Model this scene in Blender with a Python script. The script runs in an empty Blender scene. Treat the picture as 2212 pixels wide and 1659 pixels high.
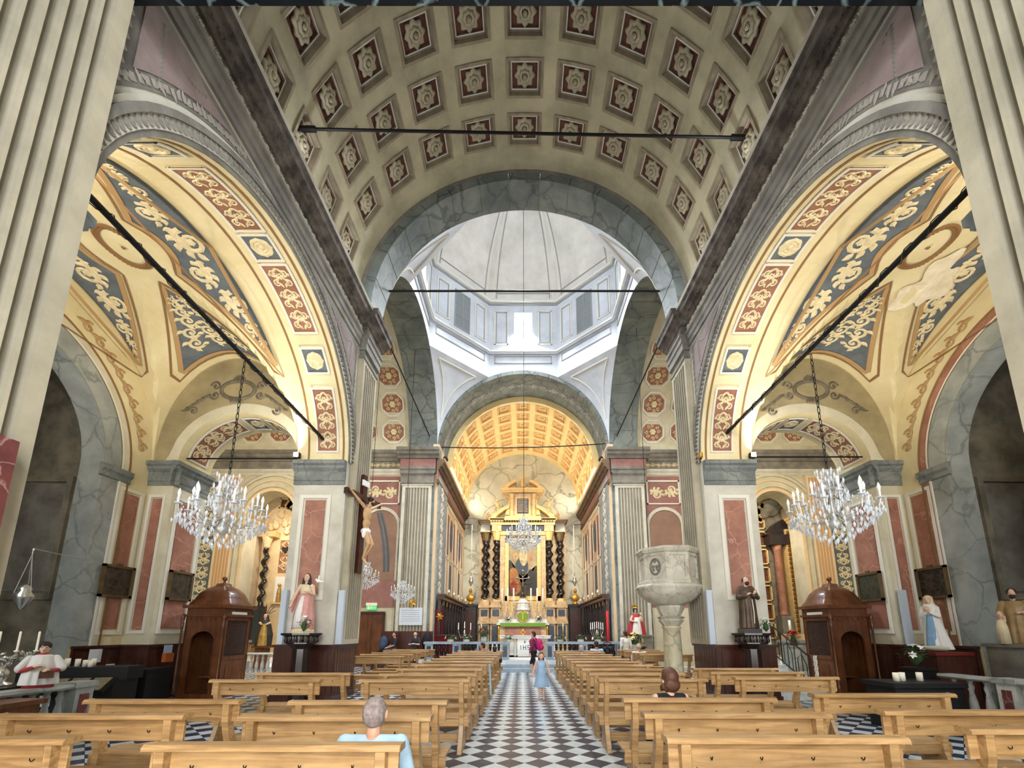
import bpy, math, random
from mathutils import Vector, Matrix
random.seed(7)
SC = bpy.context.scene
COL = SC.collection
PI = math.pi
sin, cos, sqrt = math.sin, math.cos, math.sqrt

# ------------------------------------------------------------------ camera, world, light, exposure
cam = bpy.data.cameras.new('camera'); cam_o = bpy.data.objects.new('camera', cam); COL.objects.link(cam_o)
FPX, PITCH, V0, U0 = 925.0, math.radians(10.72), 1186.9, 1127.0
cam.sensor_fit = 'HORIZONTAL'; cam.sensor_width = 36; cam.lens = FPX / 2212 * 36
cam.shift_x = (1106 - U0) / 2212; cam.shift_y = (V0 - 829.5) / 2212
cam.clip_start = 0.05; cam.clip_end = 200
CAM = Vector((-0.08, 0, 1.7))
cam_o.location = CAM; cam_o.rotation_euler = (PI / 2 + PITCH, 0, 0)
SC.camera = cam_o
w = bpy.data.worlds.new('world'); SC.world = w; w.use_nodes = True
w.node_tree.nodes['Background'].inputs[0].default_value = (0.75, 0.86, 1.0, 1)
w.node_tree.nodes['Background'].inputs[1].default_value = 1.0
SC.view_settings.view_transform = 'Standard'; SC.view_settings.look = 'None'
SC.view_settings.gamma = 1.0; SC.view_settings.use_curve_mapping = False
SC.view_settings.exposure = 0.85
try:
    SC.cycles.use_denoising = True
    SC.cycles.max_bounces = 6; SC.cycles.diffuse_bounces = 4; SC.cycles.debug_bvh_type = 'STATIC_BVH'; SC.cycles.glossy_bounces = 2
    SC.cycles.transmission_bounces = 4; SC.cycles.caustics_reflective = False; SC.cycles.caustics_refractive = False
    SC.cycles.sample_clamp_indirect = 6.0; SC.cycles.use_adaptive_sampling = True; SC.cycles.adaptive_threshold = 0.07; SC.cycles.adaptive_min_samples = 16
except Exception:
    pass
def area(name, loc, target, sx, sy, power, col):
    l = bpy.data.lights.new(name, 'AREA'); l.shape = 'RECTANGLE'; l.size = sx; l.size_y = sy
    l.energy = power; l.color = col
    o = bpy.data.objects.new(name, l); COL.objects.link(o); o.location = loc
    o.rotation_euler = (Vector(target) - Vector(loc)).to_track_quat('-Z', 'Y').to_euler()
    return o
DAY = (0.86, 0.93, 1.0); WARM = (1.0, 0.90, 0.74); NEUT = (1.0, 0.94, 0.84)
# daylight at the four drum windows under the dome
for nm, loc, tgt in (('daylight_dome_window', (0, 20.75, 18.0), (0, 16, 5)), ('daylight_dome_window', (-4.3, 16.5, 18.0), (0, 16, 5)),
                     ('daylight_dome_window', (4.3, 16.5, 18.0), (0, 16, 5)), ('daylight_dome_window', (0, 12.3, 18.0), (0, 16.5, 5))):
    area(nm, loc, tgt, .95, 2.1, 430, DAY).data.spread = math.radians(120)
# added frontal fill from unseen panels behind the camera, tinted like daylight
area('fill_west_low', (0, -3.7, 2.6), (0, 12, 2.4), 4.2, 4.6, 380, NEUT)
area('fill_west_high', (0, -3.7, 7.0), (0, 12, 8.0), 5.0, 3.0, 460, DAY)

# added fill for the dim near aisles, hidden behind the pilasters, daylight tint
for s_ in (-1, 1): area('fill_aisle_near', (s_ * 8.0, 2.6, 3.2), (s_ * 8.4, 9.0, 1.2), 2.6, 3.4, 70, DAY)

# ------------------------------------------------------------------ mesh builder
class MB:
    def __init__(s): s.v = []; s.f = []; s.m = []; s.mi = 0
    def add(s, vs, fs):
        b = len(s.v); s.v.extend(tuple(v) for v in vs); s.f.extend(tuple(b + i for i in f) for f in fs)
        s.m.extend([s.mi] * len(fs)); return s
    def quad(s, a, b, c, d): return s.add((a, b, c, d), ((0, 1, 2, 3),))
    def box(s, x0, x1, y0, y1, z0, z1, M=None):
        vs = [Vector((x, y, z)) for z in (z0, z1) for y in (y0, y1) for x in (x0, x1)]
        if M is not None: vs = [M @ v for v in vs]
        return s.add(vs, ((0, 2, 3, 1), (4, 5, 7, 6), (0, 1, 5, 4), (2, 6, 7, 3), (0, 4, 6, 2), (1, 3, 7, 5)))
    def pbox(s, P, a0, a1, z0, z1, d0, d1):
        vs = [P(a, z, d) for z in (z0, z1) for d in (d0, d1) for a in (a0, a1)]
        return s.add(vs, ((0, 2, 3, 1), (4, 5, 7, 6), (0, 1, 5, 4), (2, 6, 7, 3), (0, 4, 6, 2), (1, 3, 7, 5)))
    def grid(s, nu, nv, fn, cu=False, cv=False):
        vs = [fn(i / nu, j / nv) for j in range(nv + (0 if cv else 1)) for i in range(nu + (0 if cu else 1))]
        ru = nu if cu else nu + 1; rv = nv if cv else nv + 1
        fs = []
        for j in range(nv):
            for i in range(nu):
                i2 = (i + 1) % ru; j2 = (j + 1) % rv
                fs.append((j * ru + i, j * ru + i2, j2 * ru + i2, j2 * ru + i))
        return s.add(vs, fs)
    def lathe(s, prof, n=16, c=(0, 0, 0), M=None, sx=1, sy=1, fl=0, famp=0, a0=0, a1=2 * PI, seg=None):
        full = abs(a1 - a0 - 2 * PI) < 1e-6
        cnt = n if full else n + 1
        vs = []
        for (r, z) in prof:
            for i in range(cnt):
                a = a0 + (a1 - a0) * i / n
                rr = r * (1 + famp * cos(fl * a)) if fl else r
                v = Vector((c[0] + rr * cos(a) * sx, c[1] + rr * sin(a) * sy, c[2] + z))
                vs.append(M @ v if M is not None else v)
        fs = []
        for j in range(len(prof) - 1):
            for i in range(n):
                i2 = (i + 1) % cnt
                fs.append((j * cnt + i, j * cnt + i2, (j + 1) * cnt + i2, (j + 1) * cnt + i))
        if full:
            if prof[0][0] > 1e-4: fs.append(tuple(reversed(range(n))))
            if prof[-1][0] > 1e-4: fs.append(tuple(range((len(prof) - 1) * cnt, (len(prof) - 1) * cnt + n)))
        return s.add(vs, fs)
    def tube(s, pts, r, n=8, caps=True):
        pts = [Vector(p) for p in pts]; rs = r if isinstance(r, (list, tuple)) else [r] * len(pts)
        vs = []; fs = []; prev = None
        for k, p in enumerate(pts):
            t = (pts[min(k + 1, len(pts) - 1)] - pts[max(k - 1, 0)])
            t = t.normalized() if t.length > 1e-9 else Vector((0, 0, 1))
            if prev is None:
                up = Vector((0, 0, 1)) if abs(t.z) < 0.9 else Vector((1, 0, 0)); nrm = t.cross(up).normalized()
            else:
                nrm = prev - t * prev.dot(t)
                nrm = nrm.normalized() if nrm.length > 1e-6 else t.orthogonal().normalized()
            prev = nrm; bi = t.cross(nrm)
            for i in range(n):
                a = 2 * PI * i / n; vs.append(p + (nrm * cos(a) + bi * sin(a)) * rs[k])
        for k in range(len(pts) - 1):
            for i in range(n):
                i2 = (i + 1) % n
                fs.append((k * n + i, k * n + i2, (k + 1) * n + i2, (k + 1) * n + i))
        if caps:
            fs.append(tuple(reversed(range(n)))); fs.append(tuple(range((len(pts) - 1) * n, len(pts) * n)))
        return s.add(vs, fs)
    def ell(s, c, r, M=None, nu=14, nv=9):
        c = Vector(c)
        if not isinstance(r, (list, tuple)): r = (r, r, r)
        vs = []; fs = []
        def tr(v): return c + (M @ v if M is not None else v)
        vs.append(tr(Vector((0, 0, -r[2]))))
        for j in range(1, nv):
            ph = -PI / 2 + PI * j / nv
            for i in range(nu):
                a = 2 * PI * i / nu
                vs.append(tr(Vector((r[0] * cos(ph) * cos(a), r[1] * cos(ph) * sin(a), r[2] * sin(ph)))))
        vs.append(tr(Vector((0, 0, r[2])))); T = len(vs) - 1
        for i in range(nu):
            i2 = (i + 1) % nu
            fs.append((0, 1 + i2, 1 + i)); fs.append((T, T - nu + i, T - nu + i2))
            for j in range(nv - 2):
                fs.append((1 + j * nu + i, 1 + j * nu + i2, 1 + (j + 1) * nu + i2, 1 + (j + 1) * nu + i))
        return s.add(vs, fs)
    def cap(s, p0, p1, r0, r1, n=10):
        p0 = Vector(p0); p1 = Vector(p1); d = (p1 - p0); L = d.length
        if L < 1e-6: return s.ell(p0, r0)
        d /= L; pts = []; rs = []
        for k in range(4):
            a = PI / 2 * k / 4; pts.append(p0 - d * r0 * cos(a)); rs.append(max(r0 * sin(a), r0 * 0.05))
        pts.append(p0); rs.append(r0); pts.append(p1); rs.append(r1)
        for k in range(1, 5):
            a = PI / 2 * k / 4; pts.append(p1 + d * r1 * sin(a)); rs.append(max(r1 * cos(a), r1 * 0.05))
        return s.tube(pts, rs, n)
    def prism(s, poly, P, d0, d1):
        n = len(poly)
        vs = [P(a, z, d0) for a, z in poly] + [P(a, z, d1) for a, z in poly]
        fs = [tuple(range(n)), tuple(reversed(range(n, 2 * n)))] + [(i, (i + 1) % n, n + (i + 1) % n, n + i) for i in range(n)]
        return s.add(vs, fs)
    def run(s, prof, P, a0, a1):                                  # profile [(d, z)] pulled along a
        n = len(prof)
        vs = [P(a0, z, d) for d, z in prof] + [P(a1, z, d) for d, z in prof]
        fs = [(i, i + 1, n + i + 1, n + i) for i in range(n - 1)] + [tuple(range(n)), tuple(reversed(range(n, 2 * n)))]
        return s.add(vs, fs)
    def mesh(s, name, mats, smooth=False):
        me = bpy.data.meshes.new(name); me.from_pydata(s.v, [], s.f); me.update()
        for m in (mats if isinstance(mats, (list, tuple)) else [mats]): me.materials.append(m)
        if any(s.m): me.polygons.foreach_set('material_index', s.m)
        if smooth: me.polygons.foreach_set('use_smooth', [True] * len(me.polygons))
        return me
    def build(s, name, mats, parent=None, smooth=False):
        return link(name, s.mesh(name, mats, smooth), parent)

def link(name, me, parent=None):
    o = bpy.data.objects.new(name, me); COL.objects.link(o)
    if parent is not None: o.parent = parent
    return o
def place(o, loc=(0, 0, 0), rz=0, s=1):
    o.location = loc; o.rotation_euler = (0, 0, rz)
    if s != 1: o.scale = (s, s, s)
    return o
def struct(name, mb, m, smooth=False, parent=None):
    o = mb.build(name, m, parent, smooth)
    if parent is None: o['kind'] = 'structure'
    return o
def tag(o, label, cat, group=None):
    o['label'] = label; o['category'] = cat
    if group: o['group'] = group
    return o
def thing(name, label, cat, loc=(0, 0, 0), rz=0, group=None):
    o = bpy.data.objects.new(name, None); COL.objects.link(o); o.empty_display_size = 0.2
    o.location = loc; o.rotation_euler = (0, 0, rz)
    return tag(o, label, cat, group)
def copy_tree(o, parent=None):
    c = o.copy(); COL.objects.link(c); c.parent = parent
    for ch in list(o.children): copy_tree(ch, c)
    return c
def remesh(o, vox, it=4):
    m = o.modifiers.new('body', 'REMESH'); m.mode = 'VOXEL'; m.voxel_size = vox; m.use_smooth_shade = True
    if it:
        s2 = o.modifiers.new('soft', 'SMOOTH'); s2.iterations = it; s2.factor = 0.5
    return o
ORD = ['first', 'second', 'third', 'fourth', 'fifth', 'sixth', 'seventh', 'eighth', 'ninth', 'tenth', 'eleventh', 'twelfth', 'thirteenth', 'fourteenth', 'fifteenth', 'sixteenth']

# ------------------------------------------------------------------ materials
def lin(c):
    c = c / 255.0
    return c / 12.92 if c <= 0.04045 else ((c + 0.055) / 1.055) ** 2.4
def rgb(t): return (lin(t[0]), lin(t[1]), lin(t[2]), 1)
MATS = {}
def mat(name, col, rough=0.6, metal=0.0, col2=None, vs=2.0, vamt=0.5, veins=None, vein_s=1.2, vein_w=0.04, bump=0.0, bs=30.0,
        grain=None, emit=None, es=0.0, trans=0.0, spec=0.4, rnd=0.0, stretch=(1, 1, 1), coat=0.0):
    m = bpy.data.materials.new(name); m.use_nodes = True; MATS[name] = m
    nt = m.node_tree; N = nt.nodes; L = nt.links; b = N['Principled BSDF']
    b.inputs['Roughness'].default_value = rough; b.inputs['Metallic'].default_value = metal
    b.inputs['Specular IOR Level'].default_value = spec; b.inputs['Transmission Weight'].default_value = trans
    if coat: b.inputs['Coat Weight'].default_value = coat; b.inputs['Coat Roughness'].default_value = 0.15
    b.inputs['Base Color'].default_value = rgb(col)
    tc = N.new('ShaderNodeTexCoord'); mp = N.new('ShaderNodeMapping'); L.new(tc.outputs['Object'], mp.inputs[0])
    mp.inputs['Scale'].default_value = stretch
    out = None
    if rnd:
        oi = N.new('ShaderNodeObjectInfo'); va = N.new('ShaderNodeVectorMath'); va.operation = 'MULTIPLY_ADD'
        cb = N.new('ShaderNodeCombineXYZ')
        for k in range(3): L.new(oi.outputs['Random'], cb.inputs[k])
        va.inputs[1].default_value = (1, 1, 1); L.new(mp.outputs[0], va.inputs[0])
        sc = N.new('ShaderNodeVectorMath'); sc.operation = 'SCALE'; sc.inputs['Scale'].default_value = 37.0
        L.new(cb.outputs[0], sc.inputs[0]); L.new(sc.outputs[0], va.inputs[2]); vec = va.outputs[0]
    else: vec = mp.outputs[0]
    if col2 is not None:
        nz = N.new('ShaderNodeTexNoise'); nz.inputs['Scale'].default_value = vs; nz.inputs['Detail'].default_value = 6
        nz.inputs['Roughness'].default_value = 0.62; L.new(vec, nz.inputs['Vector'])
        mr = N.new('ShaderNodeMapRange'); mr.inputs[1].default_value = 0.5 - 0.25 / max(vamt, .05) * 0.5; mr.inputs[2].default_value = 0.5 + 0.25 / max(vamt, .05) * 0.5
        L.new(nz.outputs['Fac'], mr.inputs[0])
        mx = N.new('ShaderNodeMix'); mx.data_type = 'RGBA'; L.new(mr.outputs[0], mx.inputs[0])
        mx.inputs[6].default_value = rgb(col); mx.inputs[7].default_value = rgb(col2); out = mx.outputs[2]
    if grain is not None:                                             # wood: stretched distorted noise
        mp2 = N.new('ShaderNodeMapping'); mp2.inputs['Scale'].default_value = grain; L.new(vec, mp2.inputs[0])
        nz2 = N.new('ShaderNodeTexNoise'); nz2.inputs['Scale'].default_value = 1.0; nz2.inputs['Detail'].default_value = 4; nz2.inputs['Distortion'].default_value = 1.2
        L.new(mp2.outputs[0], nz2.inputs['Vector'])
        mx2 = N.new('ShaderNodeMix'); mx2.data_type = 'RGBA'; mx2.blend_type = 'MULTIPLY'
        cr = N.new('ShaderNodeValToRGB'); cr.color_ramp.elements[0].position = 0.35; cr.color_ramp.elements[0].color = (0.55, 0.5, 0.45, 1)
        cr.color_ramp.elements[1].position = 0.62; cr.color_ramp.elements[1].color = (1, 1, 1, 1)
        L.new(nz2.outputs['Fac'], cr.inputs[0]); mx2.inputs[0].default_value = 0.8
        if out is not None: L.new(out, mx2.inputs[6])
        else: mx2.inputs[6].default_value = rgb(col)
        L.new(cr.outputs[0], mx2.inputs[7]); out = mx2.outputs[2]
    if veins is not None:
        nz = N.new('ShaderNodeTexNoise'); nz.inputs['Scale'].default_value = vein_s * 1.3; nz.inputs['Detail'].default_value = 5
        L.new(vec, nz.inputs['Vector'])
        add = N.new('ShaderNodeVectorMath'); add.operation = 'MULTIPLY_ADD'; add.inputs[1].default_value = (0.9 / vein_s,) * 3
        L.new(nz.outputs['Color'], add.inputs[0]); L.new(vec, add.inputs[2])
        vo = N.new('ShaderNodeTexVoronoi'); vo.feature = 'DISTANCE_TO_EDGE'; vo.inputs['Scale'].default_value = vein_s
        L.new(add.outputs[0], vo.inputs['Vector'])
        cr = N.new('ShaderNodeValToRGB'); cr.color_ramp.elements[0].position = 0.0; cr.color_ramp.elements[1].position = vein_w
        cr.color_ramp.elements[0].color = (1, 1, 1, 1); cr.color_ramp.elements[1].color = (0, 0, 0, 1)
        L.new(vo.outputs['Distance'], cr.inputs[0])
        nz3 = N.new('ShaderNodeTexNoise'); nz3.inputs['Scale'].default_value = vein_s * 0.8; L.new(vec, nz3.inputs['Vector'])
        mu = N.new('ShaderNodeMath'); mu.operation = 'MULTIPLY'; L.new(cr.outputs[0], mu.inputs[0]); L.new(nz3.outputs['Fac'], mu.inputs[1])
        mx3 = N.new('ShaderNodeMix'); mx3.data_type = 'RGBA'; L.new(mu.outputs[0], mx3.inputs[0])
        if out is not None: L.new(out, mx3.inputs[6])
        else: mx3.inputs[6].default_value = rgb(col)
        mx3.inputs[7].default_value = rgb(veins); out = mx3.outputs[2]
    if out is not None: L.new(out, b.inputs['Base Color'])
    if bump:
        nb = N.new('ShaderNodeTexNoise'); nb.inputs['Scale'].default_value = bs; nb.inputs['Detail'].default_value = 3; L.new(vec, nb.inputs['Vector'])
        bp = N.new('ShaderNodeBump'); bp.inputs['Strength'].default_value = bump; bp.inputs['Distance'].default_value = 0.02
        L.new(nb.outputs['Fac'], bp.inputs['Height']); L.new(bp.outputs[0], b.inputs['Normal'])
    if emit is not None:
        b.inputs['Emission Color'].default_value = rgb(emit); b.inputs['Emission Strength'].default_value = es
    return m
cream = mat('cream_plaster', (232, 220, 180), .75, col2=(214, 198, 152), vs=1.3, vamt=.6, bump=.15)
cream_dim = mat('pale_plaster', (216, 210, 186), .75, col2=(192, 184, 158), vs=1.6, vamt=.6, bump=.15)
vaultp = mat('nave_vault_plaster', (196, 186, 154), .8, col2=(160, 152, 124), vs=.9, vamt=.8, bump=.2)
stone = mat('grey_stone_plaster', (212, 209, 196), .75, col2=(184, 179, 164), vs=1.5, vamt=.7, bump=.2)
stone_d = mat('dark_grey_stone', (140, 136, 126), .75, col2=(104, 100, 94), vs=2.0, vamt=.8, bump=.2)
pilast = mat('pilaster_stucco', (192, 182, 158), .75, col2=(160, 152, 130), vs=1.2, vamt=.7, bump=.15)
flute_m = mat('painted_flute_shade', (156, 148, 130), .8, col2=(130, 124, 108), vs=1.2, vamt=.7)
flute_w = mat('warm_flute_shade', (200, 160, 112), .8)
purple = mat('mauve_plaster', (158, 140, 136), .8, col2=(128, 110, 106), vs=1.6, vamt=.7, bump=.2)
corn_d = mat('dark_cornice', (120, 112, 104), .8, col2=(66, 60, 56), vs=3, vamt=1.0, bump=.3)  # mottled dark tone of the frieze, cornice and dentils
corn_b = mat('brown_cornice', (120, 98, 76), .7, col2=(84, 66, 52), vs=2, vamt=.7)
gmarb = mat('grey_painted_marble', (132, 138, 132), .6, col2=(96, 104, 102), vs=1.0, vamt=.9, veins=(40, 44, 46), vein_s=.9, vein_w=.05)
gmarb_l = mat('light_grey_marble', (168, 172, 168), .55, col2=(134, 140, 138), vs=1.5, vamt=.8, veins=(84, 90, 92), vein_s=1.1, vein_w=.04)
impost_m = mat('impost_marble', (136, 140, 136), .55, col2=(104, 110, 108), vs=2.2, vamt=.8, veins=(70, 74, 76), vein_s=2.2, vein_w=.05)
vmarb = mat('veined_cream_marble', (206, 204, 186), .6, col2=(176, 176, 158), vs=.8, vamt=.7, veins=(66, 70, 58), vein_s=.62, vein_w=.045)
rmarb = mat('red_marble', (172, 122, 102), .5, col2=(146, 98, 82), vs=2.4, vamt=.9, veins=(214, 168, 150), vein_s=1.6, vein_w=.02)
rmarb_d = mat('wine_marble', (122, 66, 62), .35, col2=(96, 50, 50), vs=4, vamt=.8, veins=(190, 150, 144), vein_s=2.0, vein_w=.02)
bmarb = mat('black_marble', (20, 26, 30), .25, veins=(150, 170, 172), vein_s=1.5, vein_w=.05, col2=(10, 14, 18), vs=2, vamt=.9)
wmarb = mat('white_marble', (222, 222, 218), .4, col2=(196, 198, 198), vs=2, vamt=.6, veins=(140, 146, 150), vein_s=2.2, vein_w=.03)
bluegm = mat('blue_grey_marble', (160, 176, 190), .4, col2=(130, 146, 160), vs=2, vamt=.7, veins=(210, 216, 222), vein_s=2.4, vein_w=.03)
cofred = mat('coffer_red', (122, 76, 62), .8, col2=(96, 58, 48), vs=4, vamt=.8)
coffr = mat('coffer_frame', (164, 150, 124), .8, col2=(130, 118, 98), vs=3, vamt=.7)
rosec = mat('rosette_plaster', (196, 184, 156), .8, col2=(160, 150, 124), vs=6, vamt=.7)
panred = mat('terracotta_ground', (164, 116, 92), .8, col2=(138, 94, 74), vs=3, vamt=.7)
panblue = mat('slate_blue_ground', (110, 118, 124), .8, col2=(86, 94, 100), vs=3, vamt=.7)
scrollc = mat('painted_scroll_cream', (236, 222, 184), .8, col2=(206, 190, 150), vs=8, vamt=.7)
scrolld = mat('painted_scroll_shade', (150, 136, 108), .8)
tanln = mat('tan_painted_line', (180, 146, 100), .8)
brownln = mat('brown_painted_line', (140, 104, 66), .8)
gold = mat('gold_leaf', (222, 170, 74), .35, metal=.75, col2=(190, 136, 54), vs=8, vamt=.6)
goldp = mat('ochre_gilded_stucco', (232, 204, 148), .55, metal=.1, col2=(208, 172, 110), vs=6, vamt=.6)
oak = mat('oak_wood', (198, 160, 110), .42, col2=(164, 128, 82), vs=2, vamt=.6, grain=(1.6, 22, 22), rnd=1, coat=.25)
oak_end = mat('oak_end_grain', (224, 186, 136), .5, col2=(200, 160, 110), vs=8, vamt=.6)
dwood = mat('dark_panel_wood', (84, 44, 32), .35, col2=(58, 28, 22), vs=2, vamt=.7, grain=(16, 16, 1.2), coat=.4)
mwood = mat('walnut_wood', (124, 76, 44), .4, col2=(90, 50, 28), vs=2, vamt=.7, grain=(14, 14, 1.2), coat=.35)
bwood = mat('blackened_wood', (44, 30, 30), .4, col2=(26, 18, 18), vs=3, vamt=.7, coat=.3)
tile_l = mat('pale_floor_marble', (206, 211, 212), .24, col2=(182, 190, 192), vs=3, vamt=.8, veins=(150, 158, 164), vein_s=2.5, vein_w=.03, rnd=1)
tile_d = mat('dark_floor_slate', (58, 66, 84), .24, col2=(44, 50, 66), vs=3, vamt=.8, veins=(110, 112, 120), vein_s=3, vein_w=.02, rnd=1)
grout = mat('floor_grout', (140, 140, 138), .8)
domep = mat('dome_plaster', (226, 220, 210), .8, col2=(200, 194, 184), vs=.8, vamt=.8, bump=.1)
domeg = mat('drum_plaster', (210, 214, 220), .8, col2=(188, 192, 200), vs=.9, vamt=.8, bump=.1)
moul_l = mat('pale_moulding', (224, 220, 208), .7)
moul_g = mat('shadow_moulding', (150, 148, 144), .7)
yvault = mat('gilded_vault_plaster', (240, 216, 158), .75, col2=(228, 200, 138), vs=1.5, vamt=.6)
cofor = mat('coffer_orange', (206, 156, 100), .75)
iron = mat('black_iron', (26, 24, 24), .5, metal=.4)
skyglass = mat('bright_window_glass', (255, 255, 255), .3, emit=(236, 245, 255), es=14.0)
paleglass = mat('dim_window_glass', (120, 126, 130), .3)
# ------------------------------------------------------------------ shared geometry of the place
W, XI, XO, XOP = 4.7, 6.05, 9.95, 9.27           # nave wall, aisle face of pier, outer aisle wall, outer pier
YC, AH, Z0, BH = 7.25, 3.5, 6.1, 3.1             # nave arcade arch: centre, half span, spring, rise
YJ, YB = 10.8, 12.0                              # pier front (jamb) and back
HC, YX, ZS = 4.5, 16.5, 11.05                    # crossing half size, crossing centre, arch spring
YE, YW = 21.0, 31.0                              # chancel arch, chancel back wall
XT = 16.5                                        # transept end wall
def plane_x(x0, sx): return lambda a, z, d: (x0 + sx * d, a, z)
def plane_y(y0, sy): return lambda a, z, d: (a, y0 + sy * d, z)

def arch_cols(c, h, spring, rise, n=28):
    return [(c - h * cos(PI * i / n), spring + rise * sin(PI * i / n)) for i in range(n + 1)]
def arch_wall(P, a0, a1, z0, z1, T, ops, mb=None, soff=None, back=True, n=28, jm=None):
    mb = mb or MB(); soff = soff if soff is not None else mb
    cur = a0
    for (c, h, sp, ri) in sorted(ops):
        for d in ((0, T) if back else (0,)):
            mb.quad(P(cur, z0, d), P(c - h, z0, d), P(c - h, z1, d), P(cur, z1, d))
        cols = arch_cols(c, h, sp, ri, n)
        for (p, q) in zip(cols, cols[1:]):
            for d in ((0, T) if back else (0,)):
                mb.quad(P(p[0], p[1], d), P(q[0], q[1], d), P(q[0], z1, d), P(p[0], z1, d))
            soff.quad(P(p[0], p[1], 0), P(q[0], q[1], 0), P(q[0], q[1], T), P(p[0], p[1], T))
        for a in (c - h, c + h):
            (jm or mb).quad(P(a, z0, 0), P(a, sp, 0), P(a, sp, T), P(a, z0, T))
        cur = c + h
    for d in ((0, T) if back else (0,)):
        mb.quad(P(cur, z0, d), P(a1, z0, d), P(a1, z1, d), P(cur, z1, d))
    for a in (a0, a1): mb.quad(P(a, z0, 0), P(a, z1, 0), P(a, z1, T), P(a, z0, T))
    return mb
def fluted(P, a0, a1, z0, z1, n, d, mrg=0.14, mb=None):
    mb = mb or MB(); pts = [(a0, 0), (a0, d), (a0 + mrg, d)]
    p = (a1 - a0 - 2 * mrg) / n
    for k in range(n):
        b = a0 + mrg + k * p
        pts.append((b + p * .12, d))
        for j in range(1, 6):
            t = PI * j / 6; pts.append((b + p * (.5 - .38 * cos(t)), d - p * .36 * sin(t)))
        pts.append((b + p * .88, d))
    pts += [(a1 - mrg, d), (a1, d), (a1, 0)]
    zc0, zc1 = z0 + .12, z1 - .12
    for (q, r) in zip(pts, pts[1:]):
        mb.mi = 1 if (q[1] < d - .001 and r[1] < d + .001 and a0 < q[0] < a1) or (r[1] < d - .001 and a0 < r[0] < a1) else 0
        mb.quad(P(q[0], zc0, q[1]), P(r[0], zc0, r[1]), P(r[0], zc1, r[1]), P(q[0], zc1, q[1]))
    mb.mi = 0
    mb.pbox(P, a0, a1, z0, zc0, 0, d); mb.pbox(P, a0, a1, zc1, z1, 0, d)
    return mb
def prism_pts(mb, pts, P, z0, z1): pass

# --- ornament
def ribbon(mb, pts, ws, M, h):
    n = len(pts); vs = []; fs = []
    for i in range(n):
        p = pts[i]; q0 = pts[max(i - 1, 0)]; q1 = pts[min(i + 1, n - 1)]
        tx, ty = q1[0] - q0[0], q1[1] - q0[1]; l = math.hypot(tx, ty) or 1
        nx, ny = -ty / l, tx / l; w_ = ws[i]
        vs += [M(p[0] + nx * w_, p[1] + ny * w_, h * .15), M(p[0], p[1], h), M(p[0] - nx * w_, p[1] - ny * w_, h * .15)]
    for i in range(n - 1):
        b = 3 * i; fs += [(b, b + 1, b + 4, b + 3), (b + 1, b + 2, b + 5, b + 4)]
    mb.add(vs, fs)
def leaf(mb, a, b, ang, L, w_, M, h, curl=0.5):
    pts = []; x, y = a, b
    for i in range(5):
        pts.append((x, y)); aa = ang + curl * i / 4; x += L / 4 * cos(aa); y += L / 4 * sin(aa)
    ribbon(mb, pts, [w_ * .25, w_ * .8, w_, w_ * .6, 0], M, h)
def spiral(mb, ca, cb, r, a_start, turns, sgn, w_, M, h, n=16):
    pts = []; ws = []
    for i in range(n + 1):
        t = i / n; rr = r * (1 - .82 * t); an = a_start + sgn * turns * 2 * PI * t
        pts.append((ca + rr * cos(an), cb + rr * sin(an))); ws.append(w_ * (1 - .5 * t))
    ribbon(mb, pts, ws, M, h); disk(mb, ca, cb, r * .22, M, h)
def disk(mb, ca, cb, r, M, h, n=8, petals=0):
    vs = [M(ca, cb, h)]
    for i in range(n):
        rr = r * (1 if not petals or i % 2 == 0 else .72)
        vs.append(M(ca + rr * cos(2 * PI * i / n), cb + rr * sin(2 * PI * i / n), h * .2))
    mb.add(vs, [(0, 1 + i, 1 + (i + 1) % n) for i in range(n)])
def arabesque(mb, M, L, wd, h=.015):
    n = max(1, round(L / (wd * 1.15))); p = L / n; r = min(wd * .22, p * .24)
    for k in range(n):
        a = k * p
        disk(mb, a + p * .5, 0, r * .55, M, h, 10, 1); disk(mb, a + p * .02 + r * .3, 0, r * .3, M, h)
        for s in (-1, 1):
            spiral(mb, a + p * .28, s * wd * .25, r, -s * PI / 2, 1.35, s, r * .24, M, h)
            spiral(mb, a + p * .76, s * wd * .27, r * .85, PI + s * .4, 1.3, -s, r * .22, M, h)
            leaf(mb, a + p * .5, s * r * .3, s * 1.0, r * 1.7, r * .34, M, h, -s * .9)
            leaf(mb, a + p * .5, s * r * .3, s * 2.1, r * 1.7, r * .34, M, h, s * .9)
            leaf(mb, a + p * .04, s * r * .2, s * .5, r * 1.5, r * .3, M, h, s * .8)
            leaf(mb, a + p * .95, s * r * .2, PI - s * .6, r * 1.3, r * .28, M, h, s * .6)
            leaf(mb, a + p * .28, s * (wd * .25 + r * .9), s * .4, r * .8, r * .22, M, h, -s * .8)
    return mb
def rinceau(mb, M, L, wf, h=.015, a0=0.0, b0=None):
    b0 = b0 or (lambda a: 0.0); a = a0; k = 0
    while a < a0 + L - 1e-3:
        w_ = wf(a)
        if w_ < .08: a += .1; continue
        p = min(max(w_ * .8, .14), .85); s = 1 if k % 2 else -1; r = w_ * .30; cb = b0(a + p / 2) + s * w_ * .14
        spiral(mb, a + p * .5, cb, r, PI + (0 if s > 0 else 0), 1.5, s, r * .22, M, h)
        disk(mb, a + p * .5, cb, r * .35, M, h, 10, 1)
        for j in range(5):
            an = -s * (.2 + j * .62) + (0 if s > 0 else PI * 2)
            leaf(mb, a + p * .5 + r * .92 * cos(an), cb + r * .92 * sin(an), an + s * .6, r * .75, r * .26, M, h, s * .9)
        leaf(mb, a + p * .1, cb - s * r * .9, .4 * s, p * .8, r * .3, M, h, -s * .5)
        a += p; k += 1
    return mb
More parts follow.
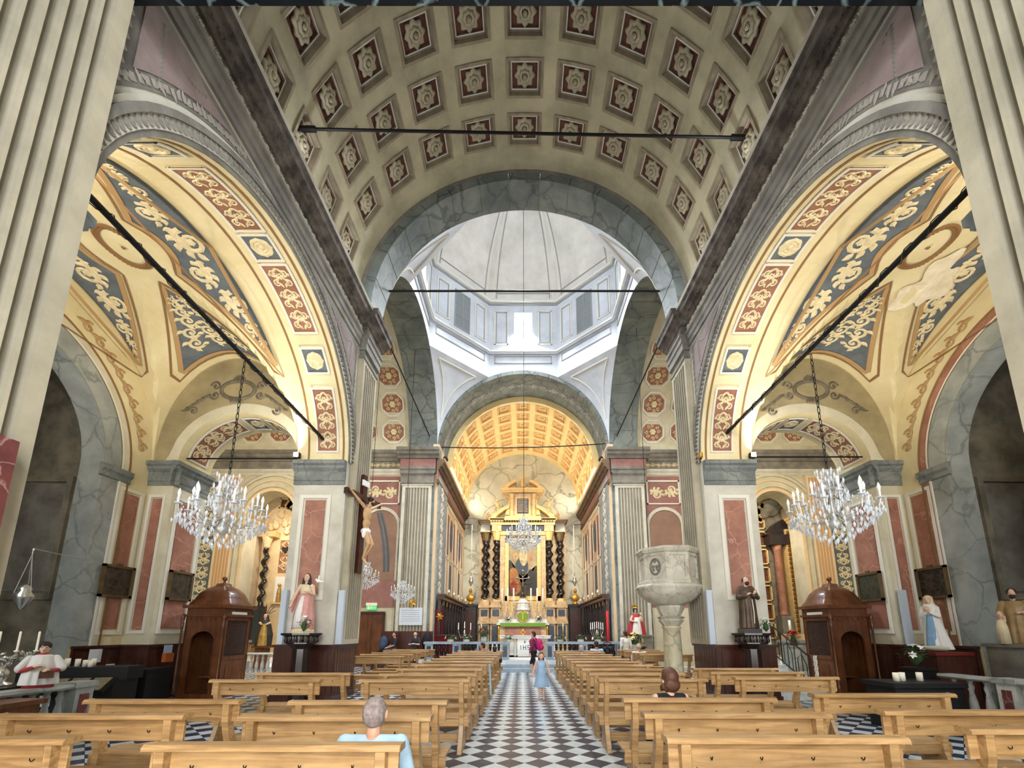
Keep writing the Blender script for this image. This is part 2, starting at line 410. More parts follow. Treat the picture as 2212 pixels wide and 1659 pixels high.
class Path:
    def __init__(s, pts):
        s.p = pts; s.c = [0.0]
        for q, r in zip(pts, pts[1:]): s.c.append(s.c[-1] + math.hypot(r[0] - q[0], r[1] - q[1]))
        s.L = s.c[-1]
    def at(s, t):
        t = min(max(t, 0), s.L); i = 0
        while i < len(s.c) - 2 and s.c[i + 1] < t: i += 1
        q, r = s.p[i], s.p[i + 1]; l = s.c[i + 1] - s.c[i] or 1; u = (t - s.c[i]) / l
        nx, nz = -(r[1] - q[1]) / l, (r[0] - q[0]) / l
        return q[0] + (r[0] - q[0]) * u, q[1] + (r[1] - q[1]) * u, nx, nz

def frame_panel(parent, P, a0, a1, z0, z1, d, pm, fm=moul_l, fw=.09, fd=.035, pname='marble_panel', gap=.05):
    mb = MB()
    for (x0, x1, y0, y1) in ((a0, a1, z0, z0 + fw), (a0, a1, z1 - fw, z1), (a0, a0 + fw, z0 + fw, z1 - fw), (a1 - fw, a1, z0 + fw, z1 - fw)):
        mb.pbox(P, x0, x1, y0, y1, d, d + fd)
    mb.build('panel_frame', fm, parent)
    g = fw + gap
    mb = MB().pbox(P, a0 + g, a1 - g, z0 + g, z1 - g, d, d + fd * .45)
    return mb.build(pname, pm, parent)
def curved_panel(parent, path, xf, t0, t1, b0, b1, pm, name, scroll=True, fm=moul_l, off=.012, fw=.05, kind=0, smat=None):
    """a framed painted panel on a soffit: t along the path, b across; xf(a, z, b) -> 3D"""
    def M(t, b, h):
        a, z, nx, nz = path.at(t); return xf(a - nx * (h + off) * 1.0, z - nz * (h + off), b)
    n = max(2, int((t1 - t0) / .18))
    g = MB().grid(n, 1, lambda u, v: M(t0 + (t1 - t0) * u, b0 + (b1 - b0) * v, 0)); o = g.build(name, pm, parent)
    fr = MB()
    for (ta, tb, ba, bb) in ((t0 - fw, t1 + fw, b0 - fw, b0), (t0 - fw, t1 + fw, b1, b1 + fw), (t0 - fw, t0, b0, b1), (t1, t1 + fw, b0, b1)):
        fr.grid(n, 1, lambda u, v: M(ta + (tb - ta) * u, ba + (bb - ba) * v, .02))
        fr.grid(n, 1, lambda u, v: M(ta + (tb - ta) * u, (ba if v else ba), .02 * v)); fr.grid(n, 1, lambda u, v: M(ta + (tb - ta) * u, bb, .02 * v))
    fr.build('panel_frame', fm, o)
    tc, bc = (t0 + t1) / 2, (b0 + b1) / 2
    s_ = MB()
    if kind == 0: arabesque(s_, lambda a, b, h: M(t0 + .04 + a, bc + b, h + .003), t1 - t0 - .08, b1 - b0 - .06); nm = 'painted_arabesque'
    else:
        r = min(t1 - t0, b1 - b0) * .42; nm = 'painted_rosette'
        s_.lathe([(r, .0), (r * .95, .02), (r * .72, .025), (r * .62, .008), (r * .45, .02), (r * .3, .006), (r * .15, .03), (0, .035)], 20, fl=12, famp=.05)
        s_.v = [M(tc + v[0], bc + v[1], v[2]) for v in s_.v]
    s_.build(nm, smat or scrollc, o)
    return o

# ------------------------------------------------------------------ floor with diamond tiles
fl = struct('floor', MB().box(-18, 18, -4.2, 21.0, -.12, -.012), grout)
D = .383; TX, TY = .15, 6.01
def proj(x, y, z):
    X = x - CAM.x; Z = z - 1.7; cp, sp = cos(PITCH), sin(PITCH)
    d = y * cp + Z * sp
    if d < .2: return None
    return U0 + FPX * X / d, V0 - FPX * (-y * sp + Z * cp) / d
hd = D / 2 - .004
tm = MB(); tm.add([(0, -hd, 0), (hd, 0, 0), (0, hd, 0), (-hd, 0, 0), (0, -hd, -.012), (hd, 0, -.012), (0, hd, -.012), (-hd, 0, -.012)],
                  [(0, 1, 2, 3), (0, 4, 5, 1), (1, 5, 6, 2), (2, 6, 7, 3), (3, 7, 4, 0)])
tmesh = [tm.mesh('tile_dark', tile_d), tm.mesh('tile_pale', tile_l)]
cand = []; rest = MB()
for j in range(-28, 42):
    for i in range(-46, 46):
        for k in (0, 1):
            x = TX + (i + .5 * k) * D; y = TY + (j + .5 * k) * D
            if abs(x) > 17.5 or y < -3.9 or y > 20.7: continue
            if 10.8 < y < 12 and W < abs(x) < XI: continue
            if abs(x) > XO and y < 11.9: continue
            if W < abs(x) < XI and y < 3.7: continue
            q = proj(x, y, 0)
            vis = q is not None and -20 < q[0] < 2232 and 1380 < q[1] < 1680
            pri = y + (0 if abs(x) < 1.15 or (abs(x) < 4.6 and abs(abs(x) - 2.95) < .45) else 3.0) + (2 if abs(x) > 5 else 0)
            cand.append((pri if vis else 1e3 + y, x, y, k))
cand.sort()
for n_, (pr, x, y, k) in enumerate(cand):
    if n_ < 300:
        o = link('floor_tile', tmesh[k], fl); o.location = (x, y, 0)
    else:
        rest.mi = k; rest.add([(x + v[0], y + v[1], v[2]) for v in tm.v[:4]], ((0, 1, 2, 3),))
ro = rest.build('floor_tiles_beyond', [tile_d, tile_l], fl); ro['kind'] = 'stuff'

# ------------------------------------------------------------------ nave walls, arcades, pilasters, entablature
arch_path = Path([(YC - AH * cos(PI * i / 60), Z0 + BH * sin(PI * i / 60)) for i in range(61)])
def offs(t, k):
    a, z, nx, nz = arch_path.at(t); return a + nx * k, z + nz * k
for s, sd in ((-1, 'left'), (1, 'right')):
    Pn = plane_x(s * W, s); Pin = plane_x(s * W, -s)           # Pin: d towards the nave
    sof = MB()
    wall = struct('wall_nave_' + sd, arch_wall(Pn, -4, YB, 0, 11.3, XI - W, [(YC, AH, Z0, BH)], soff=sof), stone)
    so = sof.build('arch_soffit', cream, wall, True)
    # archivolt mouldings
    for (k0, k1, d0, mt, nm) in ((0, .07, .03, stone_d, 'archivolt_edge'), (.07, .22, .05, stone, 'archivolt_band'), (.22, .31, .09, stone_d, 'archivolt_moulding'), (.31, .37, .05, stone, 'archivolt_fillet')):
        m_ = MB(); N_ = 40; L_ = arch_path.L
        for i in range(N_):
            t0, t1 = L_ * i / N_, L_ * (i + 1) / N_
            A0, A1, B0, B1 = offs(t0, k0), offs(t0, k1), offs(t1, k0), offs(t1, k1)
            m_.quad(Pin(*A0, d0), Pin(*A1, d0), Pin(*B1, d0), Pin(*B0, d0)); m_.quad(Pin(*A0, 0), Pin(*B0, 0), Pin(*B0, d0), Pin(*A0, d0)); m_.quad(Pin(*A1, d0), Pin(*B1, d0), Pin(*B1, 0), Pin(*A1, 0))
        m_.build(nm, mt, wall)
    lf = MB(); n_ = 96
    for i in range(n_):
        t = arch_path.L * (i + .5) / n_; w_ = arch_path.L / n_ * .42
        def Ml(a, b, h, t=t): q = offs(t + b, .085 + a); return Pin(q[0], q[1], .052 + h)
        leaf(lf, 0, 0, 0, .125, w_, Ml, .03, 0)
    o = lf.build('archivolt_leaf_band', stone_d, wall); o['kind'] = 'stuff'
    # spandrel panels with a leaf border and a garland
    for side in (-1, 1):
        ys = [YC + side * (.95 + (AH + .02 - .95) * i / 14) for i in range(15)]
        def zlow(y, k):
            dx = min(abs(y - YC), AH + k - .001); return Z0 + (BH + k) * sqrt(max(0, 1 - (dx / (AH + k)) ** 2))
        pm_, bm_ = MB(), MB()
        for y0, y1 in zip(ys, ys[1:]):
            for mb_, k, zt, d in ((bm_, .43, 9.54, .012), (pm_, .60, 9.42, .024)):
                za, zb = min(zlow(y0, k), zt), min(zlow(y1, k), zt)
                if za < zt or zb < zt:
                    if mb_ is pm_ and abs(y1 - YC) > AH - .14: continue
                    mb_.quad(Pin(y0, za, d), Pin(y1, zb, d), Pin(y1, zt, d), Pin(y0, zt, d))
        b_ = bm_.build('spandrel_border', stone_d, wall); pm_.build('spandrel_panel', purple, b_)
        orn = MB()
        def Mg(a, b, h, side=side): return Pin(YC + side * a, b, .02 + h)
        for i in range(34):                                   # curved leaf border
            dx = .9 + (AH - .75) * i / 33; z_ = zlow(YC + dx, .515)
            if z_ < 9.48: disk(orn, dx, z_, .06, Mg, .012, 8, 1); leaf(orn, dx, z_, random.uniform(0, 6), .10, .03, Mg, .010)
        for i in range(14): disk(orn, AH - .03, 6.9 + i * .18, .05, Mg, .012, 8, 1) if 6.9 + i * .18 > zlow(YC + AH - .03, .5) else None
        orn.build('border_leaves', mat('border_leaf_grey_' + sd + str(side), (160, 152, 142), .8), b_)
        gar = MB()
        for i in range(12): disk(gar, 3.08 - .006 * i, 9.34 - i * .07, .05 - .002 * i, Mg, .016, 8, 1)
        for i in range(12): a_ = 2.35 + i * .06; disk(gar, a_, 9.34 - .16 * sin(PI * i / 11) - .0 * i, .035, Mg, .014, 8, 1) if 9.30 - .16 * sin(PI * i / 11) > zlow(YC + a_, .62) else None
        gar.build('painted_garland', stone_d, b_)
    # soffit panels, in order from the far springing to the crown and on
    L_ = arch_path.L
    xf = (lambda a, z, b, s=s: (s * b, a, z))
    pos = [(.30, 1.88, 0), (2.30, 2.85, 1), (3.26, 4.78, 0)]
    pos = pos + [(L_ / 2 - .27, L_ / 2 + .27, 1)] + [(L_ - t1, L_ - t0, k) for (t0, t1, k) in pos]
    for (t0, t1, k) in pos:
        curved_panel(wall, arch_path, xf, t0, t1, 5.0, 5.5, panred if k == 0 else panblue, 'soffit_panel', kind=k)
    ln = MB()
    for bx in (4.80, 5.72):
        ln.grid(50, 1, lambda u, v: xf(*[c - d * .012 for c, d in zip(arch_path.at(L_ * u)[:2], arch_path.at(L_ * u)[2:])], bx + .05 * v))
    ln.build('soffit_line', brownln, wall)
    # imposts on both jambs
    prof_i = [(0, 5.46), (.03, 5.46), (.03, 5.56), (.05, 5.58), (.05, 5.82), (.12, 5.90), (.12, 5.96), (.18, 6.0), (.18, 6.1), (0, 6.12)]
    for yj, dr in ((YJ - .05, -1), (YC - AH, 1)):
        MB().run(prof_i, plane_y(yj, dr), s * (W + .02), s * (XI + .02)).build('impost', impost_m, wall)
    # marble panel on the far jamb
    frame_panel(wall, plane_y(YJ - .05, -1), min(s * 5.05, s * 5.85), max(s * 5.05, s * 5.85), 2.45, 5.18, .002, rmarb)
    # wooden dado around the pier
    dd = MB(); 
    dado = struct('baseboard_pier_' + sd, MB().box(min(s * (W - .06), s * (XI + .06)), max(s * (W - .06), s * (XI + .06)), YJ - .12, YB + .04, 0, 1.30), dwood)
    MB().box(min(s * (W - .10), s * (XI + .10)), max(s * (W - .10), s * (XI + .10)), YJ - .16, YB + .06, 1.30, 1.36).build('dado_cap', dwood, dado)
    MB().box(min(s * (W - .09), s * (XI + .09)), max(s * (W - .09), s * (XI + .09)), YJ - .15, YB + .06, 0, .16).build('dado_base', dwood, dado)
    Pf = plane_y(YJ - .12, -1)
    for (b0, b1) in ((4.78, 5.18), (5.24, 5.6), (5.66, 6.02)):
        MB().pbox(Pf, min(s * b0, s * b1), max(s * b0, s * b1), .22, 1.24, 0, .02).build('dado_panel', dwood, dado)
    for k in range(7): MB().pbox(plane_x(s * (W - .06), -s), YJ - .08 + k * .155, YJ + .055 + k * .155, .22, 1.26, 0, .015).build('dado_board', dwood, dado)
    # pilasters on the nave face
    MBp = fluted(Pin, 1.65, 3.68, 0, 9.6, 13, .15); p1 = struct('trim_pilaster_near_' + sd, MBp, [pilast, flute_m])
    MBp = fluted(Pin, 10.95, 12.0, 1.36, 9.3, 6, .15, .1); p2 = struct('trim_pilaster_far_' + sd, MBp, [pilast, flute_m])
    m_ = MB()
    for (z0, z1, e) in ((9.3, 9.38, .03), (9.38, 9.54, .0), (9.54, 9.62, .06)): m_.pbox(Pin, 10.95 - e, 12.0 + e, z0, z1, 0, .15 + e)
    m_.build('capital', stone_d, p2)
    # entablature
    arc = [(0, 9.62), (.05, 9.62), (.05, 9.76), (.08, 9.79), (.08, 9.94), (.12, 9.98), (.12, 10.04), (0, 10.04)]
    fri = [(0, 10.04), (.06, 10.04), (.06, 10.28), (0, 10.28)]
    cor = [(0, 10.28), (.10, 10.29), (.12, 10.36), (.20, 10.40), (.22, 10.46), (.30, 10.50), (.31, 10.62), (.35, 10.66), (.37, 10.76), (0, 10.8)]
    ent = struct('trim_entablature_' + sd, MB().run(arc, Pin, -4, 10.9), stone_d)
    MB().run(fri, Pin, -4, 10.9).build('frieze', corn_d, ent); MB().run(cor, Pin, -4, 10.9).build('cornice', corn_d, ent)
    MB().run([(.36, 10.68), (.38, 10.76), (.3, 10.79)], Pin, -4, 10.9).build('cornice_edge', stone, ent)
    up = lambda pr: [(d + .15 if d > 0 else 0, z) for d, z in pr]
    MB().run(up(arc), Pin, 10.9, 12.08).build('architrave_break', stone_d, ent); MB().run(up(fri), Pin, 10.9, 12.06).build('frieze_break', corn_d, ent); MB().run(up(cor), Pin, 10.75, 12.2).build('cornice_break', corn_d, ent)
    fo = MB(); rinceau(fo, lambda a, b, h: Pin(a, 10.16 + b, .062 + h), 7.0, lambda a: .22, .02, a0=3.8); fo.build('frieze_scroll', stone, ent)
    dt = MB()
    for k in range(56): dt.pbox(Pin, 3.7 + k * .13, 3.77 + k * .13, 10.37, 10.42, .1, .19)
    o = dt.build('dentil_row', corn_d, ent); o['kind'] = 'stuff'
# red marble block at the foot of the near left pilaster
tag(MB().box(-4.55, -4.36, 1.2, 3.42, 0, 3.28).build('marble_pier_block', rmarb_d), 'wine red veined marble block in front of the near left pilaster', 'marble block')
# organ loft soffit of black marble
struct('ceiling_loft', MB().box(-W, W, -4, 3.72, 8.84, 9.3), bmarb)
# west end behind the camera
struct('wall_west', MB().box(-W, W, -4.3, -4, 0, 16), stone)
fill_pane = mat('added_glow_glass', (250, 250, 248), .3, emit=(240, 246, 255), es=1.2)  # emissive material of the added panes behind the fill lights
for nm, x0, x1, z0, z1 in (('added_pane_low', -2.1, 2.1, .3, 4.9), ('window_5', -2.5, 2.5, 5.5, 8.5)):  # unseen lit panes put in as source for the west fill
    wo = struct(nm, MB().box(x0, x1, -4.0, -3.96, z0, z1), fill_pane); fr_ = MB()
    for q in ((x0 - .15, x1 + .15, z0 - .15, z0), (x0 - .15, x1 + .15, z1, z1 + .15), (x0 - .15, x0, z0, z1), (x1, x1 + .15, z0, z1), (-.05, .05, z0, z1)): fr_.box(q[0], q[1], -4.0, -3.9, q[2], q[3])
    fr_.build('pane_frame', dwood, wo)

# ------------------------------------------------------------------ nave vault with coffers
RV, ZV = 4.93, 11.0
step = math.radians(15.4); ch, cy = math.radians(15.4 * .5 * .68), .39
thb = [-PI / 2]
for k in range(-5, 6): thb += [k * step - ch, k * step + ch]
thb.append(PI / 2)
rows = [9.9 - 1.18 * i for i in range(7)]
yb = [-4.0]
for y in reversed(rows): yb += [y - cy, y + cy]
yb.append(11.05)
vm = MB()
for i in range(len(thb) - 1):
    sub = 2 if thb[i + 1] - thb[i] > .12 else 1
    for j in range(len(yb) - 1):
        if i % 2 == 1 and j % 2 == 1: continue
        for q in range(sub):
            t0 = thb[i] + (thb[i + 1] - thb[i]) * q / sub; t1 = thb[i] + (thb[i + 1] - thb[i]) * (q + 1) / sub
            vm.quad((RV * sin(t0), yb[j], ZV + RV * cos(t0)), (RV * sin(t1), yb[j], ZV + RV * cos(t1)), (RV * sin(t1), yb[j + 1], ZV + RV * cos(t1)), (RV * sin(t0), yb[j + 1], ZV + RV * cos(t0)))
vault = struct('ceiling_nave_vault', vm, vaultp)
# coffer in local frame: x across the arc, y along the nave, z up (away from the room)
cx = RV * ch
def ringbox(mb, x0, y0, z0, x1, y1, z1):
    for k in range(4):
        c = [(-1, -1), (1, -1), (1, 1), (-1, 1)]; p, q = c[k], c[(k + 1) % 4]
        mb.quad((p[0] * x0, p[1] * y0, z0), (q[0] * x0, q[1] * y0, z0), (q[0] * x1, q[1] * y1, z1), (p[0] * x1, p[1] * y1, z1))
cf = MB(); ringbox(cf, cx + .03, cy + .03, -.045, cx - .03, cy - .03, -.045); ringbox(cf, cx + .03, cy + .03, -.045, cx + .03, cy + .03, .06); ringbox(cf, cx - .03, cy - .03, -.045, cx - .05, cy - .05, .06); ringbox(cf, cx - .05, cy - .05, .06, cx - .10, cy - .10, .06); ringbox(cf, cx - .10, cy - .10, .06, cx - .11, cy - .11, .12)
cfm = cf.mesh('coffer', coffr)
cp_ = MB(); cp_.quad((-cx + .09, -cy + .09, .12), (cx - .09, -cy + .09, .12), (cx - .09, cy - .09, .12), (-cx + .09, cy - .09, .12)); cpm = cp_.mesh('coffer_ground', cofred)
cl_ = MB(); ringbox(cl_, cx - .095, cy - .095, .057, cx - .12, cy - .12, .057); clm = cl_.mesh('coffer_fillet', moul_l)
rs = MB(); r_ = .245
rs.lathe([(r_, .115), (r_ * .98, .06), (r_ * .7, .03), (r_ * .62, .05)], 32, fl=8, famp=.14)
rs.lathe([(r_ * .62, .06), (r_ * .5, .01), (r_ * .34, .0), (r_ * .3, .05)], 24, fl=8, famp=.10)
rs.lathe([(r_ * .22, .06), (r_ * .2, .0), (r_ * .1, -.03), (.001, -.035)], 12)
rsm = rs.mesh('rosette', rosec, True)
for i, y in enumerate(rows[:6]):
    for k in range(-5, 6):
        th = k * step
        o = link('coffer', cfm, vault); o.location = (RV * sin(th), y, ZV + RV * cos(th)); o.rotation_euler = (0, th, 0)
        for nm, me in (('coffer_ground', cpm), ('coffer_fillet', clm), ('rosette', rsm)): link(nm, me, o)
# ------------------------------------------------------------------ crossing: nave arch voussoirs, side arches, chancel arch
def voussoirs(name, n, R0, R1, mapf, d0, d1, mt, ringm=None):
    o = None
    bk = MB().grid(n * 4, 1, lambda u, v: mapf(R0 + .012, PI * u, d0 + (d1 - d0) * v))
    for k in range(n):
        m_ = MB(); t0 = PI * k / n + .003; t1 = PI * (k + 1) / n - .003; S = 5
        for q in range(S):
            a, b = t0 + (t1 - t0) * q / S, t0 + (t1 - t0) * (q + 1) / S
            for (r, dd0, dd1) in ((R0, d0, d1),): m_.quad(mapf(r, a, dd0), mapf(r, b, dd0), mapf(r, b, dd1), mapf(r, a, dd1))
            m_.quad(mapf(R0, a, d0), mapf(R0, b, d0), mapf(R1, b, d0), mapf(R1, a, d0))
            m_.quad(mapf(R0, a, d1), mapf(R0, b, d1), mapf(R1, b, d1), mapf(R1, a, d1))
        for a in (t0, t1): m_.quad(mapf(R0, a, d0), mapf(R1, a, d0), mapf(R1, a, d1), mapf(R0, a, d1))
        if o is None: o = struct(name, m_, mt)
        else: m_.build('voussoir', mt, o)
    bk.build('arch_mortar', stone_d, o)
    return o
mny = lambda r, a, d: (-r * cos(a), d, ZS + r * sin(a))
nar = voussoirs('wall_crossing_nave_arch', 15, HC, RV + .03, mny, 11.0, 11.994, gmarb)
rg = MB().grid(48, 1, lambda u, v: (-(4.78 + .13 * v) * cos(PI * u), 10.985, ZS + (4.78 + .13 * v) * sin(PI * u))); rg.grid(48, 1, lambda u, v: (-4.78 * cos(PI * u), 10.985 + .03 * v, ZS + 4.78 * sin(PI * u))); rg.build('arch_ring_moulding', stone_d, nar, True)
for s, sd in ((-1, 'left'), (1, 'right')):
    voussoirs('wall_transept_arch_' + sd, 15, HC, HC + .12, lambda r, a, d, s=s: (s * d, YX - r * cos(a), ZS + r * sin(a)), HC + .006, 6.0, gmarb)
ch_arch = voussoirs('wall_chancel_arch', 15, HC - .1, HC + .16, lambda r, a, d: (-r * cos(a), d, ZS - .1 + r * sin(a)), YE + .006, YE + 2.3, gmarb)
fz = MB()
def Mfz(a, b, h):
    th = a / (HC - .1); r = HC - .11 - h; return (-r * cos(th), YE + 1.15 + b, ZS - .1 + r * sin(th))
rinceau(fz, Mfz, PI * (HC - .1), lambda a: .75, .02); fz.build('arch_scroll_frieze', gmarb_l, ch_arch)
# pendentives and the walls above the four arches up to the octagon
ZO = 16.0; hf = HC * math.tan(PI / 8)
tmax = math.acos(hf / HC)
pend = MB(); lip = MB()
def arc_pt(side, sgn, t):      # point on the arch of one side, at angle t from the springing at end sgn
    o_ = sgn * HC * cos(t); z = ZS + HC * sin(t)
    return {'n': (o_, YX - HC, z), 'e': (o_, YX + HC, z), 'l': (-HC, YX + o_, z), 'r': (HC, YX + o_, z)}[side]
pen_o = None
for (A, sa, B, sb) in (('n', -1, 'l', -1), ('n', 1, 'r', -1), ('e', -1, 'l', 1), ('e', 1, 'r', 1)):
    m_ = MB(); n = 14
    def fn(u, v, A=A, sa=sa, B=B, sb=sb):
        t = tmax * v; p, q = Vector(arc_pt(A, sa, t)), Vector(arc_pt(B, sb, t)); return p.lerp(q, u)
    m_.grid(10, n, fn)
    p, q = Vector(arc_pt(A, sa, tmax)), Vector(arc_pt(B, sb, tmax))
    m_.quad(p, q, (q.x, q.y, ZO), (p.x, p.y, ZO))
    if pen_o is None: pen_o = struct('ceiling_pendentives', m_, domeg); own = pen_o
    else: own = m_.build('pendentive', domeg, pen_o)
    # raised triangular moulding
    c = Vector((0, YX, 13)); ed = []
    for (u0, v0, u1, v1) in ((.5, .32, .14, .92), (.14, .92, .86, .92), (.86, .92, .5, .32)):
        ed.append([Vector(fn(u0 + (u1 - u0) * i / 8, v0 + (v1 - v0) * i / 8)) * 1 for i in range(9)])
    mm = MB()
    for e in ed: mm.tube([x + (c - x).normalized() * .02 for x in e], .035, 6)
    mm.build('pendentive_moulding', moul_l if own is pen_o else moul_l, pen_o)
    for side, sg in ((A, sa), (B, sb)): pass
for side in 'nelr':
    m_ = MB(); n = 16
    pts = [arc_pt(side, -1, tmax + (PI - 2 * tmax) * i / n) for i in range(n + 1)]
    for p, q in zip(pts, pts[1:]): m_.quad(p, q, (q[0], q[1], ZO), (p[0], p[1], ZO))
    own = m_.build('tympanum_strip', domeg, pen_o)
# drum and dome: octagon facets
ZD0, ZD1 = 16.55, 19.75
ang = [PI / 8 + k * PI / 4 for k in range(8)]; RO = HC / cos(PI / 8)
drum = None
def ocorner(k, r, z): return Vector((r * cos(ang[k % 8]), YX + r * sin(ang[k % 8]), z))
for k in range(8):
    a0, a1 = ocorner(k, RO, 0), ocorner(k + 1, RO, 0); e = (a1 - a0).normalized(); L_ = (a1 - a0).length
    nrm = Vector((0, YX, 0)) - (a0 + a1) / 2; nrm.z = 0; nrm.normalize()
    def Pk(a, z, d, a0=a0, e=e, nrm=nrm): q = a0 + e * a + nrm * d; return (q.x, q.y, z)
    real = k % 2 == 1                                        # cardinal facets hold real windows
    m_ = MB(); c = L_ / 2; ww, w0, w1 = .49, 16.95, 19.1
    if real:
        for (x0, x1, y0, y1) in ((0, c - ww, ZO, ZD1 + .3), (c + ww, L_, ZO, ZD1 + .3), (c - ww, c + ww, ZO, w0), (c - ww, c + ww, w1, ZD1 + .3)): m_.quad(Pk(x0, y0, 0), Pk(x1, y0, 0), Pk(x1, y1, 0), Pk(x0, y1, 0))
        for (x0, x1, y0, y1) in ((c - ww, c - ww, w0, w1), (c + ww, c + ww, w0, w1)): m_.quad(Pk(x0, y0, 0), Pk(x0, y1, 0), Pk(x0, y1, -.5), Pk(x0, y0, -.5))
        for z in (w0, w1): m_.quad(Pk(c - ww, z, 0), Pk(c + ww, z, 0), Pk(c + ww, z, -.5), Pk(c - ww, z, -.5))
    else: m_.quad(Pk(0, ZO, 0), Pk(L_, ZO, 0), Pk(L_, ZD1 + .3, 0), Pk(0, ZD1 + .3, 0))
    if drum is None: drum = struct('wall_drum', m_, domeg)
    else: m_.build('drum_facet', domeg, drum)
    for (x0, x1) in ((.28, c - .82), (c + .82, L_ - .28)):
        fm_ = MB(); f = .06
        for q in ((x0, x1, 17.1, 17.1 + f), (x0, x1, 19.2 - f, 19.2), (x0, x0 + f, 17.1, 19.2), (x1 - f, x1, 17.1, 19.2)): fm_.pbox(Pk, *q, 0, .05)
        fm_.build('drum_panel_moulding', moul_l, drum)
        fm_ = MB(); f = .03; x0 += .09; x1 -= .09
        for q in ((x0, x1, 17.19, 17.19 + f), (x0, x1, 19.11 - f, 19.11), (x0, x0 + f, 17.19, 19.11), (x1 - f, x1, 17.19, 19.11)): fm_.pbox(Pk, *q, 0, .02)
        fm_.build('drum_panel_line', moul_g, drum)
    fm_ = MB(); x0, x1, f = .3, L_ - .3, .045
    for q in ((x0, x1, 15.95, 15.95 + f), (x0, x1, 16.4 - f, 16.4), (x0, x0 + f, 15.95, 16.4), (x1 - f, x1, 15.95, 16.4)): fm_.pbox(Pk, *q, 0, .035)
    fm_.build('lower_band_moulding', moul_g, drum)
    if real:
        wn = struct('window_%d' % (k // 2 + 1), MB().pbox(Pk, c - ww, c + ww, w0, w1, -.42, -.40), skyglass)
        wf_ = MB()
        for q in ((c - ww, c + ww, w0, w0 + .06), (c - ww, c + ww, w1 - .06, w1), (c - ww, c - ww + .06, w0, w1), (c + ww - .06, c + ww, w0, w1)): wf_.pbox(Pk, *q, -.4, -.34)
        wf_.build('window_frame', moul_l, wn); MB().pbox(Pk, c - .02, c + .02, w0, w1, -.39, -.36).build('window_bar', moul_g, wn)
    else:
        fa = MB().pbox(Pk, c - .5, c + .5, 17.0, 19.15, .004, .012).build('painted_window', paleglass, drum)
        g_ = MB()
        for q in ((c - .5, c + .5, 17.0, 17.07), (c - .5, c + .5, 19.08, 19.15), (c - .5, c - .44, 17, 19.15), (c + .44, c + .5, 17, 19.15), (c - .02, c + .02, 17, 19.15), (c - .5, c + .5, 18.4, 18.44), (c - .5, c + .5, 17.72, 17.76)): g_.pbox(Pk, *q, .012, .03)
        g_.build('painted_glazing_bars', moul_g, fa)
for (z0, z1, e, mt) in ((16.48, 16.56, .14, domeg), (16.56, 16.64, .22, moul_l), (19.55, 19.62, .10, moul_g), (19.66, 19.76, .20, moul_l), (19.76, 19.9, .12, domeg)):
    m_ = MB()
    for k in range(8):
        R2 = RO - e
        m_.quad(ocorner(k, RO, z0), ocorner(k + 1, RO, z0), ocorner(k + 1, R2, z0), ocorner(k, R2, z0)); m_.quad(ocorner(k, R2, z0), ocorner(k + 1, R2, z0), ocorner(k + 1, R2, z1), ocorner(k, R2, z1)); m_.quad(ocorner(k, R2, z1), ocorner(k + 1, R2, z1), ocorner(k + 1, RO, z1), ocorner(k, RO, z1))
    m_.build('drum_ledge', mt, drum)
dome = None; HD = 4.6
for k in range(8):
    m_ = MB().grid(4, 14, lambda u, v: ocorner(k, (RO) * cos(v * PI / 2 * .97), 19.85 + HD * sin(v * PI / 2 * .97)).lerp(ocorner(k + 1, RO * cos(v * PI / 2 * .97), 19.85 + HD * sin(v * PI / 2 * .97)), u))
    if dome is None: dome = struct('ceiling_dome', m_, domep)
    else: m_.build('dome_facet', domep, dome)
    for (u, r) in ((.06, .05), (.94, .05), (.10, .03), (.90, .03)):
        pts = [ocorner(k, RO * cos(v), 19.85 + HD * sin(v)).lerp(ocorner(k + 1, RO * cos(v), 19.85 + HD * sin(v)), u) for v in [PI / 2 * .93 * i / 14 + .02 for i in range(15)]]
        MB().tube(pts, r, 5).build('dome_rib', moul_l if r > .04 else moul_g, dome)
    p_ = [ocorner(k, RO * cos(.1), 19.85 + HD * sin(.1)).lerp(ocorner(k + 1, RO * cos(.1), 19.85 + HD * sin(.1)), u) for u in (.1, .9)]
    MB().tube(p_, .04, 5).build('dome_rib_base', moul_g, dome)
MB().lathe([(.75, 24.1), (.75, 25.0), (0, 25.2)], 8, (0, YX, 0)).build('lantern', domep, dome)
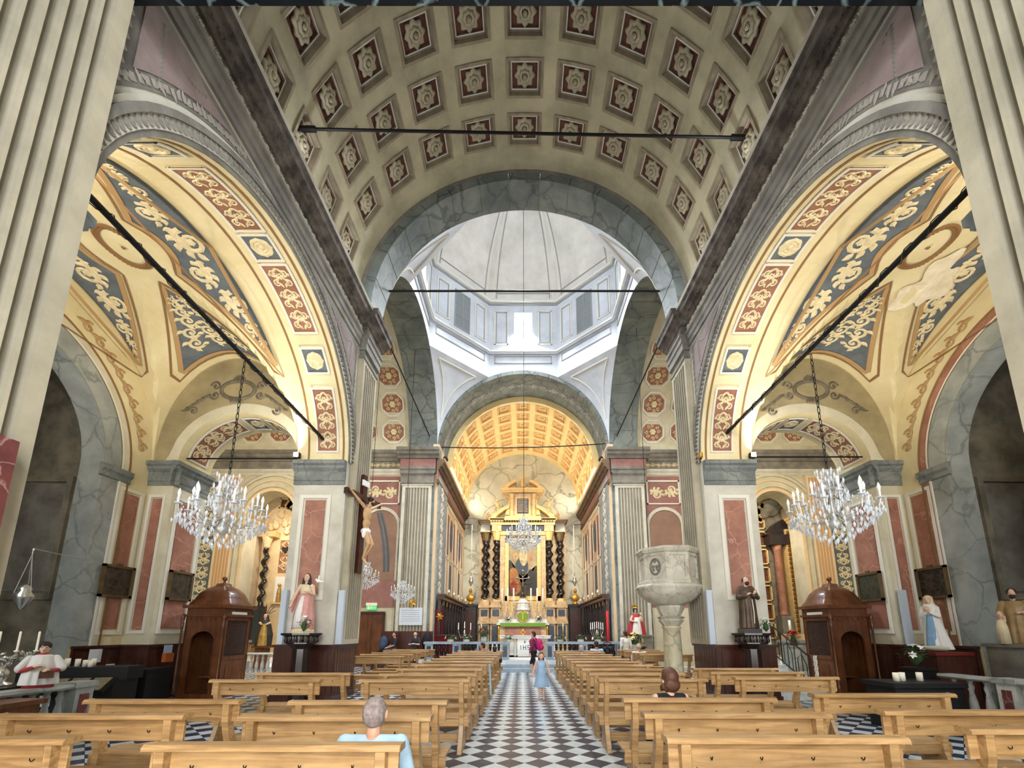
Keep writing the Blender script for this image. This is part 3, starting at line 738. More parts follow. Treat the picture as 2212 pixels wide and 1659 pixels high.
# ------------------------------------------------------------------ aisles
lampglass = mat('lamp_glow', (255, 240, 200), .3, emit=(255, 226, 160), es=40.0)
lunette_m = mat('umber_grey_plaster', (172, 158, 120), .8, col2=(140, 128, 98), vs=1.4, vamt=.7, bump=.15)
cart_m = mat('cartouche_grey', (120, 110, 92), .8, col2=(92, 84, 70), vs=6, vamt=.7)
patch_m = mat('bare_plaster_patch', (240, 230, 206), .9, col2=(220, 206, 176), vs=5, vamt=.8)
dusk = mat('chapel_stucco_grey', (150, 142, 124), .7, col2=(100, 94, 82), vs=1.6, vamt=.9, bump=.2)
XM, XH = 8.0, 1.95; AY = 3.55; ZC = 3.1
def zA(y): return Z0 + ZC * sqrt(max(0, 1 - ((y - YC) / AY) ** 2))
def zB(x): return Z0 + ZC * sqrt(max(0, 1 - ((x - XM) / XH) ** 2))
for s, sd in ((-1, 'left'), (1, 'right')):
    Pf = lambda a, z, d, s=s: (s * a, YJ + d, z)                 # far aisle wall, d away from the camera
    Pfc = lambda a, z, d, s=s: (s * a, YJ - d, z)                # d towards the camera
    sof = MB()
    fw_ = struct('wall_aisle_far_' + sd, arch_wall(Pf, XI, XT, 0, 11.4, YB - YJ, [(7.66, 1.61, Z0, 1.45)], soff=sof), cream_dim)
    sof.build('arch_soffit', cream, fw_, True)
    pth = Path([(7.66 - 1.61 * cos(PI * i / 40), Z0 + 1.45 * sin(PI * i / 40)) for i in range(41)])
    xf2 = lambda a, z, b, s=s: (s * a, b, z)
    for (t0, t1, k) in ((.25, 1.95, 0), (2.18, 2.62, 1), (2.85, 4.55, 0)):
        curved_panel(fw_, pth, xf2, t0, t1, 11.12, 11.72, panred if k == 0 else panblue, 'soffit_panel', kind=k)
    # lunette ground, archivolt and cartouche above the far arch
    lm = MB(); N_ = 30
    for i in range(N_):
        x0, x1 = XI + .05 + (XO - XI - .1) * i / N_, XI + .05 + (XO - XI - .1) * (i + 1) / N_
        def lo(x): dx = abs(x - 7.66); return Z0 + 1.72 * sqrt(max(0, 1 - (dx / 1.88) ** 2)) if dx < 1.88 else Z0
        lm.quad(Pfc(x0, lo(x0), .01), Pfc(x1, lo(x1), .01), Pfc(x1, max(zB(x1) - .02, lo(x1)), .01), Pfc(x0, max(zB(x0) - .02, lo(x0)), .01))
    lu = lm.build('lunette', lunette_m, fw_)
    cm = MB(); Mc = lambda a, b, h: Pfc(7.9 + a, 8.22 + b, .012 + h)
    ribbon(cm, [(.46 * cos(2 * PI * i / 24), .27 * sin(2 * PI * i / 24)) for i in range(25)], [.06] * 25, Mc, .03)
    for q in (-1, 1):
        spiral(cm, q * .62, .12, .14, 0 if q > 0 else PI, 1.3, q, .035, Mc, .03); spiral(cm, q * .62, -.16, .13, PI if q < 0 else 0, 1.3, -q, .035, Mc, .03)
        for j in range(5): leaf(cm, q * (.75 + j * .13), -.12 - j * .10, (0 if q > 0 else PI) - q * .8, .25, .05, Mc, .025, q * .9)
        spiral(cm, q * 1.15, -.62, .13, 0, 1.3, q, .03, Mc, .025)
    for j in range(9): leaf(cm, 0, .26, PI * (.12 + .095 * j), .2, .035, Mc, .03, 0)
    for j in range(5): leaf(cm, -.16 + .08 * j, -.28, -PI / 2, .12, .035, Mc, .03, 0)
    cm.build('painted_cartouche', cart_m, lu)
    # imposts and marble panels of the outer pier
    prof_i = [(0, 5.46), (.03, 5.46), (.03, 5.56), (.05, 5.58), (.05, 5.82), (.12, 5.90), (.12, 5.96), (.18, 6.0), (.18, 6.1), (0, 6.12)]
    MB().run(prof_i, Pfc, XOP - .15, XO + .02).build('impost', impost_m, fw_)
    Pj = lambda a, z, d, s=s: (s * (XOP - d), a, z)
    MB().run(prof_i, Pj, YJ - .17, YB).build('impost', impost_m, fw_)
    MB().run(prof_i, lambda a, z, d, s=s: (s * (XI + d), a, z), YJ, YB).build('impost', impost_m, fw_)
    frame_panel(fw_, Pj, YJ + .14, YB - .12, 1.62, 5.2, .002, rmarb, fw=.08)
    frame_panel(fw_, Pfc, XOP + .14, XO - .1, 1.62, 5.2, .002, rmarb, fw=.07, gap=.03)
    # outer wall with side chapel arch
    Po = lambda a, z, d, s=s: (s * (XO + d), a, z); Poi = lambda a, z, d, s=s: (s * (XO - d), a, z)
    sof = MB()
    ow = struct('wall_aisle_outer_' + sd, arch_wall(Po, 2.4, YJ, 0, 9.6, .55, [(YC, 2.3, 5.55, 2.3)], soff=sof, jm=sof), cream)
    sof.build('arch_soffit', gmarb_l, ow)
    for (k0, k1, d, mt, nm) in ((0, .42, .015, gmarb_l, 'marble_arch_ring'), (.46, .62, .03, rmarb if s > 0 else cream_dim, 'painted_arch_ring'), (.42, .46, .04, moul_l, 'arch_fillet'), (.62, .67, .04, brownln, 'arch_line')):
        m_ = MB(); m_.grid(36, 1, lambda u, v: Poi(YC - (2.3 + k0 + (k1 - k0) * v) * cos(PI * u), 5.55 + (2.3 + k0 + (k1 - k0) * v) * sin(PI * u), d))
        for q in (-1, 1): m_.pbox(Poi, YC + q * (2.3 + k0), YC + q * (2.3 + k1), 1.35, 5.55, 0, d)
        m_.build(nm, mt, ow)
    for q in (-1, 1): MB().run([(0, 5.28), (.06, 5.3), (.06, 5.4), (.12, 5.46), (.12, 5.58), (0, 5.6)], Poi, YC + q * 2.3 - .08, YC + q * 2.3 + q * .7).build('capital', impost_m, ow)
    frame_panel(ow, Poi, 9.96 + .08, 10.72, 1.6, 5.2, .002, rmarb, fw=.08)
    tr = MB(); Mt = lambda a, b, h: Poi(a, b, .01 + h)                       # painted scroll over the chapel arch
    for j in range(9):
        an = PI * (.08 + j * .035); spiral(tr, YC + 3.3 * cos(an), 5.55 + 3.25 * sin(an), .14, an, 1.2, 1, .03, Mt, .02); leaf(tr, YC + 3.3 * cos(an), 5.55 + 3.3 * sin(an), an + 1.8, .3, .05, Mt, .02)
    tr.build('painted_wall_scroll', tanln, ow)
    # dado
    bd = struct('baseboard_aisle_' + sd, MB().box(min(s * (XO - .05), s * XO), max(s * (XO - .05), s * XO), 9.62, YJ, 0, 1.30), dwood)
    MB().box(min(s * (XOP - .06), s * XO), max(s * (XOP - .06), s * XO), YJ - .06, YB, 0, 1.30).build('dado_pier', dwood, bd)
    MB().box(min(s * (XOP - .1), s * XO), max(s * (XOP - .1), s * XO), YJ - .1, YB, 1.30, 1.36).build('dado_cap', dwood, bd)
    MB().box(min(s * (XO - .1), s * XO), max(s * (XO - .1), s * XO), 9.6, YJ - .1, 1.30, 1.36).build('dado_cap', dwood, bd)
    for k in range(3): MB().pbox(Poi, 9.68 + k * .36, 9.98 + k * .36, .2, 1.22, .05, .07).build('dado_panel', dwood, bd)
    for k in range(3): MB().pbox(Pj, YJ + .05 + k * .38, YJ + .37 + k * .38, .2, 1.22, .06, .08).build('dado_panel', dwood, bd)
    MB().pbox(Pfc, XOP + .08, XO - .08, .2, 1.22, .06, .08).build('dado_panel', dwood, bd)
    struct('wall_added_aisle_' + sd, MB().box(min(s * XI, s * XO), max(s * XI, s * XO), 2.2, 2.4, 0, 9.6), cream)  # added unseen wall shutting off light where the aisle runs on
    wo = struct('window_%d' % (6 if s < 0 else 7), MB().box(min(s * 6.7, s * 9.3), max(s * 6.7, s * 9.3), 2.4, 2.44, 1.5, 4.9), fill_pane); fr_ = MB()  # unseen lit pane added as source for the aisle fill
    for q in ((6.55, 9.45, 1.35, 1.5), (6.55, 9.45, 4.9, 5.05), (6.55, 6.7, 1.5, 4.9), (9.3, 9.45, 1.5, 4.9), (7.95, 8.05, 1.5, 4.9)): fr_.box(min(s * q[0], s * q[1]), max(s * q[0], s * q[1]), 2.4, 2.5, q[2], q[3])
    fr_.build('window_frame', dwood, wo)
    # groin vault
    nx, ny = 32, 48
    av = struct('ceiling_aisle_' + sd, MB().grid(nx, ny, lambda u, v: (s * (XI + (XO - XI) * u), YC - AY + 2 * AY * v, max(zA(YC - AY + 2 * AY * v), zB(XI + (XO - XI) * u)))), cream)
    MB().box(min(s * XI, s * XO), max(s * XI, s * XO), 2.4, YC - AY + .01, Z0 + 2.9, Z0 + 3.0).build('vault_strip', cream, av)
    S = lambda x, y, h: (s * x, y, max(zA(y), zB(x)) - .012 - h)
    def band(fn, n=30):                                            # strip between two plan curves fn(t) -> ((x0,y0),(x1,y1)) or None
        m_ = MB()
        prev = None
        for i in range(n + 1):
            c = fn(i / n)
            if c is not None and prev is not None:
                K = 8
                for k in range(K):
                    l = lambda e, u: (e[0][0] + (e[1][0] - e[0][0]) * u, e[0][1] + (e[1][1] - e[0][1]) * u)
                    a, b, c2, d = l(prev, k / K), l(prev, (k + 1) / K), l(c, (k + 1) / K), l(c, k / K)
                    m_.quad(S(*a, 0), S(*b, 0), S(*c2, 0), S(*d, 0))
            prev = c
        return m_
    def rim(pts, name, mt, wd, hh, parent):
        m_ = MB(); ribbon(m_, pts, [wd] * len(pts), lambda a, b, h: S(a, b, hh + h * .3), .012); return m_.build(name, mt, parent)
    for sg in (-1, 1):                                             # cells against the nave arch and against the outer wall
        xb = XM + sg * (XH - .22)
        def xg(y): return XM + sg * XH * abs(y - YC) / AY
        def xi(y):
            x = abs(xg(y) - XM) + .34
            if abs(y - YC) < .8: x = max(x, sqrt(max(0, .8 ** 2 - (y - YC) ** 2)) + .08)
            return XM + sg * x
        def f(t):
            y = YC - 2.62 + 5.24 * t; x = xi(y)
            return ((x, y), (xb, y)) if sg * (xb - x) > .02 else None
        po = band(f, 44).build('painted_cell_panel', panblue, av)
        inner = [(xi(YC - 2.62 + 5.24 * i / 44), YC - 2.62 + 5.24 * i / 44) for i in range(45)]
        inner = [p for p in inner if sg * (xb - p[0]) > .01]
        loop = inner + [(xb, inner[-1][1]), (xb, YC), (xb, inner[0][1]), inner[0]]
        rim(loop, 'panel_border', tanln, .045, .012, po)
        big = [(XM + (p[0] - XM) - sg * .10, YC + (p[1] - YC) * 1.045) for p in inner]
        big = big + [(xb + sg * .10, big[-1][1] + .1), (xb + sg * .10, big[0][1] - .1), big[0]]
        rim(big, 'panel_outer_line', brownln, .022, .004, po)
        sm = MB()
        rinceau(sm, lambda a, b, h: S(b, a, .006 + h), 5.0, lambda a: max(0, sg * (xb - xi(a))) * .92, .02, a0=YC - 2.5, b0=lambda a: (xb + xi(a)) / 2)
        sm.build('painted_scroll', scrollc, po)
    for sg in (-1, 1):                                             # cells against the far wall and the near wall
        yb_ = YC + sg * (AY - .34)
        def yg(x): return YC + sg * (AY * abs(x - XM) / XH + .95)
        def f(t):
            x = XM - 1.32 + 2.64 * t; y = yg(x)
            return ((x, y), (x, yb_)) if sg * (yb_ - y) > .02 else None
        po = band(f, 40).build('painted_cell_panel', panblue, av)
        inner = [(XM - 1.32 + 2.64 * i / 40, yg(XM - 1.32 + 2.64 * i / 40)) for i in range(41)]
        inner = [p for p in inner if sg * (yb_ - p[1]) > .01]
        loop = inner + [(inner[-1][0], yb_)] + [(inner[-1][0] + (inner[0][0] - inner[-1][0]) * i / 12, yb_) for i in range(1, 13)] + [inner[0]]
        rim(loop, 'panel_border', tanln, .045, .012, po)
        big = [(XM + (p[0] - XM) * 1.13, p[1] - sg * .10) for p in inner]
        big = big + [(big[-1][0] + (big[0][0] - big[-1][0]) * i / 12, yb_ + sg * .10) for i in range(13)]
        rim(big, 'panel_outer_line', brownln, .022, .004, po)
        sm = MB()
        hw = lambda a: max(0, XH * (a - .95) / AY)                 # half width of the cell panel at distance a from the centre
        Mf = lambda a, b, h: S(XM + a, YC + sg * b, .006 + h)
        a_ = 1.35
        while a_ < AY - .5:
            w_ = hw(a_) * 2 * .86; st_ = max(.16, min(.42, w_ * .5)); nn = max(1, int(w_ / st_)); r = st_ * .42
            for i in range(nn):
                x = (i - (nn - 1) / 2) * (w_ / nn); q = 1 if x >= 0 else -1
                spiral(sm, x, a_, r, PI / 2 + q * .8, 1.4, -q, r * .24, Mf, .02)
                for j in range(4): leaf(sm, x + r * .8 * cos(j * 1.5 + q), a_ + r * .8 * sin(j * 1.5 + q), j * 1.5 + q + .5 * q, r * 1.0, r * .30, Mf, .02, q * .9)
            a_ += st_ * .82
        sm.build('painted_scroll', scrollc, po)
    # oval wreath at the crown
    wr = MB()
    for i in range(40):
        an = 2 * PI * i / 40; leaf(wr, XM + .36 * cos(an), YC + .5 * sin(an), an + 1.9, .17, .045, lambda a, b, h: S(a, b, .004 + h), .03)
    ribbon(wr, [(XM + .30 * cos(2 * PI * i / 30), YC + .42 * sin(2 * PI * i / 30)) for i in range(31)], [.025] * 31, lambda a, b, h: S(a, b, .004 + h), .02)
    disk(wr, XM, YC, .04, lambda a, b, h: S(a, b, .004 + h), .05)
    wr.build('painted_wreath', brownln, av)
    if s > 0:
        pm_ = MB(); n = 40; pts = []
        for i in range(n):
            an = 2 * PI * i / n; r = 1 + .28 * sin(3 * an + 1) + .16 * sin(7 * an)
            pts.append(S(8.75 + .42 * r * cos(an), 8.05 + .62 * r * sin(an), .03))
        pm_.add([S(8.75, 8.05, .03)] + pts, [(0, 1 + i, 1 + (i + 1) % n) for i in range(n)]); pm_.build('bare_plaster_patch', patch_m, av)
    # side chapel shell
    shell = MB()
    shell.quad((s * 12.9, 4.5, 0), (s * 12.9, 10.0, 0), (s * 12.9, 10.0, 9), (s * 12.9, 4.5, 9)); shell.quad((s * 10.5, 10.0, 0), (s * 12.9, 10.0, 0), (s * 12.9, 10.0, 9), (s * 10.5, 10.0, 9)); shell.quad((s * 10.5, 4.5, 0), (s * 12.9, 4.5, 0), (s * 12.9, 4.5, 9), (s * 10.5, 4.5, 9)); shell.quad((s * 10.5, 4.5, 8.6), (s * 12.9, 4.5, 8.6), (s * 12.9, 10, 8.6), (s * 10.5, 10, 8.6))
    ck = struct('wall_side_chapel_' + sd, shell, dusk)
    MB().box(min(s * 9.95, s * 12.9), max(s * 9.95, s * 12.9), 4.5, 10, -.1, .02).build('chapel_floor', tile_l, ck)
    Pb = lambda a, z, d, s=s: (s * (12.9 - d), a, z); Pq = lambda a, z, d, s=s: (s * a, 10.0 - d, z)
    frame_panel(ck, Pb, 5.9, 8.6, 2.2, 5.6, .0, stone_d, fm=dusk, fw=.18, fd=.12)
    for ya in (5.5, 9.0):
        MB().lathe([(.24, 1.4), (.24, 1.6), (.19, 1.65), (.17, 5.2), (.24, 5.4), (.28, 5.6)], 14, (s * 12.6, ya, 0)).build('chapel_column', gmarb, ck, True)
    MB().run([(0, 5.6), (.3, 5.62), (.3, 5.9), (.45, 6.0), (.5, 6.2), (0, 6.25)], Pb, 5.0, 9.5).build('chapel_entablature', stone_d, ck)
    frame_panel(ck, Pq, min(11.0, 12.6), 12.6, 2.4, 5.4, .0, stone_d, fm=dusk, fw=.14, fd=.08, pname='stucco_relief')
    # far impost lamp, plus two unseen ones added to even the vault
    for (lx, ly, tx, ty, pw) in ((5.98, 10.62, 8.1, 7.2, 95), (6.1, 4.0, 8.2, 8.0, 95), (9.75, 4.3, 7.4, 8.2, 85)):
        l = bpy.data.lights.new('aisle_lamp_fill_light', 'SPOT'); l.energy = pw * 1.9; l.color = WARM; l.spot_size = math.radians(150); l.spot_blend = .8; l.shadow_soft_size = .12
        lo_ = bpy.data.objects.new('aisle_lamp_fill_light', l); COL.objects.link(lo_); lo_.location = (s * lx, ly, 6.42)
        lo_.rotation_euler = (Vector((s * tx, ty, 9.4)) - lo_.location).to_track_quat('-Z', 'Y').to_euler()

# ------------------------------------------------------------------ transepts
mauve = mat('mauve_red_band', (160, 116, 108), .75, col2=(136, 96, 92), vs=2, vamt=.7)
nichec = mat('niche_umber', (150, 118, 100), .85, col2=(128, 100, 86), vs=1.2, vamt=.7)
curt = mat('painted_blue_curtain', (92, 104, 112), .85, col2=(70, 82, 92), vs=3, vamt=.6, stretch=(6, 6, 1))
ochre_ch = mat('chapel_warm_stucco', (232, 214, 184), .7, col2=(212, 190, 154), vs=1.5, vamt=.6)
ent_t = [(0, 9.55), (.06, 9.55), (.06, 9.70), (.10, 9.74), (.10, 9.88), (0, 9.9)]
fri_t = [(0, 9.9), (.05, 9.9), (.05, 10.3), (0, 10.3)]
cor_t = [(0, 10.3), (.10, 10.32), (.14, 10.44), (.26, 10.5), (.28, 10.62), (.36, 10.68), (.38, 10.82), (0, 10.86)]
for s, sd in ((-1, 'left'), (1, 'right')):
    Pe = lambda a, z, d, s=s: (s * a, YE - d, z)               # far wall, d towards the camera
    Peb = lambda a, z, d, s=s: (s * a, YE + d, z)
    ew = struct('wall_transept_far_' + sd, arch_wall(Peb, 4.4, XT, 0, 11.2, .9, [(12.75, 1.2, 7.45, 1.25)], back=False), cream_dim)
    MB().grid(26, 3, lambda u, v: Pe(YX * 0 + 10.9 + 0 * u, 11, 0) if False else (s * (6.0 + 10.5 * v), YX - 4.75 * cos(PI * u), ZS + 4.75 * sin(PI * u))).build('ceiling_transept_' + sd, cream_dim, None, True)['kind'] = 'structure'
    tv = bpy.data.objects['ceiling_transept_' + sd]
    # lunette ends
    struct('wall_transept_end_' + sd, MB().box(min(s * XT, s * (XT + .3)), max(s * XT, s * (XT + .3)), YB, YE, 0, 16.2), cream_dim)
    le = MB()
    for i in range(24):
        a, b = PI * i / 24, PI * (i + 1) / 24
        for xx in (6.0,): le.quad((s * xx, YX - 4.5 * cos(a), ZS + 4.5 * sin(a)), (s * xx, YX - 4.5 * cos(b), ZS + 4.5 * sin(b)), (s * xx, YX - 4.8 * cos(b), ZS + 4.8 * sin(b)), (s * xx, YX - 4.8 * cos(a), ZS + 4.8 * sin(a)))
    le.build('arch_step', stone, tv)
    # octagonal coffers on the vault haunches
    oc = MB(); oc.lathe([(.66, -.05), (.60, -.05), (.58, .0), (.50, .0)], 8, a0=PI / 8, a1=PI / 8 + 2 * PI); oc.f = oc.f[:-2]; oc.m = oc.m[:-2]; ocm = oc.mesh('octagon_coffer', moul_l)
    og = MB(); og.add([(.56 * cos(PI / 8 + k * PI / 4), .56 * sin(PI / 8 + k * PI / 4), -.005) for k in range(8)], [tuple(range(8))]); ogm = og.mesh('coffer_ground', panred)
    orr = MB(); orr.lathe([(.17, -.02), (.14, -.07), (.06, -.05), (0, -.08)], 12, fl=6, famp=.15)
    for k in range(8):
        an = k * PI / 4; spiral(orr, .32 * cos(an), .32 * sin(an), .1, an, 1.2, 1 if k % 2 else -1, .025, lambda a, b, h: (a, b, -.01 - h), .025)
    orm = orr.mesh('coffer_flower', scrollc)
    for kx in range(6):
        for th in (12, 29, 46, 63):
            t = math.radians(180 - th)
            o = link('octagon_coffer', ocm, tv); o.location = (s * (6.85 + 1.5 * kx), YX - 4.73 * cos(t), ZS + 4.73 * sin(t))
            o.rotation_euler = (t - PI / 2, 0, 0) if False else (-(PI / 2 - math.radians(th)), 0, 0)
            link('coffer_ground', ogm, o); link('coffer_flower', orm, o)
    # entablature
    te = struct('trim_transept_' + sd, MB().run(ent_t, Pe, 6.2, XT), stone)
    MB().run(fri_t, Pe, 6.2, XT).build('frieze', stone_d, te); MB().run(cor_t, Pe, 6.2, XT).build('cornice', stone_d, te)
    f_ = MB(); rinceau(f_, lambda a, b, h: Pe(a, 10.1 + b, .052 + h), 3.0, lambda a: .34, .03, a0=6.3); f_.build('frieze_scroll', scrollc, te)
    # chancel pier with fluted pilaster
    cpier = struct('wall_chancel_pier_' + sd, MB().pbox(Pe, 4.5, 6.2, 0, 9.0, -.3, .25), gmarb)
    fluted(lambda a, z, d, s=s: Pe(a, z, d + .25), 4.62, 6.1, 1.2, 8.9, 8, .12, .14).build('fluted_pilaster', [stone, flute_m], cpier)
    for (pr, mt, nm) in ((ent_t, stone_d, 'architrave'), (fri_t, mauve, 'frieze'), (cor_t, stone_d, 'cornice')):
        MB().run([(d + .38 if d else 0, z) for d, z in pr], Pe, 4.5 - (.05 if nm != 'cornice' else .25), 6.2 + (.05 if nm != 'cornice' else .2)).build(nm, mt, cpier)
    MB().pbox(Pe, 4.55, 6.15, 8.9, 9.55, 0, .40).build('capital_block', stone, cpier)
    MB().run([(.37, 8.95), (.45, 9.0), (.45, 9.08), (.42, 9.12), (.42, 9.4), (.5, 9.5), (.5, 9.56), (.3, 9.56)], Pe, 4.5, 6.2).build('capital', stone_d, cpier)
    # painted niche and arabesque frieze beside the pier
    xa, xb2 = 6.3, 8.0
    nb = MB().pbox(Pe, xa - .05, xb2 + .1, 2.8, 9.5, 0, .02).build('painted_bay', mauve, ew)
    nc = MB(); cols = arch_cols((xa + xb2) / 2, .78, 6.9, .78, 16)
    for p, q in zip(cols, cols[1:]): nc.quad(Pe(p[0], 4.1, .03), Pe(q[0], 4.1, .03), Pe(q[0], q[1], .03), Pe(p[0], p[1], .03))
    nc.build('painted_niche', nichec, nb)
    ar = MB(); ar.grid(24, 1, lambda u, v: Pe((xa + xb2) / 2 - (.80 + .16 * v) * cos(PI * u), 6.9 + (.80 + .16 * v) * sin(PI * u), .06)); ar.grid(24, 1, lambda u, v: Pe((xa + xb2) / 2 - .80 * cos(PI * u), 6.9 + .80 * sin(PI * u), .06 * v))
    for q in (-1, 1): ar.pbox(Pe, (xa + xb2) / 2 + q * .80, (xa + xb2) / 2 + q * .96, 4.1, 6.9, .02, .05)
    ar.build('niche_arch', stone, nb)
    frp = MB()
    for q in ((xa, xb2, 8.0, 8.06), (xa, xb2, 9.2, 9.28), (xa, xa + .07, 8.0, 9.28), (xb2 - .07, xb2, 8.0, 9.28)): frp.pbox(Pe, *q, .02, .06)
    frp.build('frieze_panel_frame', moul_l, nb)
    sc = MB(); rinceau(sc, lambda a, b, h: Pe(a, 8.65 + b, .025 + h), xb2 - xa - .2, lambda a: .95, .03, a0=xa + .12); sc.build('frieze_panel_scroll', scrollc, nb)
    if s < 0: MB().grid(6, 10, lambda u, v: Pe(6.62 + .3 * u + .5 * v * v, 7.55 - 3.0 * (1 - v) * 1.0, .04 + .02 * sin(u * 9))).build('painted_curtain', curt, nb)
    # chapel front in the far wall: mouldings round the arch, pilasters, deep niche
    for (k0, k1, d, mt) in ((0, .14, .10, ochre_ch), (.14, .22, .05, goldp), (.22, .42, .12, cream_dim), (.55, .62, .06, ochre_ch), (.80, .92, .10, cream_dim), (1.0, 1.06, .05, stone)):
        m_ = MB(); m_.grid(30, 1, lambda u, v: Pe(12.75 - (1.2 + k0 + (k1 - k0) * v) * cos(PI * u), 7.45 + (1.25 + k0 + (k1 - k0) * v) * sin(PI * u), d)); m_.grid(30, 1, lambda u, v: Pe(12.75 - (1.2 + k0) * cos(PI * u), 7.45 + (1.25 + k0) * sin(PI * u), d * v)); m_.grid(30, 1, lambda u, v: Pe(12.75 - (1.2 + k1) * cos(PI * u), 7.45 + (1.25 + k1) * sin(PI * u), d * v))
        if k0 < .3:
            for q in (-1, 1): m_.pbox(Pe, 12.75 + q * (1.2 + k0), 12.75 + q * (1.2 + k1), .45, 7.45, 0, d)
        m_.build('chapel_arch_moulding', mt, ew)
    sp = MB(); rinceau(sp, lambda a, b, h: Pe(12.75 + (2.6 + b) * cos(a / 2.6), 7.45 + (2.6 + b) * sin(a / 2.6), .02 + h), PI * 2.3, lambda a: .5, .03, a0=.3); sp.build('spandrel_scroll', scrollc, ew)
    rb = MB().pbox(Pe, 11.2, 14.3, 9.85, 9.95, 0, .04)
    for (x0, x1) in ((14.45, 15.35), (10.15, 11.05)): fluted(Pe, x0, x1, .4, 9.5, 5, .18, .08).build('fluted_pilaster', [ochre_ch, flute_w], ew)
    pn = MB().pbox(Pe, 15.5, 16.2, 1.3, 9.2, .02, .05).build('arabesque_strip', panblue, ew)
    sc = MB(); arabesque(sc, lambda a, b, h: Pe(15.85 + b, 1.4 + a, .055 + h), 7.6, .62); sc.build('painted_arabesque', scrollc, pn)
    for q in (-1, 1):
        MB().run([(0, 7.2), (.1, 7.22), (.12, 7.32), (.2, 7.38), (.22, 7.48), (0, 7.5)], lambda a, z, d, q=q, s=s: (s * (12.75 + q * (1.2 - d)), a, z), YE - .12, YE + .9).build('chapel_impost', goldp, ew)
    # niche shell behind the arch
    ns = MB(); y1 = YE + 2.0
    ns.quad((s * 11.2, y1, 0), (s * 14.3, y1, 0), (s * 14.3, y1, 9.4), (s * 11.2, y1, 9.4))
    for xx in (11.2, 14.3): ns.quad((s * xx, YE + .9, 0), (s * xx, y1, 0), (s * xx, y1, 9.4), (s * xx, YE + .9, 9.4))
    ns.quad((s * 11.2, YE + .9, 9.4), (s * 14.3, YE + .9, 9.4), (s * 14.3, y1, 9.4), (s * 11.2, y1, 9.4)); ns.quad((s * 11.2, YE - .0, .45), (s * 14.3, YE, .45), (s * 14.3, y1, .45), (s * 11.2, y1, .45))
    struct('wall_transept_chapel_' + sd, ns, ochre_ch)
    l = bpy.data.lights.new('chapel_lamp_light', 'AREA'); l.shape = 'DISK'; l.size = .5; l.energy = 34; l.color = (1.0, .86, .68)
    lo_ = bpy.data.objects.new('chapel_lamp_light', l); COL.objects.link(lo_); lo_.location = (s * 12.2, YE + .3, 7.2); lo_.rotation_euler = (Vector((s * 12.75, YE + 2, 4.0)) - lo_.location).to_track_quat('-Z', 'Y').to_euler()
    l = bpy.data.lights.new('transept_lamp_light', 'AREA'); l.shape = 'DISK'; l.size = .8; l.energy = 300; l.color = (1.0, .86, .66)
    lo_ = bpy.data.objects.new('transept_lamp_light', l); COL.objects.link(lo_); lo_.location = (s * 10.5, YB + .6, 9.3); lo_.rotation_euler = (Vector((s * 13, YE, 5.5)) - lo_.location).to_track_quat('-Z', 'Y').to_euler()
    struct('wall_transept_near_' + sd, MB().box(min(s * XI, s * XT), max(s * XI, s * XT), YB - .3, YB - .02, 7.9, 16.2), cream_dim)

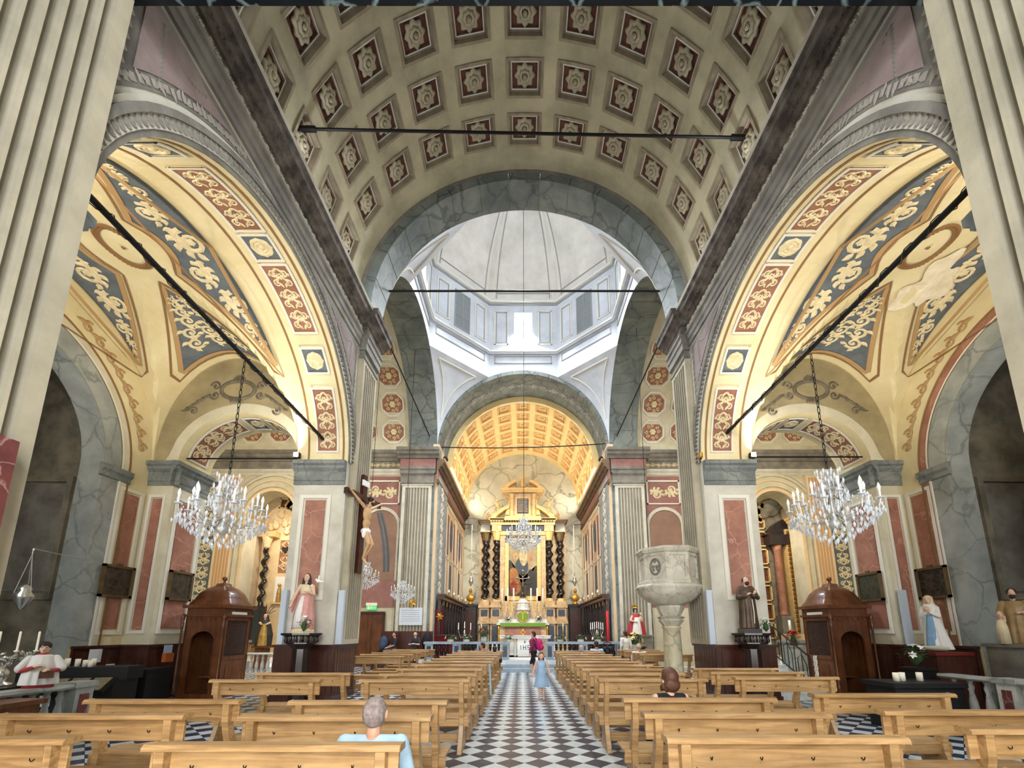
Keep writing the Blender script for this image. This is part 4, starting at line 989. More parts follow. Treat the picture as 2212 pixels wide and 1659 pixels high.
# ------------------------------------------------------------------ chancel
ZF = .45
st = struct('floor_chancel', MB().box(-4.6, 4.6, 18.95, YW + .3, 0, ZF), wmarb)
for k, (y0, z1) in enumerate(((18.15, .15), (18.55, .30))): MB().box(-4.6, 4.6, y0, 18.95, 0 if k == 0 else .15, z1).build('altar_step', bluegm, st)
RC = 4.12; ZV2 = 10.9; Y2 = YE + 2.3
chbeige = mat('chancel_painted_ground', (222, 196, 160), .75, col2=(204, 176, 138), vs=1.4, vamt=.6)
for s, sd in ((-1, 'left'), (1, 'right')):
    Pc = lambda a, z, d, s=s: (s * (4.35 - d), a, z)
    cw = struct('wall_chancel_' + sd, MB().box(min(s * 4.35, s * 4.65), max(s * 4.35, s * 4.65), YE - .2, YW, 0, 11.2), chbeige)
    MB().pbox(Pc, YE - .15, YE + 2.3, ZF, 9.5, 0, .06).build('marbled_pilaster', gmarb_l, cw)
    sc = MB(); arabesque(sc, lambda a, b, h: Pc(YE + .85 + b, 3.4 + a, .062 + h), 5.8, .7); sc.build('pilaster_scroll', moul_l, cw)
    for (pr, mt, nm) in (([(0, 9.0), (.05, 9.0), (.08, 9.2), (0, 9.2)], corn_b, 'architrave'), ([(0, 9.2), (.04, 9.2), (.04, 9.7), (0, 9.7)], mauve, 'frieze'), ([(0, 9.7), (.1, 9.72), (.14, 9.84), (.26, 9.9), (.28, 10.02), (.36, 10.1), (.38, 10.24), (0, 10.3)], corn_b, 'cornice')):
        MB().run(pr, Pc, YE - .5, YW).build(nm, mt, cw)
    MB().run([(.37, 10.18), (.40, 10.26), (.30, 10.3)], Pc, YE - .5, YW).build('cornice_gilt_edge', goldp, cw)
    # painted architecture: frames, grey ovals and windows
    for (y0, y1) in ((23.7, 26.9), (27.3, 30.3)):
        c = (y0 + y1) / 2
        f_ = MB()
        for q in ((y0, y1, 3.6, 3.7), (y0, y1, 8.7, 8.82), (y0, y0 + .1, 3.6, 8.8), (y1 - .1, y1, 3.6, 8.8), (c - .7, c - .64, 3.7, 8.0), (c + .64, c + .7, 3.7, 8.0), (y0, y1, 5.7, 5.78)): f_.pbox(Pc, *q, 0, .03)
        f_.build('painted_frame', moul_l, cw)
        MB().add([Pc(c, 7.3, .02)] + [Pc(c + .5 * cos(2 * PI * i / 24), 7.3 + 1.0 * sin(2 * PI * i / 24), .02) for i in range(24)], [(0, 1 + i, 1 + (i + 1) % 24) for i in range(24)]).build('painted_oval', panblue, cw)
        MB().pbox(Pc, c - .3, c + .3, 3.9, 5.5, 0, .02).build('painted_window', panblue, cw)
        for q in (-1, 1): MB().pbox(Pc, c + q * 1.1 - .25, c + q * 1.1 + .25, 6.0, 8.3, 0, .015).build('painted_panel', panred, cw)
bw = struct('wall_chancel_back', MB().box(-4.6, 4.6, YW, YW + .3, 0, 15.6), vmarb)
thb = [-PI / 2]; st2 = math.radians(16.4); c2 = math.radians(16.4 * .5 * .62)
for k in range(-5, 6): thb += [k * st2 - c2, k * st2 + c2]
thb.append(PI / 2)
rows2 = [23.95 + 1.17 * i for i in range(6)]; cy2 = .38
yb = [Y2]
for y in rows2: yb += [y - cy2, y + cy2]
yb.append(YW)
vm = MB()
for i in range(len(thb) - 1):
    for j in range(len(yb) - 1):
        if i % 2 == 1 and j % 2 == 1: continue
        t0, t1 = thb[i], thb[i + 1]
        vm.quad((RC * sin(t0), yb[j], ZV2 + RC * cos(t0)), (RC * sin(t1), yb[j], ZV2 + RC * cos(t1)), (RC * sin(t1), yb[j + 1], ZV2 + RC * cos(t1)), (RC * sin(t0), yb[j + 1], ZV2 + RC * cos(t0)))
vm.grid(40, 1, lambda u, v: (-(RC + .45 * v) * cos(PI * u), Y2, ZV2 + (RC + .45 * v) * sin(PI * u)))
cvault = struct('ceiling_chancel_vault', vm, yvault)
cx2 = RC * c2
cf = MB(); ringbox(cf, cx2 + .04, cy2 + .04, -.03, cx2 - .02, cy2 - .02, -.03); ringbox(cf, cx2 - .02, cy2 - .02, -.03, cx2 - .05, cy2 - .05, .08); ringbox(cf, cx2 - .05, cy2 - .05, .08, cx2 - .1, cy2 - .1, .08); m1 = cf.mesh('coffer', yvault)
cg = MB(); cg.quad((-cx2 + .1, -cy2 + .1, .08), (cx2 - .1, -cy2 + .1, .08), (cx2 - .1, cy2 - .1, .08), (-cx2 + .1, cy2 - .1, .08)); m2 = cg.mesh('coffer_ground', yvault)
cs = MB(); spiral(cs, .08, 0, .09, PI, 1.3, 1, .025, lambda a, b, h: (a, b, .07 - h), .02); spiral(cs, -.08, 0, .09, 0, 1.3, 1, .025, lambda a, b, h: (a, b, .07 - h), .02); ringbox(cs, cx2 - .11, cy2 - .11, .07, cx2 - .16, cy2 - .16, .07); ringbox(cs, cx2 + .05, cy2 + .05, -.035, cx2 + .01, cy2 + .01, -.035); ringbox(cs, cx2 - .03, cy2 - .03, -.02, cx2 - .045, cy2 - .045, .05); m3 = cs.mesh('coffer_scroll', cofor)
for y in rows2:
    for k in range(-5, 6):
        th = k * st2; o = link('coffer', m1, cvault); o.location = (RC * sin(th), y, ZV2 + RC * cos(th)); o.rotation_euler = (0, th, 0)
        link('coffer_ground', m2, o); link('coffer_scroll', m3, o)
# warm lamps standing on the chancel cornice
for s in (-1, 1):
    for y in (24.4, 27.0, 29.6):
        l = bpy.data.lights.new('cornice_lamp_light', 'AREA'); l.shape = 'RECTANGLE'; l.size = 1.6; l.size_y = .15; l.energy = 48; l.color = (1.0, .90, .74)
        o = bpy.data.objects.new('cornice_lamp_light', l); COL.objects.link(o); o.location = (s * 4.0, y, 10.42)
        o.rotation_euler = (Vector((0, y, 14.5)) - o.location).to_track_quat('-Z', 'Y').to_euler()

    # spotlight fixed on the chancel cornice behind the arch, aimed at the altar
    t = thing('chancel_spotlight', 'black spotlight on the %s chancel cornice behind the arch' % ('left' if s < 0 else 'right'), 'lamp', (s * 4.05, 21.25, 10.30))
    MB().lathe([(.10, 0), (.12, .05), (.12, .26), (.05, .3)], 12, M=Matrix.Translation((0, 0, .2)) @ Matrix.Rotation(PI / 2, 4, 'X')).build('housing', iron, t); MB().box(-.03, .03, -.03, .03, 0, .2).build('bracket', iron, t)
    l = bpy.data.lights.new('altar_spot_light', 'SPOT'); l.energy = 1500; l.color = (1.0, .88, .68); l.spot_size = math.radians(62); l.spot_blend = .6; l.shadow_soft_size = .15
    o = bpy.data.objects.new('altar_spot_light', l); COL.objects.link(o); o.location = (s * 3.9, 21.7, 10.45); o.rotation_euler = (Vector((0, 30, 6.0)) - o.location).to_track_quat('-Z', 'Y').to_euler()
# ------------------------------------------------------------------ pews
PEW_L = 1.56
def pew_proto():
    t = thing('oak_pew', 'oak pew', 'pew')
    h = PEW_L / 2
    MB().box(-h, h, -.10, -.07, .785, .965).build('backrest', oak, t)
    r = MB(); r.prism([(-.155, .962), (-.155, .985), (-.14, 1.0), (-.04, 1.0), (-.035, .985), (-.035, .965)], lambda a, z, d: (d, a, z), -h - .02, h + .02); r.build('top_rail', oak, t)
    MB().box(-h, h, -.02, .36, .435, .465).build('seat', oak, t)
    MB().box(-h, h, -.02, .012, .34, .434).build('seat_rail', oak, t)
    MB().box(-h + .14, h - .14, .10, .13, .10, .22).build('stretcher', oak, t)
    # S-shaped support: spine curve in the (y, z) plane with thickness
    sp = [(-.15, 0), (-.13, .08), (-.06, .22), (.0, .36), (.005, .46), (-.03, .58), (-.085, .70), (-.115, .80), (-.125, .962)]
    wd = [.05, .04, .042, .05, .05, .045, .04, .036, .034]
    poly = [(y + w_, z) for (y, z), w_ in zip(sp, wd)] + [(y - w_, z) for (y, z), w_ in reversed(list(zip(sp, wd)))]
    leg = MB(); leg.prism(poly, lambda a, z, d: (d, a, z), -.032, .032)
    fp = [(-.02, .0), (.33, .0), (.33, .06), (.27, .12), (.25, .22), (.30, .34), (.34, .434), (-.01, .434)]
    leg.prism(fp, lambda a, z, d: (d, a, z), -.026, .026)
    lm = leg.mesh('support', oak)
    for x in (-h + .10, h - .10): o = link('support', lm, t); o.location = (x, 0, 0)
    hk = MB().tube([(0, 0, 0), (0, -.02, -.012), (0, -.03, .0), (0, -.032, .012)], .0035, 5); hm = hk.mesh('bag_hook', iron)
    for x in (-.5, -.17, .17, .5): o = link('bag_hook', hm, t); o.location = (x, -.10, .87)
    for ch in t.children:
        if ch.name.split('.')[0] in ('backrest', 'seat', 'seat_rail', 'kneeler', 'top_rail', 'support'):
            bv = ch.modifiers.new('edge', 'BEVEL'); bv.width = .005; bv.segments = 2; bv.limit_method = 'ANGLE'
    return t
pew0 = pew_proto(); used = [False]
def pew(x, y, label, group, rz=0):
    o = pew0 if not used[0] else copy_tree(pew0); used[0] = True
    place(o, (x, y, 0), rz); tag(o, label, 'pew', group); return o
rowsL = [2.98, 3.88, 4.66, 6.56, 7.40, 8.35, 9.35, 10.35, 11.35, 12.35, 13.4, 14.4, 15.5]
for i, y in enumerate(rowsL):
    pew(-1.63 + .012 * max(0, i - 3), y, 'oak pew left of the central aisle, %s row counted from the near end' % ORD[i], 'pews left of the central aisle', random.uniform(-.008, .008))
rowsR = [2.44, 3.16, 3.99, 4.82, 6.64, 7.52, 8.38, 9.3, 10.3, 11.25, 12.2, 13.3, 14.5, 15.6]
for i, y in enumerate(rowsR):
    pew((1.63, 1.68, 1.76, 1.78)[i] if i < 4 else 1.84, y, 'oak pew right of the central aisle, %s row counted from the near end' % ORD[i], 'pews right of the central aisle', random.uniform(-.008, .008))
for i, (x, y) in enumerate(((-3.66, 3.12), (-3.72, 3.94), (-3.75, 4.72), (-3.78, 6.55), (-3.74, 7.56))):
    pew(x, y, 'oak pew in the left side row by the arcade, %s counted from the near end' % ORD[i], 'pews of the left side row', random.uniform(-.015, .015)).scale.x = .75 if i == 0 else 1
for i, (x, y) in enumerate(((3.95, 3.42), (3.92, 4.12), (3.98, 5.15), (3.95, 6.90), (3.96, 7.74), (3.95, 8.48))):
    pew(x, y, 'oak pew in the right side row by the arcade, %s counted from the near end' % ORD[i], 'pews of the right side row', random.uniform(-.015, .015))
for i, y in enumerate((12.4, 13.4, 14.4, 15.6, 16.7)):
    pew(-4.15, y, 'oak pew in the left block under the dome, %s counted from the pier' % ORD[i], 'pews left under the dome')
for i, y in enumerate((13.3, 14.2, 15.3, 16.4)):
    pew(4.25, y, 'oak pew in the right block under the dome, %s counted from the pier' % ORD[i], 'pews right under the dome')

# ------------------------------------------------------------------ confessionals
lattm = mat('dark_lattice_wood', (60, 34, 22), .5)
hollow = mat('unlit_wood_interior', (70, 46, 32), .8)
def confessional(s, loc, label):
    t = thing('confessional', label, 'confessional', loc, -s * -1 * 0)
    t.rotation_euler = (0, 0, math.radians(7) * s)
    A, B, H = .56, .46, 2.06
    # local: front (arched doorway) faces -y, lattice face towards the nave (local x sign -s)
    n = -s
    MB().box(-A, A, -B, B, 0, .12).build('base', mwood, t)
    MB().box(-A, A, B - .04, B, .12, H).build('back_panel', mwood, t)
    MB().box(min(-n * A, -n * (A - .04)), max(-n * A, -n * (A - .04)), -B, B, .12, H).build('outer_side', mwood, t)
    MB().box(-A + .05, A - .05, B - .35, B - .05, .45, .50).build('bench', mwood, t)
    P = lambda a, z, d: (a, -B + d, z)
    door = arch_wall(P, -A, A, .12, H, .05, [(-n * .02, .34, 1.42, .26)]); door.build('arched_front', mwood, t)
    # lattice side
    Q = lambda a, z, d: (n * (A - d), a, z)
    sd_ = MB()
    for q in ((-B, -B + .10, .12, H), (B - .10, B, .12, H), (-B, B, .12, .22), (-B, B, .95, 1.05), (-B, B, H - .1, H)): sd_.pbox(Q, *q, 0, .05)
    so = sd_.build('side_frame', mwood, t)
    MB().pbox(Q, -B + .1, B - .1, .22, .95, .015, .035).build('side_panel', mwood, so)
    MB().pbox(Q, -B + .22, B - .22, .34, .83, .0, .02).build('raised_field', mwood, so)
    la = MB(); x0, x1, z0, z1 = -B + .1, B - .1, 1.05, H - .1
    for k in range(-14, 15):
        for sg in (-1, 1):
            pts = []
            for i in range(13):
                a = x0 + (x1 - x0) * i / 12; z = (z0 + z1) / 2 + k * .075 + sg * (a - (x0 + x1) / 2)
                if z0 <= z <= z1: pts.append(Q(a, z, .02))
            if len(pts) > 1: la.tube([pts[0], pts[-1]], .007, 4)
    lo = la.build('lattice', lattm, so); MB().pbox(Q, x0, x1, z0, z1, .04, .045).build('lattice_dark_sheet', hollow, so)  # dark sheet stands in for the unlit inside behind the lattice
    MB().pbox(Q, -.25, .25, H + .03, H + .13, -.03, .0).build('name_plate', moul_l, t)
    # cornice, frieze blocks, posts with finials, roof
    c = MB(); c.box(-A - .04, A + .04, -B - .04, B + .04, H, H + .06); c.box(-A - .0, A + .0, -B, B, H + .06, H + .22); c.box(-A - .08, A + .08, -B - .08, B + .08, H + .22, H + .30); c.build('cornice', mwood, t)
    for k in range(7): MB().box(-A + .08 + k * .145, -A + .15 + k * .145, -B - .03, -B + .01, H - .10, H - .02).build('frieze_block', mwood, t)
    for px in (-A - .03, A + .03):
        MB().lathe([(.035, .1), (.035, .3), (.022, .34), (.022, 1.72), (.035, 1.76), (.04, 1.9), (.02, 1.93), (.045, 2.0), (.05, 2.05), (.02, 2.12), (0, 2.16)], 12, (px, -B - .06, 0)).build('post', mwood, t, True)
    rf = MB()
    pr = [(1.02, 0), (1.0, .05), (.86, .16), (.84, .20), (.72, .34), (.50, .47), (.27, .54), (.25, .60), (.10, .62), (.0, .63)]
    vs = []; nseg = 32
    for r, z in pr:
        for i in range(nseg):
            a = 2 * PI * i / nseg; k = 1 / max(abs(cos(a)), abs(sin(a))); k = 1 + (k - 1) * .55
            vs.append((A * 1.12 * r * cos(a) * k, B * 1.12 * r * sin(a) * k, H + .30 + z))
    fs = [(j * nseg + i, j * nseg + (i + 1) % nseg, (j + 1) * nseg + (i + 1) % nseg, (j + 1) * nseg + i) for j in range(len(pr) - 1) for i in range(nseg)]
    rf.add(vs, fs); rf.build('domed_roof', mwood, t, True)
    MB().lathe([(.05, 0), (.03, .03), (.03, .06), (.06, .09), (.065, .13), (.05, .17), (0, .19)], 14, (0, 0, H + .92)).build('finial', mwood, t, True)
    return t
confessional(-1, (-8.28, 11.78, 0), 'walnut confessional with domed roof and lattice side, beside the left aisle arch')
confessional(1, (8.46, 11.85, 0), 'walnut confessional with domed roof and dark doorway, beside the stair railing on the right')

# ------------------------------------------------------------------ wooden pedestals with baluster brackets
def pedestal(loc, label):
    t = thing('statue_pedestal', label, 'pedestal', loc)
    MB().lathe([(.26, 0), (.26, .10), (.20, .14), (.18, .18), (.17, 1.28), (.22, 1.32), (.30, 1.38)], 8).build('shaft', bwood, t)
    MB().lathe([(.30, 1.38), (.34, 1.40), (.34, 1.43), (.30, 1.43)], 8).build('lower_ring', bwood, t)
    MB().lathe([(.40, 1.58), (.46, 1.60), (.46, 1.64), (.0, 1.64)], 8).build('platform', bwood, t)
    b = MB().lathe([(.018, 1.43), (.03, 1.47), (.015, 1.53), (.025, 1.58)], 8, (.34, 0, 0)).mesh('baluster', bwood, True)
    for k in range(16): o = link('baluster', b, t); o.rotation_euler = (0, 0, 2 * PI * k / 16)
    return t
pedestal((-5.22, 10.22, 0), 'dark octagonal wooden pedestal with baluster gallery against the left pier')
pedestal((5.30, 10.22, 0), 'dark octagonal wooden pedestal with baluster gallery against the right pier')

# ------------------------------------------------------------------ pulpit
t = thing('marble_pulpit', 'octagonal carved marble pulpit on a column beside the right pier', 'pulpit', (3.86, 11.45, 0))
pulm = mat('aged_pulpit_marble', (214, 208, 192), .5, col2=(176, 170, 154), vs=2.5, vamt=.8, veins=(120, 116, 108), vein_s=2, vein_w=.03)
colm = mat('striped_column_marble', (214, 204, 176), .3, col2=(186, 176, 146), vs=2, vamt=.8, veins=(110, 106, 96), vein_s=1.6, vein_w=.07)
MB().lathe([(.30, 0), (.30, .12), (.24, .16), (.255, .22), (.255, .26), (.235, .9), (.215, 1.74), (.24, 1.76), (.24, 1.80), (.215, 1.82)], 24).build('column', colm, t, True)
MB().lathe([(.215, 1.82), (.25, 1.86), (.33, 1.96), (.30, 2.0), (.36, 2.04), (.25, 2.08), (.30, 2.16), (.36, 2.30), (.36, 2.34)], 8, a0=PI / 8, a1=PI / 8 + 2 * PI).build('capital', pulm, t)
MB().lathe([(.34, 2.34), (.40, 2.38), (.58, 2.46), (.72, 2.58), (.80, 2.68), (.80, 2.74), (.86, 2.78), (.86, 2.84), (.80, 2.88)], 64, fl=40, famp=.022).build('gadrooned_bowl', pulm, t, True)
oct8 = lambda r, k: (r * cos(PI / 8 + k * PI / 4), r * sin(PI / 8 + k * PI / 4))
MB().lathe([(.80, 2.86), (.80, 2.96), (.77, 2.98), (.0, 2.98)], 8, a0=PI / 8, a1=PI / 8 + 2 * PI).build('floor_ring', pulm, t)
MB().lathe([(.72, 3.66), (.80, 3.70), (.84, 3.78), (.82, 3.84), (.68, 3.84), (.68, 3.66)], 8, a0=PI / 8, a1=PI / 8 + 2 * PI).build('top_rail', pulm, t)
for k in range(8):
    (x0, y0), (x1, y1) = oct8(.76, k), oct8(.76, k + 1); c = Vector(((x0 + x1) / 2, (y0 + y1) / 2, 0)); e = Vector((x1 - x0, y1 - y0, 0)); L_ = e.length; e.normalize(); n = c.normalized()
    Q = lambda a, z, d, c=c, e=e, n=n: tuple(c + e * a + n * d + Vector((0, 0, z)))
    m_ = MB().pbox(Q, -L_ / 2 + .002, L_ / 2 - .002, 2.97, 3.68, -.08, -.02); po = m_.build('panel', pulm, t)
    fr = MB(); f = .05
    for q in ((-L_ / 2, L_ / 2, 2.97, 3.04), (-L_ / 2, L_ / 2, 3.60, 3.68), (-L_ / 2, -L_ / 2 + .09, 3.04, 3.6), (L_ / 2 - .09, L_ / 2, 3.04, 3.6)): fr.pbox(Q, *q, -.02, .01)
    fr.build('panel_frame', pulm, po)
    if k == 4:
        ce = MB(); M_ = lambda a, b, h: Q(a, 3.32 + b, -.015 + h)
        ribbon(ce, [(.13 * cos(2 * PI * i / 20), .2 * sin(2 * PI * i / 20)) for i in range(21)], [.03] * 21, M_, .03)
        for q in (-1, 1): disk(ce, q * .05, 0, .05, M_, .03); leaf(ce, q * .05, -.03, -PI / 2, .1, .03, M_, .03); leaf(ce, q * .02, .1, PI / 2 + q * .5, .09, .03, M_, .03)
        ce.build('carved_crest', stone_d, po)

# ------------------------------------------------------------------ iron tie rods
def rod(p, q, r, label, sleeve=True, sag=0, wrap=False):
    t = thing('tie_rod', label, 'tie rod', (Vector(p) + Vector(q)) / 2); p = Vector(p) - t.location; q = Vector(q) - t.location
    pts = [p.lerp(q, i / 12) + Vector((0, 0, -sag * 4 * (i / 12) * (1 - i / 12))) for i in range(13)]
    MB().tube(pts, r, 8).build('bar', iron, t)
    if sleeve:
        for a, b in ((p, p.lerp(q, .045)), (q, q.lerp(p, .045))): MB().tube([a, b], r * 2.0, 8).build('end_sleeve', iron, t)
    if wrap:
        d = (q - p); L_ = d.length; m_ = MB()
        u = d.normalized().cross(Vector((0, 0, 1))).normalized(); v = u.cross(d.normalized())
        m_.tube([p + d * (i / 120) + u * (r * 1.4 * cos(i * .9)) + v * (r * 1.4 * sin(i * .9)) for i in range(121)], .008, 4)
        m_.build('wound_cable', iron, t)
    return t
rod((-4.95, 7.35, 12.28), (4.95, 7.55, 12.32), .03, 'thin black iron tie rod high across the coffered nave vault')
rod((-4.46, 11.9, 12.35), (4.46, 11.9, 12.35), .032, 'black iron tie rod across the grey marble arch before the dome', False)
rod((-5.38, 3.76, 6.95), (-5.38, 10.74, 6.72), .042, 'thick black tie rod along the left arcade arch carrying the chandelier', False, wrap=True)
rod((5.38, 3.76, 7.0), (5.38, 10.74, 6.86), .042, 'thick black tie rod along the right arcade arch carrying the chandelier', False, wrap=True)
rod((-4.9, 12.1, 12.0), (-4.9, 20.9, 11.7), .03, 'black tie rod along the left transept arch', False)
rod((4.9, 12.1, 12.0), (4.9, 20.9, 11.7), .03, 'black tie rod along the right transept arch', False)
rod((-4.35, 21.3, 11.25), (4.35, 21.3, 11.45), .03, 'black sagging tie rod across the chancel arch', False, .12)
rod((-9.2, 11.0, 6.3), (-6.1, 11.0, 6.3), .022, 'short iron tie rod across the small left aisle arch', False)
rod((6.1, 11.0, 6.35), (9.2, 11.0, 6.35), .022, 'short iron tie rod across the small right aisle arch', False)

# ------------------------------------------------------------------ small floodlights on the imposts
for s, lab in ((-1, 'lit floodlight on the left pier impost'), (1, 'lit floodlight on the right pier impost')):
    t = thing('floodlight', lab, 'lamp', (s * 5.98, 10.55, 6.12))
    MB().box(-.07, .07, -.02, .10, .03, .17).build('housing', iron, t); MB().box(-.06, .06, -.028, -.02, .04, .16).build('lens', lampglass, t); MB().box(-.02, .02, .0, .04, 0, .04).build('bracket', iron, t)
t = thing('spotlight', 'small brass spotlight on the nave corner of the right impost', 'lamp', (4.62, 10.6, 6.12))
MB().lathe([(.04, 0), (.06, .03), (.06, .14), (.0, .15)], 12, (0, 0, .03)).build('housing', gold, t); MB().box(-.02, .02, -.02, .02, 0, .04).build('bracket', iron, t)

# ------------------------------------------------------------------ station-of-the-cross paintings
canv = [mat('dark_canvas_%d' % k, c1, .5, col2=c2, vs=5, vamt=1.0, rnd=1, veins=(96, 84, 66), vein_s=6, vein_w=.12) for k, (c1, c2) in enumerate((((44, 36, 30), (66, 52, 40)), ((36, 34, 28), (70, 62, 46)), ((40, 44, 36), (62, 66, 50)), ((30, 28, 26), (50, 40, 32))))]
frm = mat('dull_gilt_frame', (112, 92, 60), .5, metal=.2, col2=(84, 66, 42), vs=5, vamt=.7)
def painting(P, a0, a1, z0, z1, k, label):
    c = Vector(P((a0 + a1) / 2, (z0 + z1) / 2, 0)); t = thing('station_painting', label, 'painting', c)
    Q = lambda a, z, d: tuple(Vector(P(a, z, d)) - c)
    MB().pbox(Q, a0 + .05, a1 - .05, z0 + .05, z1 - .05, .01, .03).build('canvas', canv[k], t)
    m_ = MB()
    for q in ((a0, a1, z0, z0 + .06), (a0, a1, z1 - .06, z1), (a0, a0 + .06, z0, z1), (a1 - .06, a1, z0, z1)): m_.pbox(Q, *q, .0, .06)
    m_.build('frame', frm, t); MB().pbox(Q, (a0 + a1) / 2 - .07, (a0 + a1) / 2 + .07, z1, z1 + .05, .02, .05).build('crest', frm, t)
painting(lambda a, z, d: (-(XO - .045 - d), a, z), 9.92, 10.74, 2.48, 3.25, 0, 'dark framed station painting on the left outer wall panel')
painting(lambda a, z, d: (-(XOP - .045 - d), a, z), 11.02, 11.82, 2.48, 3.25, 1, 'dark framed station painting on the left aisle pier, above the confessional side')
painting(lambda a, z, d: ((XOP - .045 - d), a, z), 11.0, 11.8, 2.46, 3.22, 2, 'dark framed station painting on the right aisle pier')
painting(lambda a, z, d: ((XO - .045 - d), a, z), 9.95, 10.74, 2.46, 3.22, 3, 'dark framed station painting on the right outer wall above the praying statue')

# ------------------------------------------------------------------ column loudspeakers
spk = mat('grey_speaker_paint', (190, 200, 212), .4)
for i, (x, y, lab) in enumerate(((-4.58, 10.78, 'pale grey column loudspeaker on the nave corner of the left pier'), (4.58, 10.72, 'pale grey column loudspeaker on the nave corner of the right pier'), (-5.95, 10.66, 'pale grey column loudspeaker at the aisle corner of the left pier'), (9.36, 10.66, 'pale grey column loudspeaker at the right outer pier, left of the praying statue'))):
    t = thing('column_speaker', lab, 'loudspeaker', (x, y, 1.37)); MB().box(-.07, .07, -.06, .04, 0, 1.32).build('cabinet', spk, t); MB().box(-.055, .055, -.066, -.06, .04, 1.28).build('grille', spk, t)

# ------------------------------------------------------------------ steps and railing on the right
t = thing('marble_stair', 'white marble stair rising beside the right pier to the chapel', 'stair', (0, 0, 0))
wst = mat('worn_white_steps', (214, 218, 220), .5, col2=(180, 180, 170), vs=3, vamt=.8, veins=(170, 166, 150), vein_s=2, vein_w=.05)
for k in range(7): MB().box(6.2, 7.35 if k else 7.6, 11.1 + .4 * k, 14.0 if k == 6 else 11.5 + .4 * k + .02, 0, .19 * (k + 1)).build('step', wst, t)
t = thing('iron_railing', 'black wrought iron railing with looped bars beside the white stair', 'railing', (7.28, 11.3, 0))
p0, p1 = Vector((0, 0, 1.05)), Vector((0, 2.3, 2.25))
MB().tube([p0, p1, p1 + Vector((-.5, .3, 0))], .022, 6).build('handrail', iron, t); MB().tube([p0 - Vector((0, 0, .75)), p1 - Vector((0, 0, .85))], .018, 6).build('lower_rail', iron, t)
for k in range(9):
    q = p0.lerp(p1, k / 8); MB().tube([q, q - Vector((0, 0, .80))], .012 if k % 4 else .02, 5).build('bar', iron, t)
for k in range(4):
    a, b = p0.lerp(p1, (2 * k + .4) / 8), p0.lerp(p1, (2 * k + 1.6) / 8); c = (a + b) / 2 - Vector((0, 0, .12))
    MB().tube([a - Vector((0, 0, .75)), a - Vector((0, 0, .3)), c, b - Vector((0, 0, .3)), b - Vector((0, 0, .75))], .010, 5).build('loop', iron, t)
t = thing('white_rope_bundle', 'white knotted rope hanging on the foot of the stair railing', 'rope', (7.38, 11.22, .45))
for k in range(3): MB().tube([(.03 * sin(k * 2 + i * .9), .03 * cos(k * 2 + i * .9), .62 - i * .06) for i in range(11)], .018, 6).build('strand', moul_l, t)

# ------------------------------------------------------------------ balustrades of the side chapels and the left transept chapel
def balustrade(name, P, a0, a1, z0, z1, n, label, mt, railm, piers=(), pm=None):
    c = Vector(P((a0 + a1) / 2, z0, 0)); t = thing(name, label, 'balustrade', c)
    Q = lambda a, z, d: tuple(Vector(P(a, z, d)) - c)
    hgt = z1 - z0
    MB().pbox(Q, a0, a1, z0, z0 + .10, -.10, .10).build('plinth', mt, t)
    r = MB(); r.run([(-.13, z1 - .07), (.13, z1 - .07), (.15, z1 - .04), (.13, z1), (-.13, z1), (-.15, z1 - .04), (-.13, z1 - .07)], Q, a0 - .03, a1 + .03); r.build('hand_rail', railm, t)
    bz = [(.055, .0), (.055, .04), (.03, .07), (.035, .12), (.07, .24), (.06, .36), (.032, .52), (.05, .60), (.03, .66), (.055, .72)]
    k_ = (hgt - .17) / .72
    bm = MB().lathe([(r_, z * k_) for r_, z in bz], 12).mesh('baluster', mt, True)
    for i in range(n):
        o = link('baluster', bm, t); o.location = Q(a0 + (a1 - a0) * (i + .5) / n, z0 + .10, 0)
    for a in piers:
        p_ = MB().pbox(Q, a - .14, a + .14, z0, z1 - .06, -.13, .13).build('pier', mt, t); MB().pbox(Q, a - .07, a + .07, z0 + .14, z1 - .16, .13, .14).build('inlay', pm or rmarb_d, p_); MB().pbox(Q, a - .18, a + .18, z1 - .06, z1 + .02, -.16, .16).build('pier_cap', railm, t)
    return t
balustrade('chapel_balustrade', lambda a, z, d: (-7.0 + d, a, z), 5.3, 7.0, 0, .90, 9, 'grey marble balustrade of the left side chapel with the altar boy on it', gmarb_l, gmarb_l, (6.95,))
balustrade('chapel_balustrade', lambda a, z, d: (7.8 - d, a, z), 6.3, 8.25, 0, .92, 7, 'marble balustrade of the right side chapel with a red inlaid end pier', wmarb, gmarb_l, (7.15,))
balustrade('transept_balustrade', lambda a, z, d: (a, 16.9 - d, z), -11.6, -8.4, 0, .86, 15, 'white marble balustrade before the left transept chapel', wmarb, wmarb, (-11.5,))
# ------------------------------------------------------------------ chancel furniture
blkm = mat('polished_black_marble', (34, 28, 26), .18, col2=(18, 14, 14), vs=4, vamt=.8, coat=.6)
ped_m = mat('tan_altar_marble', (214, 186, 146), .45, col2=(186, 152, 112), vs=3, vamt=.8, veins=(110, 84, 66), vein_s=2.5, vein_w=.04)
slate = mat('slate_inlay', (70, 78, 92), .3, col2=(48, 54, 66), vs=4, vamt=.8)
silver = mat('silver_metal', (206, 206, 204), .25, metal=.9)
wax = mat('white_wax', (246, 240, 222), .5)
flame = mat('candle_flame', (255, 230, 170), .5, emit=(255, 214, 140), es=12)
greenc = mat('green_altar_cloth', (120, 160, 60), .8, col2=(98, 136, 48), vs=20, vamt=.6)
whitec = mat('white_linen', (240, 240, 238), .85)
leafm = mat('leaf_green', (64, 92, 48), .7, col2=(40, 66, 34), vs=6, vamt=.8)
whitef = mat('white_petals', (246, 246, 240), .7)
redf = mat('red_petals', (200, 36, 44), .7)
orangef = mat('dried_orange_petals', (150, 84, 36), .8)
